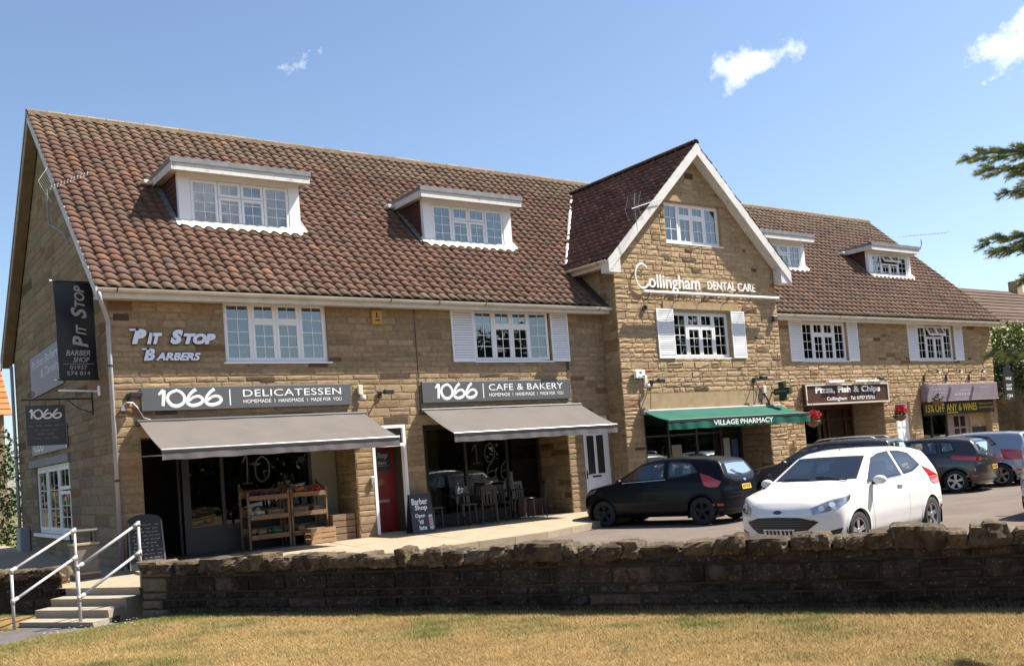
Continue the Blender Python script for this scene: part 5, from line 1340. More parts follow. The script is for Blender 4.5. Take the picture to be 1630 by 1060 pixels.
# ------------------------------------------------------------------ signs
def brush1066(pn, mb, u0, u1, v0, v1, r, w=.01, mi=0):
    W, H = u1 - u0, v1 - v0
    T = lambda pts: [(u0 + a * W, v0 + b * H) for a, b in pts]
    pn.stroke(mb, T([(0.0, .72), (.055, .90), (.085, 1.0)]), [r * .55, r, r * 1.05], w, mi=mi)
    pn.stroke(mb, T([(.085, 1.0), (.075, .5), (.060, .02)]), [r * 1.05, r * 1.1, r * .9], w, mi=mi)
    pn.stroke(mb, T([(.30, .98), (.18, .80), (.135, .45), (.20, .08), (.30, .02), (.385, .22), (.40, .58), (.345, .86), (.27, .98)]), [r * .8, r, r * 1.1, r, r * .95, r * .8], w, mi=mi)
    for o in (.43, .73):
        pn.stroke(mb, T([(o + .165, 1.0), (o + .09, .80), (o + .02, .45), (o + .02, .16), (o + .10, .02), (o + .22, .12), (o + .265, .36), (o + .21, .56), (o + .12, .52), (o + .035, .28)]), [r * 1.0, r * .95, r, r * 1.1, r * 1.0, r * .9, r * .8], w, mi=mi)

def fascia_sign(label, x0, x1, z0, z1, title, tx0, tx1, n0, n1, dv):
    t = thing('fascia_sign', label, 'sign', ((x0 + x1) / 2, -.05, z0))
    b = MB(); b.bbox(x0, x1, -.085, -.018, z0, z1, .006); b.build('board', M_SIGN, t)
    pn = Panel((0, -.085, 0)); H = z1 - z0
    b = MB(); brush1066(pn, b, n0, n1, z0 + .16 * H, z0 + .87 * H, .034, .001); b.build('numerals', M_LETTER, t, smooth=True)
    b = MB(); pn.rect(b, dv - .012, dv + .012, z0 + .15 * H, z0 + .86 * H, .0005, .003); b.build('divider', M_LETTER, t)
    b = MB(); pn.text(b, title, tx0, tx1, z0 + .51 * H, z0 + .83 * H, .003, .0025, .004, 0, 1.05); b.build('lettering', M_LETTER, t)
    b = MB(); W = tx1 - tx0
    for s, a, c in (('HOMEMADE', 0, .27), ('|', .305, .31), ('HANDMADE', .345, .60), ('|', .635, .64), ('MADE FOR  YOU', .675, 1.0)): pn.text(b, s, tx0 + a * W, tx0 + c * W, z0 + .22 * H, z0 + .385 * H, .003, .0025, .006)
    b.build('small_lettering', M_LETTER, t)
fascia_sign('grey 1066 delicatessen fascia sign', 2.18, 6.57, 2.88, 3.33, 'DELICATESSEN', 4.17, 6.33, 2.50, 3.72, 3.90)
fascia_sign('grey 1066 cafe and bakery fascia sign', 8.34, 12.64, 2.86, 3.345, 'CAFE & BAKERY', 10.16, 12.40, 8.68, 9.80, 10.0)

# barbers' metal letters
M_STEEL = mat('brushed_letters', (.72, .72, .78), rough=.35, metal=.35); pn = Panel((0, -.016, 0))
t = thing('wall_lettering', 'silver italic lettering of the barbers on the stone wall', 'sign', (2.9, -.02, 3.83))
def pit(mb, mi, gr, w, th, row):   # row 0 and 1: the two words of the first line, 2: the second line
    for s, a, c, d, e in (('P', 2.08, 2.36, 4.17, 4.46), ('IT', 2.36, 2.66, 4.17, 4.39), ('S', 2.80, 3.06, 4.17, 4.46), ('TOP', 3.06, 3.70, 4.17, 4.39), ('B', 2.28, 2.50, 3.85, 4.09), ('ARBERS', 2.50, 3.38, 3.85, 4.01)):
        if (0 if d > 4.1 and a < 2.7 else 1 if d > 4.1 else 2) == row: pn.text(mb, s, a - gr, c + gr, d - gr, e + gr, w, th, (.075 if row < 2 else .05) + gr * 1.5, .28, 1.0, mi)
for row in (0, 1, 2):
    b = MB(); pit(b, 0, .014, .022, .02, row); b.build('backing', M_BLACK, t)
    b = MB(); pit(b, 0, .0, .036, .012, row); b.build('lettering', M_STEEL, t)
b = MB(); pn.rect(b, 2.05, 2.22, 4.425, 4.46, .024, .036); pn.rect(b, 2.26, 2.40, 4.06, 4.09, .024, .036); b.build('serif_bar', M_STEEL, t)

# dentist's letters on the gable
pn = Panel((0, YW - .03, 0)); t = thing('gable_lettering', 'white standing letters of the dental practice on the gable', 'sign', (17, YW - .05, 5.5))
b = MB(); pts = [(14.66 + .23 + .25 * math.cos(w), 5.955 + .32 * math.sin(w)) for w in np.linspace(.75, 2 * math.pi - .75, 18)]
b.tube([pn.p(u, v, .05) for u, v in pts], .03, 8, flat=(pn.N, .6)); b.build('initial', M_LETTER, t, smooth=True)
b = MB(); pn.text(b, 'ollingham', 15.10, 17.02, 5.555, 6.03, .06, .03, .006); b.build('lettering', M_LETTER, t)
b = MB(); pn.text(b, 'DENTAL CARE', 17.32, 19.28, 5.70, 5.93, .06, .03, .004); b.build('small_lettering', M_LETTER, t)
lb = thing('sign_light_bar', 'long white light bar under the dental practice letters', 'light bar', (17.3, YW - .3, 5.48)); b = MB(); b.bbox(14.66, 19.98, YW - .36, YW - .26, 5.475, 5.535, .012); b.build('bar', M_WHITE, lb)
for x in (14.9, 16.0, 16.95, 17.9, 18.8):
    b = MB(); b.tube([(x, YW - .03, 5.30), (x, YW - .2, 5.34), (x, YW - .30, 5.475)], .012, 6); b.build('bracket', M_BLACK, lb)

# takeaway sign
t = thing('fascia_sign', 'brown takeaway sign with pale border', 'sign', (24.3, YR - .1, 2.42)); b = MB(); b.bbox(22.17, 26.5, YR - .16, YR - .035, 2.42, 3.06, .01); b.build('board', mat('brown_sign', (.060, .026, .018), rough=.45, var=.1, vscale=2), t)
pn = Panel((0, YR - .16, 0)); b = MB(); f = .045
for r_ in ((22.17, 26.5, 2.42, 2.42 + f), (22.17, 26.5, 3.06 - f, 3.06), (22.17, 22.17 + f, 2.42 + f, 3.06 - f), (26.5 - f, 26.5, 2.42 + f, 3.06 - f)): pn.rect(b, *r_, .001, .03)
b.build('border', mat('cream_paint', (.6, .56, .47), rough=.5), t)
b = MB(); pn.text(b, 'Pizza, Fish & Chips', 22.66, 26.05, 2.72, 2.985, .006, .004, .035); b.build('lettering', M_LETTER, t)
b = MB(); pn.text(b, 'Collingham', 23.2, 24.22, 2.505, 2.65, .006, .004, .012); b.build('small_lettering', M_LETTER, t); b = MB(); pn.text(b, 'Tel:', 24.42, 24.68, 2.535, 2.65, .006, .004, .012); b.build('small_lettering', M_LETTER, t); b = MB(); pn.text(b, '01937 572732', 24.76, 25.72, 2.535, 2.65, .006, .004, .012); b.build('small_lettering', M_LETTER, t)
for i, (a, c) in enumerate(((23.2, 24.0), (24.6, 25.25), (25.35, 26.1))):
    l = thing('trough_light', ['left', 'middle', 'right'][i] + ' white trough light over the takeaway sign', 'light', ((a + c) / 2, YR - .2, 3.07), 'trough lights over the takeaway sign')
    b = MB(); b.bbox(a, c, YR - .30, YR - .18, 3.09, 3.16, .012); b.build('hood', M_WHITE, l); b = MB(); b.box((a + c) / 2 - .02, (a + c) / 2 + .02, YR - .18, YR - .03, 3.10, 3.13); b.build('bracket', M_WHITE, l)
# wine shop sign and banner
M_LILAC = mat('lilac_sign', (.20, .165, .195), rough=.5, var=.12, vscale=1.5); M_PALELIL = mat('pale_lilac', (.32, .275, .31), rough=.5)
t = thing('fascia_sign', 'faded lilac box sign of the wine shop', 'sign', (30.9, YR - .2, 2.36)); b = MB(); b.bbox(28.58, 33.25, YR - .28, YR - .035, 2.35, 2.95, .012); b.build('board', M_LILAC, t)
pn = Panel((0, YR - .28, 0)); g = np.random.default_rng(5)
def faint(b, u0, u1, v0, v1):
    u = u0
    while u < u1:
        w_ = g.uniform(.06, .16); pn.rect(b, u, min(u + w_, u1), v0, v1 * 1.0 - g.uniform(0, .02), .001, .004); u += w_ + .035
b = MB(); faint(b, 28.95, 29.85, 2.72, 2.78); faint(b, 29.1, 29.8, 2.60, 2.64); faint(b, 30.3, 31.6, 2.50, 2.62); faint(b, 30.7, 31.4, 2.66, 2.74); faint(b, 31.95, 32.6, 2.75, 2.80); faint(b, 31.85, 32.85, 2.66, 2.68); b.build('faded_lettering', M_PALELIL, t)
b = MB(); pn.rect(b, 28.58, 33.25, 2.335, 2.352, -.02, .012); b.build('bottom_trim', mat('pale_trim', (.45, .4, .36), rough=.6), t)
t = thing('banner', 'black banner with yellow lettering under the lilac sign', 'banner', (30.9, YR - .05, 1.87)); b = MB(); b.box(28.56, 33.2, YR - .10, YR - .085, 1.86, 2.32); b.build('sheet', mat('black_vinyl', (.016, .014, .012), rough=.5), t)
pn = Panel((0, YR - .10, 0)); M_YEL = mat('yellow_print', (.60, .50, .05), rough=.5)
b = MB()
for s, a, c in (('15%', 28.72, 29.22), ('OFF', 29.30, 29.88), ('ANY', 30.02, 30.70), ('6', 30.80, 30.98), ('WINES', 31.08, 32.02)): pn.text(b, s, a, c, 1.97, 2.24, .003, .002, .012)
pn.rect(b, 30.02, 30.74, 1.905, 1.935, .0005, .003); b.build('lettering', M_YEL, t)
b = MB(); M_DULL = mat('dull_print', (.24, .20, .06), rough=.6); faint(b, 32.15, 33.08, 2.16, 2.23); faint(b, 32.15, 33.08, 2.02, 2.09); b.build('small_lettering', M_DULL, t)

# hanging bottle sign at the far corner
def silhouette(prof, xc, z0, y, th=.05):
    l = [(xc - w, y, z0 + h) for w, h in prof]; r = [(xc + w, y, z0 + h) for w, h in prof]; return l + r[::-1]
t = thing('bottle_sign', 'black bottle-shaped sign hanging at the far corner of the terrace', 'sign', (34.15, .1, 2.2)); b = MB()
prof = [(.36, 0), (.38, .05), (.38, .95), (.30, 1.12), (.14, 1.28), (.12, 1.40), (.12, 1.62)]
b.prism(silhouette(prof, 34.15, 2.2, .12), (0, -.05, 0)); b.build('board', M_BLACK, t)
pn = Panel((0, .07, 0)); b = MB()
for s, a, c, d, e in (('WINE', 33.93, 34.36, 3.02, 3.13), ('CRAFT', 33.93, 34.37, 2.78, 2.87), ('BEER', 33.95, 34.35, 2.64, 2.74), ('GIN', 33.95, 34.35, 2.36, 2.48)): pn.text(b, s, a, c, d, e, .004, .003, .008)
b.build('lettering', M_LETTER, t); b = MB(); b.tube([(33.61, .1, 3.2), (34.15, .1, 3.2)], .02, 6); b.build('bracket', M_BLACK, t); b = MB(); b.tube([(33.61, .1, 2.7), (33.78, .1, 2.7)], .02, 6); b.build('bracket', M_BLACK, t)

# hanging 1066 sign on the gable end
t = thing('hanging_sign', 'dark square 1066 sign hanging from an iron bracket on the gable end', 'sign', (.8, 1.5, 2.4)); b = MB(); b.bbox(.43, 1.14, 1.49, 1.53, 2.40, 3.18, .005); b.build('board', mat('slate_sign', (.048, .050, .055), rough=.5), t)
pn = Panel((0, 1.49, 0)); M_GREYL = mat('grey_lettering', (.42, .42, .42), rough=.5); b = MB(); brush1066(pn, b, .50, 1.07, 2.92, 3.10, .017, .003); b.build('numerals', M_LETTER, t, smooth=True)
b = MB(); pn.rect(b, .57, .98, 2.855, 2.866, .0005, .003)
for k, (w_, z) in enumerate(((.62, 2.77), (.44, 2.69), (.34, 2.61), (.40, 2.53))): faint(b, .785 - w_ / 2, .785 + w_ / 2, z, z + .030)
b.build('small_lettering', mat('dim_grey_print', (.13, .13, .135), rough=.5), t)
b = MB(); b.tube([(1.66, 1.51, 3.29), (.36, 1.51, 3.29)], .016, 6); b.tube([(1.655, 1.51, 2.95), (1.655, 1.51, 3.42)], .02, 6); b.tube([(1.65, 1.51, 3.0), (1.4, 1.51, 3.1), (1.2, 1.51, 3.27)], .01, 6)
b.tube([(.55 + .07 * (1 - k / 30) * math.cos(k * .45), 1.51, 3.38 + .07 * (1 - k / 30) * math.sin(k * .45)) for k in range(26)], .008, 5); b.build('bracket', M_BLACK, t)
for x in (.52, 1.05):
    b = MB(); b.tube([(x, 1.51, 3.18), (x, 1.51, 3.28)], .008, 5); b.build('hanger', M_BLACK, t)
# vertical barbers' banner on spring arms
t = thing('vertical_banner', 'tall black barber shop banner on poles beside the downpipe', 'banner', (1.28, .85, 3.6)); b = MB(); n = 14; V = []
for i in range(n + 1):
    z = 3.60 + 1.90 * i / n
    for j in range(7):
        V.append((.93 + .70 * j / 6 + .02 * (1 - i / n), .85 + .018 * math.sin(i * .55 + j * .9), z - .02 * (j / 6)))
b.add(V, [(7 * i + j, 7 * i + j + 1, 7 * i + j + 8, 7 * i + j + 7) for i in range(n) for j in range(6)]); b.build('sheet', mat('navy_black_vinyl', (.012, .013, .018), rough=.45), t, smooth=True)
pv = Panel((0, .815, 0), (0, 0, 1), (-1, 0, 0)); M_SILV = mat('silver_print', (.36, .36, .38), rough=.5)
b = MB(); pv.text(b, 'P', 4.22, 4.44, -1.49, -1.21, .002, .001, .03, .25); pv.text(b, 'IT', 4.46, 4.66, -1.47, -1.28, .002, .001, .03, .25); pv.text(b, 'S', 4.78, 5.0, -1.49, -1.21, .002, .001, .03, .25); pv.text(b, 'TOP', 5.0, 5.42, -1.47, -1.28, .002, .001, .03, .25)
pn = Panel((0, .815, 0)); pn.text(b, 'BARBER', 1.08, 1.52, 4.06, 4.165, .002, .001, .02, .25); pn.text(b, 'SHOP', 1.20, 1.50, 3.93, 4.03, .002, .001, .02, .25); pn.rect(b, 1.02, 1.58, 3.895, 3.903, 0, .002); pn.text(b, '01937', 1.14, 1.45, 3.79, 3.87, .002, .001, .006); pn.text(b, '574 814', 1.08, 1.50, 3.68, 3.76, .002, .001, .006)
b.build('lettering', M_SILV, t)
for z in (5.5, 3.60):
    b = MB(); b.tube([(1.67, .85, z), (.90, .85, z)], .014, 6); b.build('arm', M_BLACK, t); b = MB(); b.lathe([(.001, -.03), (.025, -.02), (.025, .02), (.001, .03)], (.885, .85, z), 8, axis='x'); b.build('finial', M_ALU, t)
sp = thing('banner_pole', 'white pole with end cap projecting from the gable end below the banner', 'pole', (1.6, .85, 3.4)); b = MB(); b.tube([(1.64, .85, 3.37), (.92, .85, 3.40)], .018, 8); b.build('tube', M_WHITE, sp); b = MB(); b.bbox(1.63, 1.675, .80, .90, 3.28, 3.48, .012); b.build('wall_plate', M_WHITE, sp)
# boards fixed flat to the gable end
t = thing('wall_sign', 'blue barbers board fixed high on the gable end', 'sign', (1.66, 6, 3.86)); b = MB(); P_SIDE.rect(b, -7.85, -4.0, 3.87, 4.87, .022, .05); b.build('board', mat('slate_blue', (.10, .15, .215), rough=.5, var=.08, vscale=1), t)
b = MB(); P_SIDE.text(b, 'Pit Stop Barbers', -7.6, -4.4, 4.50, 4.76, .054, .003, .012, .2); P_SIDE.text(b, '& Tanning', -6.5, -4.2, 4.2, 4.45, .054, .003, .012, .2); b.build('lettering', mat('pale_blue_print', (.42, .48, .55), rough=.5), t)
t = thing('wall_sign', 'narrow pale 1066 board above the gable end window', 'sign', (1.66, 6, 2.44)); b = MB(); P_SIDE.rect(b, -8.2, -4.0, 2.44, 2.98, .022, .05); b.build('board', mat('pale_grey_board', (.25, .25, .26), rough=.5), t)
b = MB(); brush1066(P_SIDE, b, -7.9, -6.6, 2.52, 2.86, .03, .056); b.build('numerals', M_LETTER, t, smooth=True); b = MB(); P_SIDE.rect(b, -4.06, -3.995, 2.43, 2.99, .0505, .06); b.build('edge_strip', M_WHITE, t)

# ------------------------------------------------------------------ pavement boards
def aboard(name, label, x, y, w, h, lean, m_, rot=0, arch=0.0, frame=None):
    t = thing(name, label, 'sign board', (x, y, -.02), None, rot)
    for s, nm in ((-1, 'front_board'), (1, 'rear_board')):
        b = MB(); pts = [(-w / 2, 0), (w / 2, 0), (w / 2 * .94, h * (1 - arch))]
        pts += [(w / 2 * .94 * math.cos(a), h * (1 - arch) + h * arch * math.sin(a)) for a in np.linspace(.15, math.pi - .15, 8)] if arch else [(w / 2 * .80, h), (-w / 2 * .80, h)]
        pts += [(-w / 2 * .94, h * (1 - arch))]
        P3 = [(u, s * (lean - lean * v / h * .95) , v + .0) for u, v in pts]
        b.prism(P3, (0, s * .02, 0)); b.build(nm, m_, t)
    V = Vector((0, lean * .95, h)).normalized(); pn = Panel((0, -lean - .0205, 0), (1, 0, 0), V)
    return t, pn
t, pn = aboard('pavement_board', 'navy barber shop board with a striped pole beside the red door', 7.92, -.32, .56, .86, .16, mat('navy_board', (.018, .022, .035), rough=.5), -.05)
b = MB()
for s, a, c, d, e in (('Barber', -.22, .17, .64, .78), ('Shop', -.16, .14, .49, .63), ('Open', -.18, .06, .33, .44), ("'til", -.11, .0, .21, .31), ('late', -.11, .07, .08, .18)): pn.text(b, s, a, c, d, e, .004, .003, .022)
b.build('lettering', M_LETTER, t)
b = MB(); V = [pn.p(.19 + .05 * math.cos(a), .24 + (.12 if math.sin(a) > 0 else -.12) + .05 * math.sin(a), .004) for a in np.linspace(0, 6.2, 20)]; b.add(V, [tuple(range(20))]); b.build('barber_pole', mat('pale_pole', (.45, .47, .5), rough=.4), t)
b = MB()
for k in range(4): b.add([pn.p(.142, .14 + k * .055, .006), pn.p(.238, .165 + k * .055, .006), pn.p(.238, .192 + k * .055, .006), pn.p(.142, .167 + k * .055, .006)], [(0, 1, 2, 3)])
b.build('stripe', mat('stripe_red', (.3, .03, .05), rough=.4), t)
t, pn = aboard('chalk_board', 'arched blackboard with chalk writing behind the right handrail', 1.93, -.75, .62, .98, .18, mat('blackboard', (.016, .017, .020), rough=.7, var=.2, vscale=6), -.12, .12)
b = MB(); g = np.random.default_rng(11)
for k in range(11):
    v = .80 - k * .066; u = -.24 + g.uniform(0, .06)
    while u < .2:
        l = g.uniform(.03, .11); q = [(u + l * i / 5, v + .010 * math.sin(i * 2.4 + k)) for i in range(6)]; pn.stroke(b, q, .0035, .003, 4, sub=2)
        u += l + g.uniform(.015, .06)
b.build('chalk_marks', mat('chalk', (.34, .34, .36), rough=.9), t)
b = MB()
for s in (-1, 1): b.obox(pn.p(s * .30 - .012, 0, .0), pn.U * .024, pn.V * .86 - pn.U * s * .018, pn.N * .012)
b.build('frame', mat('grey_green_frame', (.10, .12, .12), rough=.6), t)

# ------------------------------------------------------------------ fixtures on the walls
def floodlight(x, y, z, reach, label, cable=None):
    t = thing('floodlight', label, 'light', (x, y, z), 'small black lights on the front wall')
    b = MB(); b.tube([(x, y - .02, z), (x, y - reach, z + .02)], .018, 6); b.build('arm', M_BLACK, t)
    b = MB(); b.bbox(x - .03, x + .19, y - reach - .07, y - reach + .05, z - .03, z + .07, .012); b.build('head', M_BLACK, t)
    b = MB(); b.bbox(x - .05, x + .05, y - .05, y - .02, z - .09, z + .07, .008); b.build('wall_plate', M_BLACK, t)
    if cable: b = MB(); b.tube([(x, y - .035, z - .05), (x - .06, y - .035, z - .3), (x - .09, y - .036, cable)], .008, 5); b.build('cable', M_CHAR, t)
floodlight(7.28, 0, 3.10, .30, 'black floodlight on the wall between the two grey signs')
floodlight(1.98, 0, 3.17, .18, 'black floodlight at the left end of the delicatessen sign')
floodlight(14.95, YW, 3.17, .30, 'black floodlight on the gable below the alarm box', 2.46)
floodlight(18.95, YW, 3.18, .30, 'black floodlight on the gable beside the green cross', 2.46)
floodlight(25.9, YR, 3.16, .25, 'black floodlight above the right end of the takeaway sign')
for i, x in enumerate((28.9, 30.3, 31.8)):
    t = thing('swan_neck_lamp', ['left', 'middle', 'right'][i] + ' black lamp on a bracket above the lilac sign', 'lamp', (x, YR, 3.3), 'bracket lamps above the lilac sign'); b = MB(); b.tube([(x, YR - .02, 3.25), (x, YR - .15, 3.42), (x + .1, YR - .5, 3.42)], .016, 6); b.build('arm', M_BLACK, t); b = MB(); b.lathe([(.03, .1), (.05, .05), (.10, 0)], (x + .11, YR - .52, 3.31), 12); b.build('shade', M_BLACK, t); b = MB(); b.bbox(x - .05, x + .05, YR - .05, YR - .02, 3.06, 3.27, .01); b.build('wall_plate', M_BLACK, t)
def sensor(x, y, z, label, cable=None):
    t = thing('security_sensor', label, 'sensor', (x, y, z), 'white security sensors'); b = MB(); b.bbox(x - .055, x + .055, y - .09, y - .025, z + .05, z + .25, .01); b.build('case', mat('yellowed_plastic', (.62, .58, .45), rough=.5), t)
    b = MB(); b.lathe([(.05, 0), (.06, .04), (.045, .09)], (x + .04, y - .10, z - .06), 12); b.build('lens_head', M_WHITE, t)
    if cable: b = MB(); b.tube(cable, .014, 6); b.build('cable', M_WHITE, t)
sensor(6.80, 0, 3.05, 'white sensor right of the delicatessen sign'); sensor(14.72, YW, 3.10, 'white sensor under the alarm box on the gable')
t = thing('wall_camera', 'white camera on a looping cable left of the delicatessen sign', 'camera', (1.83, -.1, 2.9)); b = MB(); b.tube([(2.35, -.03, 2.72), (2.22, -.04, 2.76), (2.12, -.05, 2.95), (2.03, -.06, 3.05), (1.90, -.06, 3.06), (1.84, -.08, 2.98)], .011, 6); b.build('cable', M_WHITE, t, smooth=True); b = MB(); b.lathe([(.02, .08), (.035, .04), (.04, 0)], (1.84, -.09, 2.90), 10); b.build('housing', M_WHITE, t); b = MB(); b.lathe([(.035, .03), (.038, -.03)], (1.84, -.09, 2.868), 10); b.build('lens', M_CHAR, t)
t = thing('alarm_box', 'yellow alarm box high on the wall right of the first window', 'alarm box', (7.32, -.05, 4.64)); b = MB(); b.bbox(7.20, 7.46, -.09, -.018, 4.64, 4.95, .02); b.build('case', mat('amber_plastic', (.50, .25, .03), rough=.45), t); b = MB(); pn = Panel((0, -.09, 0)); pn.rect(b, 7.30, 7.335, 4.80, 4.90, .0005, .003); pn.rect(b, 7.28, 7.37, 4.79, 4.81, .0005, .003); pn.rect(b, 7.27, 7.39, 4.71, 4.745, .0005, .003); b.build('emblem', M_BLACK, t)
t = thing('alarm_box', 'white alarm box with blue print on the gable', 'alarm box', (14.5, YW - .05, 3.28)); b = MB(); b.bbox(14.34, 14.68, YW - .13, YW - .035, 3.28, 3.48, .014); b.build('case', M_WHITE, t); b = MB(); pn = Panel((0, YW - .13, 0)); b.add([pn.p(14.44, 3.44, .002), pn.p(14.58, 3.44, .002), pn.p(14.51, 3.38, .002)], [(0, 1, 2)]); b.add([pn.p(14.50, 3.31, .002), pn.p(14.65, 3.31, .002), pn.p(14.65, 3.36, .002)], [(0, 1, 2)]); pn.rect(b, 14.42, 14.48, 3.31, 3.325, .0005, .002); b.build('emblem', mat('blue_print', (.03, .04, .2), rough=.5), t)
t = thing('wall_vent', 'round pipe vent on the gable left of the middle window', 'vent', (14.9, YW, 5.15)); b = MB(); b.lathe([(.07, 0), (.08, -.05), (.05, -.05), (.05, -.01)], (14.92, YW - .02, 5.13), 14, axis='y'); b.build('collar', M_CHAR, t)
t = thing('pharmacy_cross', 'dark green pharmacy cross projecting from the gable', 'cross sign', (19.7, -.95, 2.5)); b = MB(); a_, c_ = .095, .27; pc = Panel((19.62, -.98, 2.80), (0, -1, 0)); pl = [(-a_, -c_), (a_, -c_), (a_, -a_), (c_, -a_), (c_, a_), (a_, a_), (a_, c_), (-a_, c_), (-a_, a_), (-c_, a_), (-c_, -a_), (-a_, -a_)]
b.prism([pc.p(u, v, 0) for u, v in pl], (.12, 0, 0)); b.build('cross', mat('dark_green_sign', (.006, .030, .018), rough=.6), t); b = MB(); faint_pn = pc; pc.rect(b, -.22, .2, -.012, .012, .001, .003); b.build('lettering', mat('pale_green_print', (.12, .25, .18), rough=.5), t); b = MB(); b.tube([(19.68, YW - .02, 2.8), (19.68, -.70, 2.8)], .03, 8); b.build('bracket', M_BLACK, t)
t = thing('junction_box', 'cream junction box with looping cables beside the green cross', 'junction box', (19.35, YW - .05, 2.75)); b = MB(); b.bbox(19.22, 19.36, YW - .12, YW - .035, 2.78, 3.0, .012); b.build('case', MATS['yellowed_plastic'], t)
b = MB(); b.tube([(19.0, YW - .06, 3.15), (19.1, YW - .08, 2.9), (19.0, YW - .1, 2.65), (19.15, YW - .1, 2.52), (19.3, YW - .08, 2.7), (19.29, YW - .07, 2.78)], .016, 6); b.tube([(19.3, YW - .08, 2.78), (19.36, YW - .12, 2.6), (19.4, YW - .14, 2.45)], .03, 6); b.build('cable', M_CHAR, t, smooth=True)
t = thing('alarm_bell', 'small dark box high on the right edge of the gable', 'box', (20.0, YW - .04, 4.9)); b = MB(); b.bbox(19.92, 20.1, YW - .14, YW - .035, 4.86, 5.02, .015); b.build('case', M_CHAR, t)
b = MB(); b.tube([(20.3, YR + .2, 6.3), (20.42, YR + .15, 6.0), (20.38, YR + .05, 5.7), (20.33, YR - .0, 5.3)], .012, 5); tag(b.build('aerial_cable', M_WHITE), 'white cable running down the tiles beside the gable', 'cable')

# ------------------------------------------------------------------ hanging baskets
M_GERA = mat('red_petals', (.55, .02, .03), rough=.6); M_LEAF = mat('basket_leaves', (.05, .10, .03), rough=.6, var=.3, vscale=20); M_COIR = mat('coir_liner', (.17, .09, .045), rough=.95, var=.3, vscale=20, bump=.6, bscale=60)
def leaves(n, c, r, s, seed, squash=.8, m_=None, name='foliage', parent=None, droop=0.0):
    g = np.random.default_rng(seed); b = MB()
    for i in range(n):
        d = g.normal(size=3); d /= np.linalg.norm(d); q = r * g.uniform(.45, 1.0); p = np.array(c) + d * q * np.array((1, 1, squash)); p[2] -= droop * g.random() * (abs(d[0]) + abs(d[1]))
        a = g.normal(size=3); a /= np.linalg.norm(a); e = np.cross(a, g.normal(size=3)); e /= np.linalg.norm(e); k = s * g.uniform(.6, 1.3)
        b.add([p - a * k, p + e * k * .5, p + a * k, p - e * k * .5], [(0, 1, 2, 3)])
    return b.build(name, m_ or M_LEAF, parent)
def hanging_basket(x, z, label, flowers, y=-.12, r=.23):
    t = thing('hanging_basket', label, 'hanging basket', (x, y, z), 'hanging baskets along the right-hand shops')
    b = MB(); b.lathe([(.03, -.2), (.13, -.16), (.2, -.06), (.215, .0)], (x, y, z), 14); b.build('liner', M_COIR, t, smooth=True)
    b = MB(); b.tube([(x, YR - .02, z + .62), (x, y, z + .62)], .012, 5); b.tube([(x, YR - .02, z + .4), (x, y + .1, z + .60)], .01, 5); b.build('bracket', M_BLACK, t)
    for k in range(3):
        w = 2.1 * k; b = MB(); b.tube([(x, y, z + .6), (x + .2 * math.cos(w), y + .2 * math.sin(w), z)], .004, 4); b.build('chain', M_BLACK, t)
    leaves(170, (x, y, z + .08), r, .05, int(x * 10), .7, None, 'foliage', t, .15)
    if flowers: leaves(260, (x + .02, y - .02, z + .17), r * 1.05, .045, int(x * 10) + 1, .65, M_GERA, 'flowers', t)
hanging_basket(22.05, 1.93, 'red geranium basket beside the green awning', True)
hanging_basket(26.62, 1.93, 'red geranium basket beside the white panelled door', True)
hanging_basket(28.75, 2.35, 'green basket without flowers in front of the lilac sign', False, -.22); hanging_basket(33.55, 2.32, 'green basket without flowers at the far corner under the bottle sign', False, .0)

M_AERIAL = mat('aerial_metal', (.22, .22, .22), rough=.5, metal=.3)
# ------------------------------------------------------------------ aerials
def aerial(label, mast, boom0, boom1, grid=True, n=12, el=(0, 0, 1), elh=.12):
    t = thing('tv_aerial', label, 'aerial', mast[0], 'television aerials on the roof'); b = MB(); b.tube(mast, .018, 6); b.build('mast', M_AERIAL, t)
    p0, p1, el = Vector(boom0), Vector(boom1), Vector(el); b = MB(); b.tube([p0, p1], .010, 5); bo = b.build('boom', M_AERIAL, t)
    for i in range(n):
        c = p0 + (p1 - p0) * (.15 + .85 * i / (n - 1)); b = MB(); b.tube([c - el * elh, c + el * elh], .0035, 4); b.build('element', M_AERIAL, bo)
    if grid:
        d = (p1 - p0).normalized(); s = d.cross(el).normalized()
        for sg in (-1, 1):
            b = MB()
            for k in range(8):
                c = p0 + (el * sg * .045 * (k + 1)) - d * .02 * k * .0 + d * (.02 * k); b.tube([c - s * .26, c + s * .26], .005, 4)
            for q in (-.25, .25): b.tube([p0 + s * q, p0 + s * q + el * sg * .36 + d * .14], .005, 4)
            b.build('reflector', M_AERIAL, t)
aerial('television aerial with grid reflector on the left gable end', [(1.36, 1.35, 6.35), (1.30, 1.55, 6.62), (1.25, 2.2, 6.9), (1.22, 2.45, 7.0), (1.22, 2.5, 7.75)], (1.18, 2.48, 7.72), (1.95, 2.1, 8.05), True, 12, (.25, .5, .8), .07)
aerial('thin television aerial beside the gable left rake', [(14.60, YW - .34, 6.85), (14.55, YW - .36, 7.75), (14.6, YW - .35, 8.05)], (14.42, YW - .38, 7.62), (15.5, YW - .42, 7.98), True, 11, (0, 0, 1), .06)
aerial('television aerial on a curved arm beside the far dormer', [(31.45, 1.85, 8.15), (31.75, 1.7, 8.25), (31.85, 1.7, 8.45), (31.85, 1.7, 8.62)], (30.35, 1.9, 8.66), (33.4, 1.5, 8.96), False, 14, (.2, .95, 0), .16)

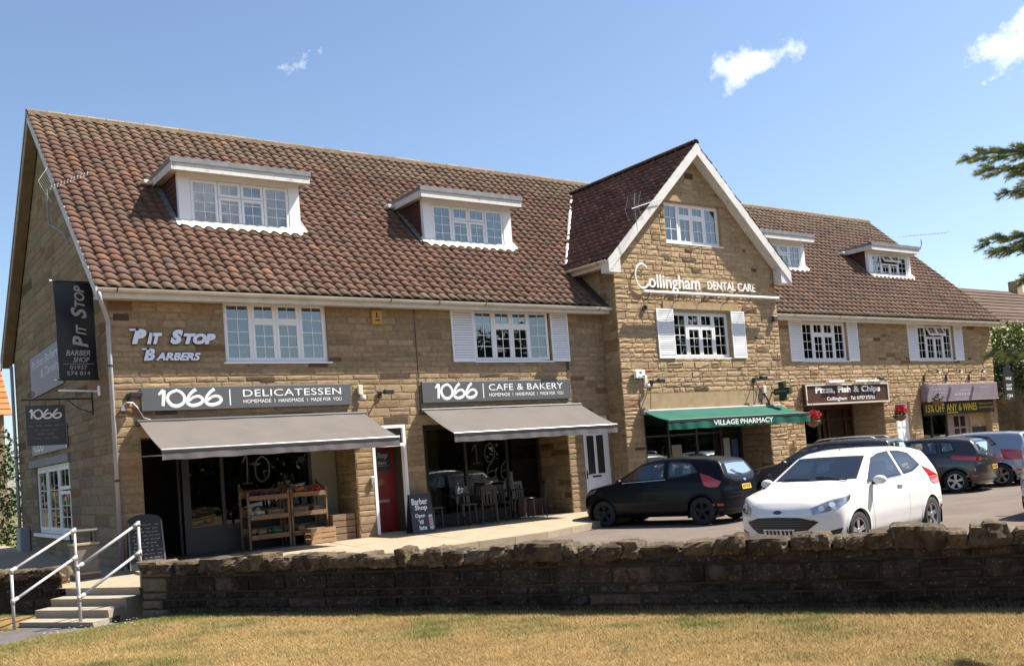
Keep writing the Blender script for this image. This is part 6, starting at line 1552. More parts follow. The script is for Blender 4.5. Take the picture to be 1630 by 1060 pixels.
# ------------------------------------------------------------------ litter bin and meter box by the gable end
M_BINS = mat('bin_stone', (.17, .14, .115), rough=.9, var=.2, vscale=5, bump=.3, bscale=30)
t = thing('litter_bin', 'stone-clad litter bin with dark hood behind the handrails', 'bin', (.95, -.35, -.1)); b = MB(); b.bbox(.76, 1.16, -.55, -.15, -.1, .50, .015); b.build('body', M_BINS, t)
for z in (.50, -.02): b = MB(); b.bbox(.735, 1.185, -.575, -.125, z, z + .045, .008); b.build('rim', mat('bin_brass', (.35, .25, .14), rough=.6), t)
b = MB()
for x in (.77, 1.12):
    for y in (-.54, -.19): b.box(x, x + .03, y, y + .03, .546, .72)
b.build('hood_posts', M_CHAR, t); b = MB(); b.bbox(.74, 1.18, -.57, -.13, .72, .78, .02); b.build('hood', mat('bin_hood', (.06, .055, .055), rough=.5), t)
t = thing('meter_box', 'grey meter box at the far foot of the gable end', 'meter box', (1.5, 9.7, 0)); b = MB(); b.bbox(1.42, 1.66, 9.3, 9.9, -.05, .62, .015); b.build('case', mat('meter_grey', (.3, .3, .31), rough=.5), t); b = MB(); b.box(1.415, 1.42, 9.36, 9.84, .02, .56); b.build('door', mat('meter_grey2', (.34, .34, .35), rough=.5), t)
# ------------------------------------------------------------------ parked cars
M_TYRE = mat('tyre', (.018, .018, .019), rough=.85, bump=.2, bscale=60); M_RIM = mat('alloy_rim', (.52, .52, .53), rough=.28, metal=.75)
M_TRIM = mat('black_trim', (.012, .012, .013), rough=.35); M_CARIN = mat('car_interior', (.03, .03, .032), rough=.85); M_LAMP = mat('clear_lamp', (.36, .37, .39), rough=.12, metal=.75, coat=1, var=.5, vscale=14); M_LAMPD = mat('lamp_inner', (.75, .76, .78), rough=.15, metal=.5, coat=1)
M_TAIL = mat('red_lamp', (.42, .012, .012), rough=.12, coat=1); M_PLATEY = mat('yellow_plate', (.72, .42, .02), rough=.45); M_PLATEW = mat('white_plate', (.75, .75, .72), rough=.45)
M_CARGLASS = glass_mat('car_glass', (.72, .80, .77), .09, .01); M_SEAM = mat('shut_line', (.02, .02, .02), rough=.8)
M_BADGE = mat('badge_blue', (.012, .03, .12), rough=.2, coat=1); M_SILVERB = mat('badge_silver', (.7, .7, .72), rough=.2, metal=.9)

SIL = {'hatch': ([-.2, .0, .14, .40, .80, 1.00, 1.10, 1.74, 1.98, 2.35, 2.85, 3.30, 3.62, 3.70, 3.90, 3.98, 4.2], [.50, .66, .80, .90, .975, 1.00, 1.035, 1.385, 1.445, 1.475, 1.468, 1.43, 1.372, 1.30, .95, .80, .4]),
       'upright': ([-.2, .0, .12, .40, .80, 1.00, 1.10, 1.74, 1.98, 2.35, 2.85, 3.45, 3.76, 3.80, 3.93, 3.99, 4.2], [.50, .68, .82, .92, .985, 1.01, 1.045, 1.385, 1.445, 1.475, 1.475, 1.45, 1.41, 1.36, .96, .80, .4])}
WZ = ([.05, .18, .30, .50, .74, .93, 1.40, 1.55], [.74, .79, .835, .862, .852, .822, .60, .52])
LEN = 3.97; WB = 2.49; FO = .80; HUBZ = .30
class Shape:
    def __init__(s, kind): s.sx, s.sz = map(np.array, SIL[kind])
    def F(s, x, y, z):
        """signed body function: x from the front, y across, z up; negative inside"""
        ay = np.abs(y)
        plan = np.interp(x, [-.2, .25, .8, 2.0, 3.2, 3.7, 4.2], [.90, .96, .995, 1.0, .99, .955, .90])
        w = np.interp(z, *WZ) * plan
        g1 = z - (np.interp(x, s.sx, s.sz) - .055 * (ay / .8) ** 2.2)
        g2 = ay - w
        g3 = .19 - z
        nose = np.interp(z, [.15, .30, .42, .60, .70, .80], [.10, .03, .0, .0, .03, .10])
        g4 = nose + .40 * (ay / .86) ** 2.7 - x
        tail = np.interp(z, [.15, .30, .45, .70, .80, 1.0], [3.86, 3.95, 3.975, 3.965, 3.94, 3.95])
        g5 = x - (tail - .20 * (ay / .86) ** 3.0)
        r = .022
        G = np.stack([g1, g2, g3, g4, g5]) / r
        m_ = G.max(0)
        return r * (m_ + np.log(np.exp(G - m_).sum(0)))
    def hit(s, A, B, n=26):
        lo = np.zeros(len(A)); hi = np.ones(len(A))
        for _ in range(n):
            mid = (lo + hi) / 2; P = A + (B - A) * mid[:, None]; f = s.F(P[:, 0], P[:, 1], P[:, 2])
            hi = np.where(f > 0, mid, hi); lo = np.where(f > 0, lo, mid)
        return A + (B - A) * lo[:, None]
    def normal(s, P):
        e = 1e-3; N = np.stack([s.F(*(P + np.eye(3)[k] * e).T) - s.F(*(P - np.eye(3)[k] * e).T) for k in range(3)], 1)
        return N / np.maximum(np.linalg.norm(N, axis=1, keepdims=True), 1e-9)
    # projections of flat patterns on to the body
    def side(s, q, sg): q = np.asarray(q, float); A = np.stack([q[:, 0], q[:, 0] * 0, q[:, 1]], 1); B = A.copy(); B[:, 1] = 1.2 * sg; return s.hit(A, B)
    def top(s, q): q = np.asarray(q, float); A = np.stack([q[:, 0], q[:, 1], q[:, 0] * 0 + .6], 1); B = A.copy(); B[:, 2] = 1.9; return s.hit(A, B)
    def rear(s, q): q = np.asarray(q, float); A = np.stack([q[:, 0] * 0 + 2.6, q[:, 0], q[:, 1]], 1); B = A.copy(); B[:, 0] = 4.4; return s.hit(A, B)
    def cyl(s, q, front=True):
        q = np.asarray(q, float); th = np.radians(q[:, 0]); x0 = .95 if front else LEN - .95; sg = -1 if front else 1
        A = np.stack([th * 0 + x0, th * 0, q[:, 1]], 1); B = A + np.stack([sg * np.cos(th), np.sin(th), th * 0], 1) * 1.9; return s.hit(A, B)

def inpoly(px, py, poly):
    ins = np.zeros(len(px), bool); n = len(poly)
    for i in range(n):
        x0, y0 = poly[i]; x1, y1 = poly[(i + 1) % n]
        c = ((y0 > py) != (y1 > py)); xi = x0 + (py - y0) * (x1 - x0) / (y1 - y0 + 1e-12); ins ^= c & (px < xi)
    return ins
def gridpatch(bot, top, ns=14, nt=8, ring=.045):
    """points of a patch between two polylines, with a narrow border ring in both directions"""
    bot, top = np.array(bot, float), np.array(top, float)
    def pl(P, s):
        d = np.r_[0, np.cumsum(np.linalg.norm(np.diff(P, axis=0), axis=1))]; d /= d[-1]; return np.stack([np.interp(s, d, P[:, 0]), np.interp(s, d, P[:, 1])], 1)
    L = np.linalg.norm(bot[-1] - bot[0]); H = np.linalg.norm((bot[0] + bot[-1]) / 2 - (top[0] + top[-1]) / 2)
    a, b = (min(.3, ring / L), min(.3, ring / H)) if ring else (0, 0)
    S = np.r_[0, np.linspace(a, 1 - a, ns - 1), 1] if ring else np.linspace(0, 1, ns + 1); T = np.r_[0, np.linspace(b, 1 - b, nt - 1), 1] if ring else np.linspace(0, 1, nt + 1)
    B, Tt = pl(bot, S), pl(top, S); P = np.stack([B * (1 - t) + Tt * t for t in T], 1).reshape(-1, 2)
    F = []; edge = []
    for i in range(len(S) - 1):
        for j in range(len(T) - 1):
            k = i * len(T) + j; F.append((k, k + len(T), k + len(T) + 1, k + 1)); edge.append(i in (0, len(S) - 2) or j in (0, len(T) - 2))
    ia = [.7 * a, 1 - .7 * a]; ip = [.7 * b, 1 - .7 * b]; inner = [tuple(pl(bot, np.array([x]))[0] * (1 - t) + pl(top, np.array([x]))[0] * t) for x, t in ((ia[0], ip[0]), (.5, ip[0]), (ia[1], ip[0]), (ia[1], ip[1]), (.75, ip[1]), (.5, ip[1]), (.25, ip[1]), (ia[0], ip[1]))] if ring else None
    return P, F, edge, inner

def make_car(label, loc, head, paint, kind='hatch', sx=1.0, sy=1.0, sz=1.0, doors=3, rails=False, tail='high', plate=True, face='slats', cat='car', wheel_m=None, badge=None):
    sh = Shape(kind); X0 = WB / 2 + FO
    root = thing('parked_car', label, cat, (loc[0], loc[1], -.25), 'cars parked in front of the shops', head)
    def W3(P): P = np.asarray(P, float); return [((X0 - p[0]) * sx, p[1] * sy, p[2] * sz) for p in P]      # car space to local
    # --- windows first: their outlines decide which body faces open
    if doors == 3:
        SW = [([(1.20, .965), (1.75, .985), (2.40, 1.005)], [(1.72, 1.315), (2.0, 1.372), (2.36, 1.392)]), ([(2.49, 1.01), (2.85, 1.035), (3.22, 1.12)], [(2.45, 1.392), (2.75, 1.375), (3.02, 1.325)])]
    else:
        SW = [([(1.20, .965), (1.7, .98), (2.16, .99)], [(1.72, 1.315), (1.95, 1.372), (2.14, 1.388)]), ([(2.24, .99), (2.6, 1.0), (2.92, 1.01)], [(2.22, 1.39), (2.6, 1.385), (2.86, 1.372)]), ([(3.0, 1.03), (3.15, 1.05), (3.32, 1.09)], [(2.94, 1.37), (3.08, 1.352), (3.2, 1.325)])]
    side_p = [gridpatch(b, t, 14, 8, .032) for b, t in SW]
    ws = gridpatch([(1.17, -.67), (1.10, -.35), (1.07, 0), (1.10, .35), (1.17, .67)], [(1.72, -.545), (1.70, -.28), (1.69, 0), (1.70, .28), (1.72, .545)], 18, 10, .04)
    rz1, rz0 = (1.325, .99) if kind == 'hatch' else (1.36, 1.0)
    rw = gridpatch([(-.60, rz0 + .05), (-.3, rz0), (0, rz0 - .01), (.3, rz0), (.60, rz0 + .05)], [(-.47, rz1 - .02), (0, rz1), (.47, rz1 - .02)], 16, 8, .035)
    # --- body shell
    nx, ny, nz = 120, 44, 30; Lx = np.linspace(-.06, 4.06, nx + 1); Ly = np.linspace(-.95, .95, ny + 1); Lz = np.linspace(.12, 1.58, nz + 1)
    idx = {}; P = []; Q = []
    def vid(i, j, k):
        if (i, j, k) not in idx: idx[i, j, k] = len(P); P.append((Lx[i], Ly[j], Lz[k]))
        return idx[i, j, k]
    for i in range(nx):
        for j in range(ny): Q += [(vid(i, j, nz), vid(i, j + 1, nz), vid(i + 1, j + 1, nz), vid(i + 1, j, nz)), (vid(i, j, 0), vid(i + 1, j, 0), vid(i + 1, j + 1, 0), vid(i, j + 1, 0))]
        for k in range(nz): Q += [(vid(i, 0, k), vid(i, 0, k + 1), vid(i + 1, 0, k + 1), vid(i + 1, 0, k)), (vid(i, ny, k), vid(i + 1, ny, k), vid(i + 1, ny, k + 1), vid(i, ny, k + 1))]
    for j in range(ny):
        for k in range(nz): Q += [(vid(0, j, k), vid(0, j + 1, k), vid(0, j + 1, k + 1), vid(0, j, k + 1)), (vid(nx, j, k), vid(nx, j, k + 1), vid(nx, j + 1, k + 1), vid(nx, j + 1, k))]
    P = np.array(P); A = np.stack([np.clip(P[:, 0], .55, LEN - .5), P[:, 1] * 0, P[:, 0] * 0 + .62], 1)
    S = sh.hit(A, A + (P - A) * 1.15)
    Q = np.array(Q); cen = S[Q].mean(1); kill = np.zeros(len(Q), bool)
    for hx in (FO, FO + WB): kill |= (np.hypot(cen[:, 0] - hx, cen[:, 2] - HUBZ) < .352) & (np.abs(cen[:, 1]) > .50)
    for P2, F2, e2, inn in side_p: kill |= inpoly(cen[:, 0], cen[:, 2], inn) & (np.abs(cen[:, 1]) > .42) & (cen[:, 2] > .9)
    kill |= inpoly(cen[:, 0], cen[:, 1], ws[3]) & (cen[:, 2] > 1.0); kill |= inpoly(cen[:, 1], cen[:, 2], rw[3]) & (cen[:, 0] > 3.4)
    Fk = [tuple(q) for q in Q[~kill]]
    def obj(name, V, F, m_, par=root, smooth=True, mi=None):
        b = MB(); b.add(V, F); b.m = mi or b.m; return b.build(name, m_, par, smooth)
    body = obj('body', W3(S), Fk, paint)
    I_ = A + (S - A) * .955; obj('lining', W3(I_), [f[::-1] for f in Fk if cen[0] is not None], M_CARIN, body)
    def patch(name, pts, F, m_, off=.004, par=body, edge=None, edge_m=None, smooth=True):
        N = sh.normal(pts); V = W3(pts + N * off)
        return obj(name, V, F, [m_, edge_m] if edge_m else m_, par, smooth, [1 if e else 0 for e in edge] if edge_m else None)
    for P2, F2, e2, inn in side_p:
        for sg in (1, -1): patch('side_window', sh.side(P2, sg), F2, M_CARGLASS, .005, root, e2, M_TRIM)
    patch('windscreen', sh.top(ws[0]), ws[1], M_CARGLASS, .005, root, ws[2], M_TRIM); patch('rear_window', sh.rear(rw[0]), rw[1], M_CARGLASS, .005, root, rw[2], M_TRIM)
    # --- wheel arches, wheels
    for hx in (FO, FO + WB):
        for sg in (1, -1):
            w = np.radians(np.linspace(-14, 194, 27)); ring = []
            for rr in (.335, .362, .39): ring += [(hx + rr * math.cos(a), max(.20, HUBZ + rr * math.sin(a))) for a in w]
            pts = sh.side(ring, sg); n = 27; F2 = [(k * n + i, k * n + i + 1, (k + 1) * n + i + 1, (k + 1) * n + i) for k in (0, 1) for i in range(n - 1)]
            N = sh.normal(pts); off = np.r_[np.full(n, .012), np.full(n, .014), np.full(n, .002)]; V = pts + N * off[:, None]; inn = V[:n].copy(); inn[:, 1] -= sg * .05
            obj('arch_lip', W3(np.r_[V, inn]), F2 + [(i, i + 1, 3 * n + i + 1, 3 * n + i) for i in range(n - 1)], paint, body)
            b = MB(); yy = sg * .50; k = 20; V = []
            for y_ in (sg * .84, yy):
                V += [(hx + .37 * math.cos(a), y_, HUBZ + .37 * math.sin(a)) for a in np.linspace(-.4, math.pi + .4, k)]
            V += [(hx, yy, HUBZ)]; obj('arch_liner', W3(V), [(i, i + 1, k + i + 1, k + i) for i in range(k - 1)] + [(k + i, k + i + 1, 2 * k) for i in range(k - 1)], M_TRIM, body)
            cx, cy, cz = (X0 - hx) * sx, sg * .75 * sy, HUBZ * sz; wr = HUBZ * sz
            e = bpy.data.objects.new('wheel', None); COL.objects.link(e); e.parent = root; e.location = (cx, cy, cz); e['_local'] = 1
            b = MB(); b.lathe([(wr * .66, -.09), (wr * .9, -.10), (wr * .985, -.075), (wr, -.03), (wr, .03), (wr * .985, .075), (wr * .9, .10), (wr * .66, .09)], (0, 0, 0), 32, axis='y', cap=False); b.build('tyre', M_TYRE, e, smooth=True)
            b = MB(); b.lathe([(wr * .67, -sg * .085), (wr * .67, sg * .085), (wr * .60, sg * .08), (wr * .58, sg * -.0), (.03, -sg * .02)], (0, 0, 0), 28, axis='y', cap=False); b.build('rim_barrel', M_TRIM if sg < 0 else M_TRIM, e, smooth=True)
            rm = wheel_m or M_RIM; b = MB(); o = sg * .075; b.lathe([(wr * .675, o - .012), (wr * .675, o + .014), (wr * .60, o + .006), (wr * .60, o - .012)], (0, 0, 0), 28, axis='y', cap=False)
            for q in range(5):
                for dq in (-.13, .13):
                    a = q * 2 * math.pi / 5 + .3 + dq; d = Vector((math.cos(a), 0, math.sin(a))); t_ = Vector((-math.sin(a), 0, math.cos(a)))
                    b.obox(d * .04 - t_ * .016 + Vector((0, o - .02, 0)), d * (wr * .60 - .03), t_ * .032, (0, .02, 0))
            b.lathe([(.055, o - .02), (.05, o + .008), (.001, o + .012)], (0, 0, 0), 14, axis='y'); b.build('rim', rm, e)
    # --- lamps and face
    for sg in (1, -1):
        th = lambda a: sg * a
        hl = gridpatch([(th(31), .60), (th(44), .64), (th(66), .775)], [(th(29), .69), (th(44), .775), (th(70), .855)], 12, 5, 0); pts = sh.cyl(hl[0]); lm = patch('headlight', pts, hl[1], M_LAMP, .006, root)
        
        for ca_, cz_ in ((38, .675), (47, .725)): patch('lamp_lens', sh.cyl([(th(ca_), cz_)] + [(th(ca_ + 2.6 * math.cos(a)), cz_ + .036 * math.sin(a)) for a in np.linspace(0, 6.2832, 17)]), [(0, i, i + 1) for i in range(1, 17)], M_LAMPD, .009, lm)
        if tail == 'high': tl = gridpatch([(th(50), .80), (th(58), .79), (th(66), .83)], [(th(46), .90), (th(58), 1.03), (th(72), 1.10)], 8, 8, 0)
        elif tail == 'slim': tl = gridpatch([(th(38), .80), (th(55), .83), (th(74), .88)], [(th(38), .88), (th(55), .95), (th(76), .98)], 10, 5, 0)
        else: tl = gridpatch([(th(44), .70), (th(55), .69), (th(66), .72)], [(th(45), .93), (th(58), .97), (th(70), .99)], 8, 8, 0)
        patch('tail_light', sh.cyl(tl[0], False), tl[1], M_TAIL, .007, root)
        rf = gridpatch([(th(46), .40), (th(58), .40)], [(th(46), .445), (th(58), .45)], 6, 3, 0); patch('reflector', sh.cyl(rf[0], False), rf[1], M_TAIL, .006, root)
        fg = gridpatch([(th(38), .30), (th(52), .32)], [(th(38), .35), (th(54), .40)], 6, 3, 0); patch('fog_recess', sh.cyl(fg[0]), fg[1], M_TRIM, .005, root)
        # mirror
        b = MB(); c = Vector(((X0 - 1.36) * sx, sg * .94 * sy, 1.0 * sz)); V, F = [], []
        for i in range(9):
            a = math.pi * i / 8
            for k in range(12):
                w = 2 * math.pi * k / 12; V.append((c.x + .055 * math.cos(a) * 1.2 + .02, c.y + sg * .0 + .105 * math.sin(a) * math.cos(w), c.z + .068 * math.sin(a) * math.sin(w)))
        for i in range(8):
            for k in range(12): F.append((i * 12 + k, i * 12 + (k + 1) % 12, (i + 1) * 12 + (k + 1) % 12, (i + 1) * 12 + k))
        b.add(V, F); mr = b.build('mirror', paint, root, True); b = MB(); b.tube([(c.x, sg * .80 * sy, .955 * sz), (c.x + .01, c.y - sg * .04, .955 * sz)], .025, 6); b.build('mirror_arm', M_TRIM, mr)
        # door lines, handle
        xr = 2.44 if doors == 3 else 2.20
        seams = [[(1.30, .28), (1.24, .6), (1.22, .94)], [(xr, .28), (xr + .03, .7), (xr, .98)], [(1.30, .28), (xr, .28)]] + ([[(2.95, .99), (3.0, .75), (2.85, .62)], [(xr, .28), (2.75, .30)]] if doors == 5 else [])
        for sm in seams:
            q = catmull(sm, 8); q2 = [(a + .0045, b_ + .003) for a, b_ in q]; pts = sh.side(q + q2, sg); n = len(q); patch('door_seam', pts, [(i, i + 1, n + i + 1, n + i) for i in range(n - 1)], M_SEAM, .0025, body)
        for hx in ([xr - .22] + ([2.72] if doors == 5 else [])):
            p = sh.side([(hx, .87)], sg)[0]; b = MB(); c = Vector(W3([p])[0]); b.bbox(c.x - .09, c.x + .09, min(c.y, c.y + sg * .035), max(c.y, c.y + sg * .035), c.z - .016, c.z + .016, .012); b.build('door_handle', paint, body)
        # waist strip under the side glass
        ch = [(1.22, .955), (1.8, .972), (xr, .992)]; q = catmull(ch, 8); n = len(q); pts = sh.side(q + [(a, b_ + .014) for a, b_ in q], sg); patch('waist_strip', pts, [(i, i + 1, n + i + 1, n + i) for i in range(n - 1)], M_SILVERB if face == 'slats' else M_TRIM, .007, body)
    if face == 'slats':
        gp = gridpatch([(-22, .345), (0, .335), (22, .345)], [(-35, .50), (-20, .57), (0, .58), (20, .57), (35, .50)], 20, 8, 0); gr = patch('grille', sh.cyl(gp[0]), gp[1], M_TRIM, .006, root)
        for k in range(5):
            v = .375 + .036 * k; wd = 23 + 2.2 * k; s_ = gridpatch([(-wd, v), (wd, v)], [(-wd, v + .010), (wd, v + .010)], 20, 1, 0); patch('grille_bar', sh.cyl(s_[0]), s_[1], mat('grille_bar_grey', (.10, .10, .105), rough=.3, metal=.6), .016, gr)
        for r_, m_, of in ((1.0, M_SILVERB, .010), (.84, M_BADGE, .013)):
            pts = sh.cyl([(0, .645)] + [(5.0 * r_ * math.cos(a), .645 + .030 * r_ * math.sin(a)) for a in np.linspace(0, 6.2832, 25)]); patch('badge', pts, [(0, i, i + 1) for i in range(1, 25)], m_, of, root)
    else:
        gp = gridpatch([(-26, .50), (26, .50)], [(-28, .62), (28, .62)], 14, 4, 0); patch('grille', sh.cyl(gp[0]), gp[1], M_TRIM, .006, root)
    if plate:
        pz = .70 if tail != 'slim' else .56
        for fr_, m_, z_ in ((False, M_PLATEY, pz), (True, M_PLATEW, .30)):
            wdt = 12.5 if not fr_ else 15; g_ = gridpatch([(-wdt, z_), (wdt, z_)], [(-wdt, z_ + .11), (wdt, z_ + .11)], 8, 2, 0); pl_ = patch('number_plate', sh.cyl(g_[0], fr_), g_[1], m_, .014, root)
            gg = np.random.default_rng(int(loc[0] * 10))
            for k in range(7):
                a = -wdt * .82 + k * wdt * .245 + (wdt * .06 if k > 3 else 0); h = .075; c_ = gridpatch([(a, z_ + .02), (a + wdt * .15, z_ + .02)], [(a, z_ + .02 + h), (a + wdt * .15, z_ + .02 + h)], 1, 1, 0); patch('plate_mark', sh.cyl(c_[0], fr_), c_[1], M_SEAM, .016, pl_)
        b_ = sh.cyl([(0, .90)] + [(3.4 * math.cos(a), .90 + .028 * math.sin(a)) for a in np.linspace(0, 6.2832, 17)], False); patch('badge', b_, [(0, i, i + 1) for i in range(1, 17)], M_SILVERB, .010, root)
        wp = sh.rear([(.02, 1.015), (.2, 1.05), (.36, 1.13)]); N = sh.normal(wp); b = MB(); b.tube(W3(wp + N * .02), .010, 5); b.build('rear_wiper', M_TRIM, root)
        bl = gridpatch([(-62, .30), (62, .30)], [(-62, .325), (62, .325)], 24, 1, 0); patch('bumper_line', sh.cyl(bl[0], False), bl[1], M_TRIM, .004, body)
        sp = gridpatch([(-.46, 3.60), (.46, 3.60)], [(-.42, 3.66), (.42, 3.66)], 10, 2, 0)
        bs = [[(-55, .56), (0, .575), (55, .56)], [(-34, 1.0), (-36, .74), (-30, .655), (0, .645), (30, .655), (36, .74), (34, 1.0)]]
        for q0 in bs:
            q = catmull(q0, 8); n = len(q); pts = sh.cyl(q + [(a, b_ + .005) for a, b_ in q], False); patch('panel_seam', pts, [(i, i + 1, n + i + 1, n + i) for i in range(n - 1)], M_SEAM, .0025, body)
    for sm in ([[(1.06, -.60), (.6, -.66), (.32, -.52)], [(1.06, .60), (.6, .66), (.32, .52)], [(.30, -.5), (.22, -.25), (.20, 0), (.22, .25), (.30, .5)]]):
        q = catmull(sm, 8); n = len(q); pts = sh.top(q + [(a + .004, b_ + .004) for a, b_ in q]); patch('bonnet_seam', pts, [(i, i + 1, n + i + 1, n + i) for i in range(n - 1)], M_SEAM, .0025, body)
    for y0, y1 in ((.55, .02), (-.05, -.52)):
        pts = sh.top([(1.10, y0), (1.13, (y0 + y1) / 2), (1.16, y1)]); N = sh.normal(pts); b = MB(); b.tube(W3(pts + N * .018), .009, 5); b.build('wiper', M_TRIM, root)
    ra = sh.top([(2.02, 0)])[0]; b = MB(); c = Vector(W3([ra])[0]); b.tube([c, c + Vector((.06 if kind == 'hatch' else -.12, 0, .20))], .005, 5); b.build('aerial', M_TRIM, root)
    if rails:
        for sg in (1, -1):
            q = sh.top([(x, sg * .50) for x in np.linspace(1.95, 3.5, 12)]); q[1:-1, 2] += .05; b = MB(); b.tube(W3(q + np.array((0, 0, .01))), .016, 6); b.build('roof_rail', M_ALU, root, True)
    # --- inside
    b = MB()
    for sg in (-.36, .36):
        b.bbox(-.30 * sx, .22 * sx, sg - .23, sg + .23, .30, .52, .04); b.add([( -.30, sg - .22, .5), (-.30, sg + .22, .5), (-.50, sg + .19, 1.06), (-.50, sg - .19, 1.06), (-.18, sg - .22, .5), (-.18, sg + .22, .5), (-.42, sg + .19, 1.07), (-.42, sg - .19, 1.07)], [(0, 1, 2, 3), (4, 7, 6, 5), (0, 4, 5, 1), (3, 2, 6, 7), (0, 3, 7, 4), (1, 5, 6, 2)])
        b.bbox(-.55, -.45, sg - .12, sg + .12, 1.08, 1.24, .03)
    b.bbox(-1.25, -.85, -.58, .58, .32, .55, .04); b.bbox(-1.42, -1.25, -.58, .58, .5, 1.02, .05); b.build('seats', mat('seat_fabric', (.06, .06, .065), rough=.9), root)
    b = MB(); b.bbox(.52, .95, -.66, .66, .62, .88, .05); b.build('dashboard', M_CARIN, root); b = MB(); b.tube([(.42 + .05 * math.cos(a), -.36 + .17 * math.sin(a), .86 + .16 * math.cos(a)) for a in np.linspace(0, 6.2832, 18)], .014, 6, cap=False); b.build('steering_wheel', M_CARIN, root)
    return root
PB = mat('black_paint', (.004, .005, .008), rough=.32, spec=.15, coat=.12); PW = mat('white_paint', (.68, .67, .65), rough=.3, coat=.8); PG = mat('dark_grey_paint', (.030, .029, .030), rough=.28, metal=.3, coat=1); PS = mat('silver_blue_paint', (.30, .34, .40), rough=.3, metal=.55, coat=1); PD = mat('dark_metal_paint', (.06, .058, .06), rough=.25, metal=.3, coat=1); PSW = mat('pale_silver_paint', (.50, .52, .56), rough=.3, metal=.4, coat=1)
make_car('black three-door hatchback parked nose-in beside the white door', (12.84, -3.07), R(105.7), PB, 'hatch', wheel_m=M_TYRE)
make_car('white three-door hatchback parked behind the wall facing left', (10.34, -9.56), R(188.7), PW, 'hatch', face='slats')
make_car('dark grey estate with roof rails half hidden behind the white hatchback', (18.75, -2.95), R(105), PD, 'upright', 1.05, 1.0, 1.06, 5, True, 'low', face='plain')
make_car('dark grey hatchback with slim tail lights right of the white car', (21.05, -3.95), R(104), PG, 'hatch', 1.06, 1.03, .975, 5, False, 'slim', face='plain')
make_car('silver-blue hatchback at the right end of the parked row', (23.2, -4.0), R(104), PS, 'upright', 1.04, 1.0, 1.0, 3, False, 'low', face='plain')
make_car('pale silver car cut off by the right edge of the picture', (16.1, -10.85), R(188.7), PSW, 'hatch', face='plain')
# ------------------------------------------------------------------ bank, hedge, trees and houses beyond
M_LEAFH = mat('hedge_leaf', attr=True, rough=.6, spec=.3); M_BARK = mat('bark', (.11, .085, .06), rough=.95, var=.3, vscale=8, bump=.8, bscale=30); M_SPRUCE = mat('spruce_needle', attr=True, rough=.6, spec=.3)
mb = MB(); V = []; nx, ny = 30, 24
for i in range(nx + 1):
    for j in range(ny + 1):
        x = 35.2 + 30 * i / nx; y = -14 + 34 * j / ny
        h = 1.05 * min(1, max(0, (x - 35.4) / 2.2)) + .10 * math.sin(x * .7) * math.sin(y * .5); V.append((x, y, -.32 + h + .25 * min(1, max(0, (x - 38) / 6))))
mb.add(V, [(i * (ny + 1) + j, (i + 1) * (ny + 1) + j, (i + 1) * (ny + 1) + j + 1, i * (ny + 1) + j + 1) for i in range(nx) for j in range(ny)]); struct(mb.build('grass_bank', mat('bank_turf', (.20, .155, .055), rough=1, spec=.1, var=.3, vscale=1.5, bump=.5, bscale=25, stain=(.09, .10, .03), sscale=.8, sthr=.55), smooth=True))
def leaf_cloud(n, blobs, size, cols, seed):
    g = np.random.default_rng(seed); V = np.empty((n, 4, 3)); C = np.empty((n, 3)); w = np.array([b[3] ** 2 for b in blobs]); pick = g.choice(len(blobs), n, p=w / w.sum())
    B = np.array([b[:4] for b in blobs]); d = g.normal(size=(n, 3)); d /= np.linalg.norm(d, axis=1, keepdims=True); rad = B[pick, 3] * g.uniform(.35, 1.05, n) ** .6
    p = B[pick, :3] + d * rad[:, None]; a = g.normal(size=(n, 3)); a /= np.linalg.norm(a, axis=1, keepdims=True); e = np.cross(a, g.normal(size=(n, 3))); e /= np.linalg.norm(e, axis=1, keepdims=True); k = (size * g.uniform(.6, 1.4, n))[:, None]
    V[:, 0], V[:, 1], V[:, 2], V[:, 3] = p - a * k, p + e * k * .45, p + a * k, p - e * k * .45
    cols = np.array(cols); C = cols[g.integers(len(cols), size=n)] * g.uniform(.7, 1.3, (n, 1))
    return V, C
def quads(name, V, C, m_, parent):
    n = len(V); me = bpy.data.meshes.new(name); me.vertices.add(4 * n); me.vertices.foreach_set('co', V.ravel()); me.loops.add(4 * n); me.loops.foreach_set('vertex_index', np.arange(4 * n, dtype=np.int32)); me.polygons.add(n); me.polygons.foreach_set('loop_start', np.arange(0, 4 * n, 4, dtype=np.int32)); me.polygons.foreach_set('loop_total', np.full(n, 4, dtype=np.int32))
    ca = me.color_attributes.new('Col', 'FLOAT_COLOR', 'CORNER'); ca.data.foreach_set('color', np.repeat(np.concatenate([C, np.ones((n, 1))], 1), 4, 0).ravel()); me.materials.append(m_); me.update(); me.validate(); return link(name, me, parent)
GREENS = [(.16, .20, .05), (.12, .165, .043), (.20, .235, .065), (.09, .13, .04), (.25, .27, .09)]
def leafy(name, label, cat, base, blobs, n, size, seed, trunk=True, cols=GREENS, group=None, tr=.12):
    t = thing(name, label, cat, base, group); V, C = leaf_cloud(n, blobs, size, cols, seed); quads('crown', V, C, M_LEAFH, t)
    if trunk:
        b = MB(); g = np.random.default_rng(seed); top = np.mean([q[:3] for q in blobs], 0); b.tube([base, ((base[0] + top[0]) / 2 + .1, (base[1] + top[1]) / 2, (base[2] + top[2]) / 2), tuple(top)], [tr, tr * .8, tr * .4], 8)
        for q in blobs: b.tube([((base[0] + top[0]) / 2 + .1, (base[1] + top[1]) / 2, (base[2] + top[2]) / 2), q[:3]], [tr * .5, tr * .15], 6)
        b.build('trunk', M_BARK, t, True)
    return t
g = np.random.default_rng(21)
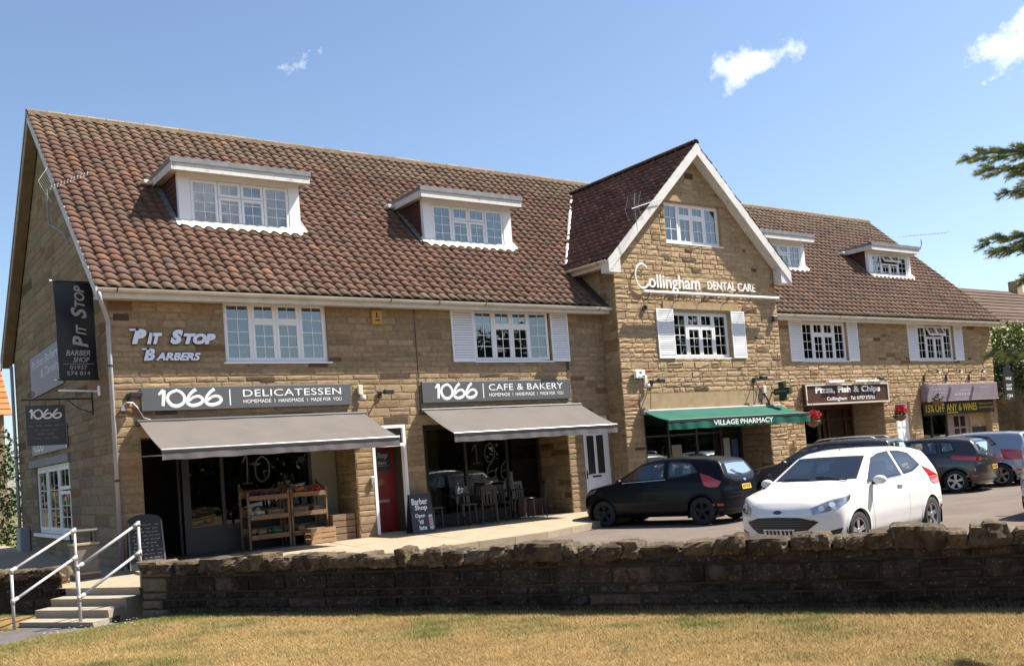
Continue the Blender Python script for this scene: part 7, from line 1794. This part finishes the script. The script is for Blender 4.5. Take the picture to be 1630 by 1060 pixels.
leafy('hedge', 'tall sunlit hedge beyond the far end of the terrace', 'hedge', (44, 4, .9), [(38.6 + 1.1 * i + g.uniform(-.4, .4), 5.8 - .55 * i + g.uniform(-.4, .4), z + g.uniform(-.3, .3), g.uniform(1.1, 1.6)) for i in range(9) for z in (3.6, 4.7)], 30000, .10, 31, False)
leafy('small_tree', 'small dark tree standing behind the bottle sign', 'tree', (39.0, 2.3, .75), [(39.0, 2.4, 3.6, .8), (39.6, 2.0, 3.2, .6), (38.6, 2.7, 3.3, .6), (39.3, 2.6, 4.2, .6)], 5000, .07, 33, True, [(.05, .075, .03), (.035, .055, .022), (.08, .10, .04)], None, .22)
t = thing('garden_wall', 'dark stone wall on the bank below the hedge', 'stone wall', (44, 2.6, .8)); b = MB(); b.obox((38.3, 4.6, .5), (11, -6.0, 0), (.2, .35, 0), (0, 0, 2.1)); b.build('core', mat('shaded_wall_stone', (.10, .08, .055), rough=.95, var=.4, vscale=3, bump=.8, bscale=12), t); b = MB(); b.obox((38.25, 4.52, 2.6), (11.1, -6.05, 0), (.3, .5, 0), (0, 0, .12)); b.build('coping', M_DRESSED, t)
for i in range(6):   # a few more hedges and trees closing the view
    x = 50 + 9 * i; leafy('background_tree', ['round', 'broad', 'tall', 'dense', 'leaning', 'far'][i] + ' tree in the row beyond the car park', 'tree', (x, -8 - 5 * i, -.3), [(x + g.uniform(-2, 2), -8 - 5 * i + g.uniform(-2, 2), 3.2 + g.uniform(-1, 1.6), g.uniform(1.4, 2.4)) for _ in range(7)], 5000, .28, 40 + i, True, GREENS, 'trees beyond the car park', .3)
def house(label, x0, x1, y0, y1, z0, ze, zr, ridge, wallm, rcol, courses=14):
    t = thing('house', label, 'house', ((x0 + x1) / 2, (y0 + y1) / 2, z0)); b = MB(); b.box(x0, x1, y0, y1, z0, ze)
    if ridge == 'x':
        ym = (y0 + y1) / 2; b.prism([(x0, y0, ze), (x0, y1, ze), (x0, ym, zr)], (.3, 0, 0)); b.prism([(x1, y0, ze), (x1, y1, ze), (x1, ym, zr)], (-.3, 0, 0)); ends = [((x0 - .3, y0 - .3, ze - .1), (x1 - x0 + .6, 0, 0), (0, ym - y0 + .3, zr - ze + .2)), ((x0 - .3, y1 + .3, ze - .1), (x1 - x0 + .6, 0, 0), (0, ym - y1 - .3, zr - ze + .2))]
    else:
        xm = (x0 + x1) / 2; b.prism([(x0, y0, ze), (x1, y0, ze), (xm, y0, zr)], (0, .3, 0)); b.prism([(x0, y1, ze), (x1, y1, ze), (xm, y1, zr)], (0, -.3, 0)); ends = [((x0 - .3, y0 - .3, ze - .1), (0, y1 - y0 + .6, 0), (xm - x0 + .3, 0, zr - ze + .2)), ((x1 + .3, y0 - .3, ze - .1), (0, y1 - y0 + .6, 0), (xm - x1 - .3, 0, zr - ze + .2))]
    b.build('wall', wallm, t); b = MB()
    for o, U, S in ends:
        o, U, S = Vector(o), Vector(U), Vector(S); n = U.cross(S).normalized(); n = n if n.z > 0 else -n
        for k in range(courses): b.obox(o + S * (k / courses) + n * .04, U, S * (1.15 / courses) - n * .05, n * .05, 0, tuple(np.array(rcol) * g.uniform(.8, 1.15)))
    r_ = b.build('roof', M_TILE, t); b = MB(); cx = x0 + (x1 - x0) * .6; cy = (y0 + y1) / 2; b.box(cx - .35, cx + .35, cy - .3, cy + .3, zr - .4, zr + .9); b.build('chimney', M_DRESSED, r_)
    for k in range(2):
        xw = x0 + (x1 - x0) * (.25 + .4 * k); b = MB(); b.box(xw, xw + 1.4, y0 - .04, y0 - .001, ze - 1.9, ze - .7); w_ = b.build('window', M_WHITE, t); b = MB(); b.box(xw + .08, xw + 1.32, y0 - .05, y0 - .041, ze - 1.82, ze - .78); b.build('pane', MATS['dark_pane'], w_)
    return t
house('house with a long brown tiled roof beyond the hedge', 50.5, 72, 9.5, 19, .5, 6.0, 9.9, 'x', M_RENDER, (.085, .052, .040), 15)
leafy('hedge', 'dark hedge beyond the gable end at the far left', 'hedge', (1.2, 19, -.2), [(g.uniform(-2.5, 3.4), 19 + g.uniform(-.6, .6), z + g.uniform(-.2, .2), g.uniform(.9, 1.2)) for z in (.6, 1.7, 2.7) for _ in range(5)], 9000, .10, 61, False, [(.05, .07, .03), (.035, .05, .022), (.07, .09, .035)])
house('house with an orange tiled roof at the far left', -4.9, 4.2, 30.2, 40, -.3, 5.2, 9.6, 'x', mat('buff_brick', (.25, .17, .11), rough=.95, var=.2, vscale=5), (.42, .15, .06), 16)

# ------------------------------------------------------------------ spruce at the right edge
def spruce(label, base, height):
    t = thing('spruce_tree', label, 'tree', base); base = Vector(base); b = MB(); b.tube([base - Vector((0, 0, .2)), base + Vector((0, 0, height))], [.16, .02], 10); b.build('trunk', M_BARK, t, True)
    g = np.random.default_rng(77); twigs = []; wood = MB()
    def branch(z, ang, L, droop):
        d = Vector((math.cos(ang), math.sin(ang), 0)); s = Vector((-d.y, d.x, 0)); P0 = Vector((base.x, base.y, z)); n = 9; pts = [P0 + d * (L * k / n) + Vector((0, 0, -droop * (k / n) ** 1.6 * L + .10 * L * (k / n) ** 3)) for k in range(n + 1)]
        wood.tube(pts, list(np.linspace(.028, .006, n + 1)), 5); twigs.append((pts[-3], pts[-1] + d * .06))
        for k in range(2, n + 1):
            for sg in (-1, 1):
                l = L * (.42 - .033 * k) * g.uniform(.75, 1.25); e = pts[k] + (d * .75 + s * sg * .75).normalized() * l + Vector((0, 0, g.uniform(-.16, .03) * l)); twigs.append((pts[k], e)); mid = pts[k] * .5 + e * .5
                if l > .08:
                    for s2 in (-1, 1, 0): twigs.append((mid, mid + (d * .9 + s * s2 * .5).normalized() * l * .5 + Vector((0, 0, g.uniform(-.06, .02)))))
    z = 2.5
    k = 0
    while z < height - .2:
        L = (height - z) / height * 1.0 + .12; m_ = 7
        for i in range(m_): branch(z + g.uniform(-.05, .05), k * .55 + i * 2 * math.pi / m_ + g.uniform(-.15, .15), L * g.uniform(.85, 1.1), g.uniform(.12, .3))
        z += .30; k += 1
    for i, (zz, ang, L, dr) in enumerate(LOWBR): branch(zz, ang, L, dr)
    wood.build('branches', M_BARK, t)
    V = []; C = []
    for a, e in twigs:
        a, e = np.array(a), np.array(e); L = np.linalg.norm(e - a); n = int(L / .0016); ax = (e - a) / max(L, 1e-6)
        u = g.random(n); r = g.normal(size=(n, 3)); r -= (r @ ax)[:, None] * ax; r /= np.linalg.norm(r, axis=1, keepdims=True); r[:, 2] *= .8
        p = a + (e - a) * u[:, None]; ln = g.uniform(.028, .046, n)[:, None]; q = p + (r * .85 + ax * .6) * ln; sd = np.cross(r, ax) * .0026
        V.append(np.stack([p - sd, p + sd, q + sd * .3, q - sd * .3], 1)); tip = (u > .75)[:, None]; C.append(np.where(tip, np.array([.32, .36, .11]), np.array([.15, .205, .085])) * g.uniform(.7, 1.3, (n, 1)))
    quads('needles', np.concatenate(V), np.concatenate(C), M_SPRUCE, t); return t
LOWBR = [(3.60, 2.52, 1.56, .15), (3.46, 2.46, 1.46, .13), (3.34, 2.58, 1.36, .2), (3.0, 2.52, 1.48, .2), (2.88, 2.46, 1.42, .16), (2.62, 2.5, 1.28, .16), (2.02, 2.52, 1.52, .12)]
spruce('dark green spruce reaching in from the right edge', (5.75, -16.3, -.3), 6.5)

# unseen tree belt behind the viewer, added to darken the window reflections
bl = []; g = np.random.default_rng(91)
for i in range(46):
    a = math.pi * (0.98 + .92 * i / 45); rr = g.uniform(24, 32); bl.append((CAM.x + rr * math.cos(a) , CAM.y + rr * math.sin(a) - 4, g.uniform(1.5, 5.0), g.uniform(2.0, 3.4)))
for i in range(34):
    a = math.radians(-48 + 60 * i / 33); rr = g.uniform(56, 66)
    for zz in (2.0, 5.5, 9.5): bl.append((CAM.x + rr * math.cos(a), CAM.y + rr * math.sin(a), zz + g.uniform(-1, 1.5), g.uniform(2.4, 3.8)))
V, C = leaf_cloud(80000, bl, .45, [(.05, .075, .022), (.035, .055, .018), (.07, .09, .03)], 92)
o = quads('unseen_wood', V, C, M_LEAFH, None); o['kind'] = 'stuff'; o['label'] = 'unseen belt of trees added to darken window reflections'; o['category'] = 'wood'
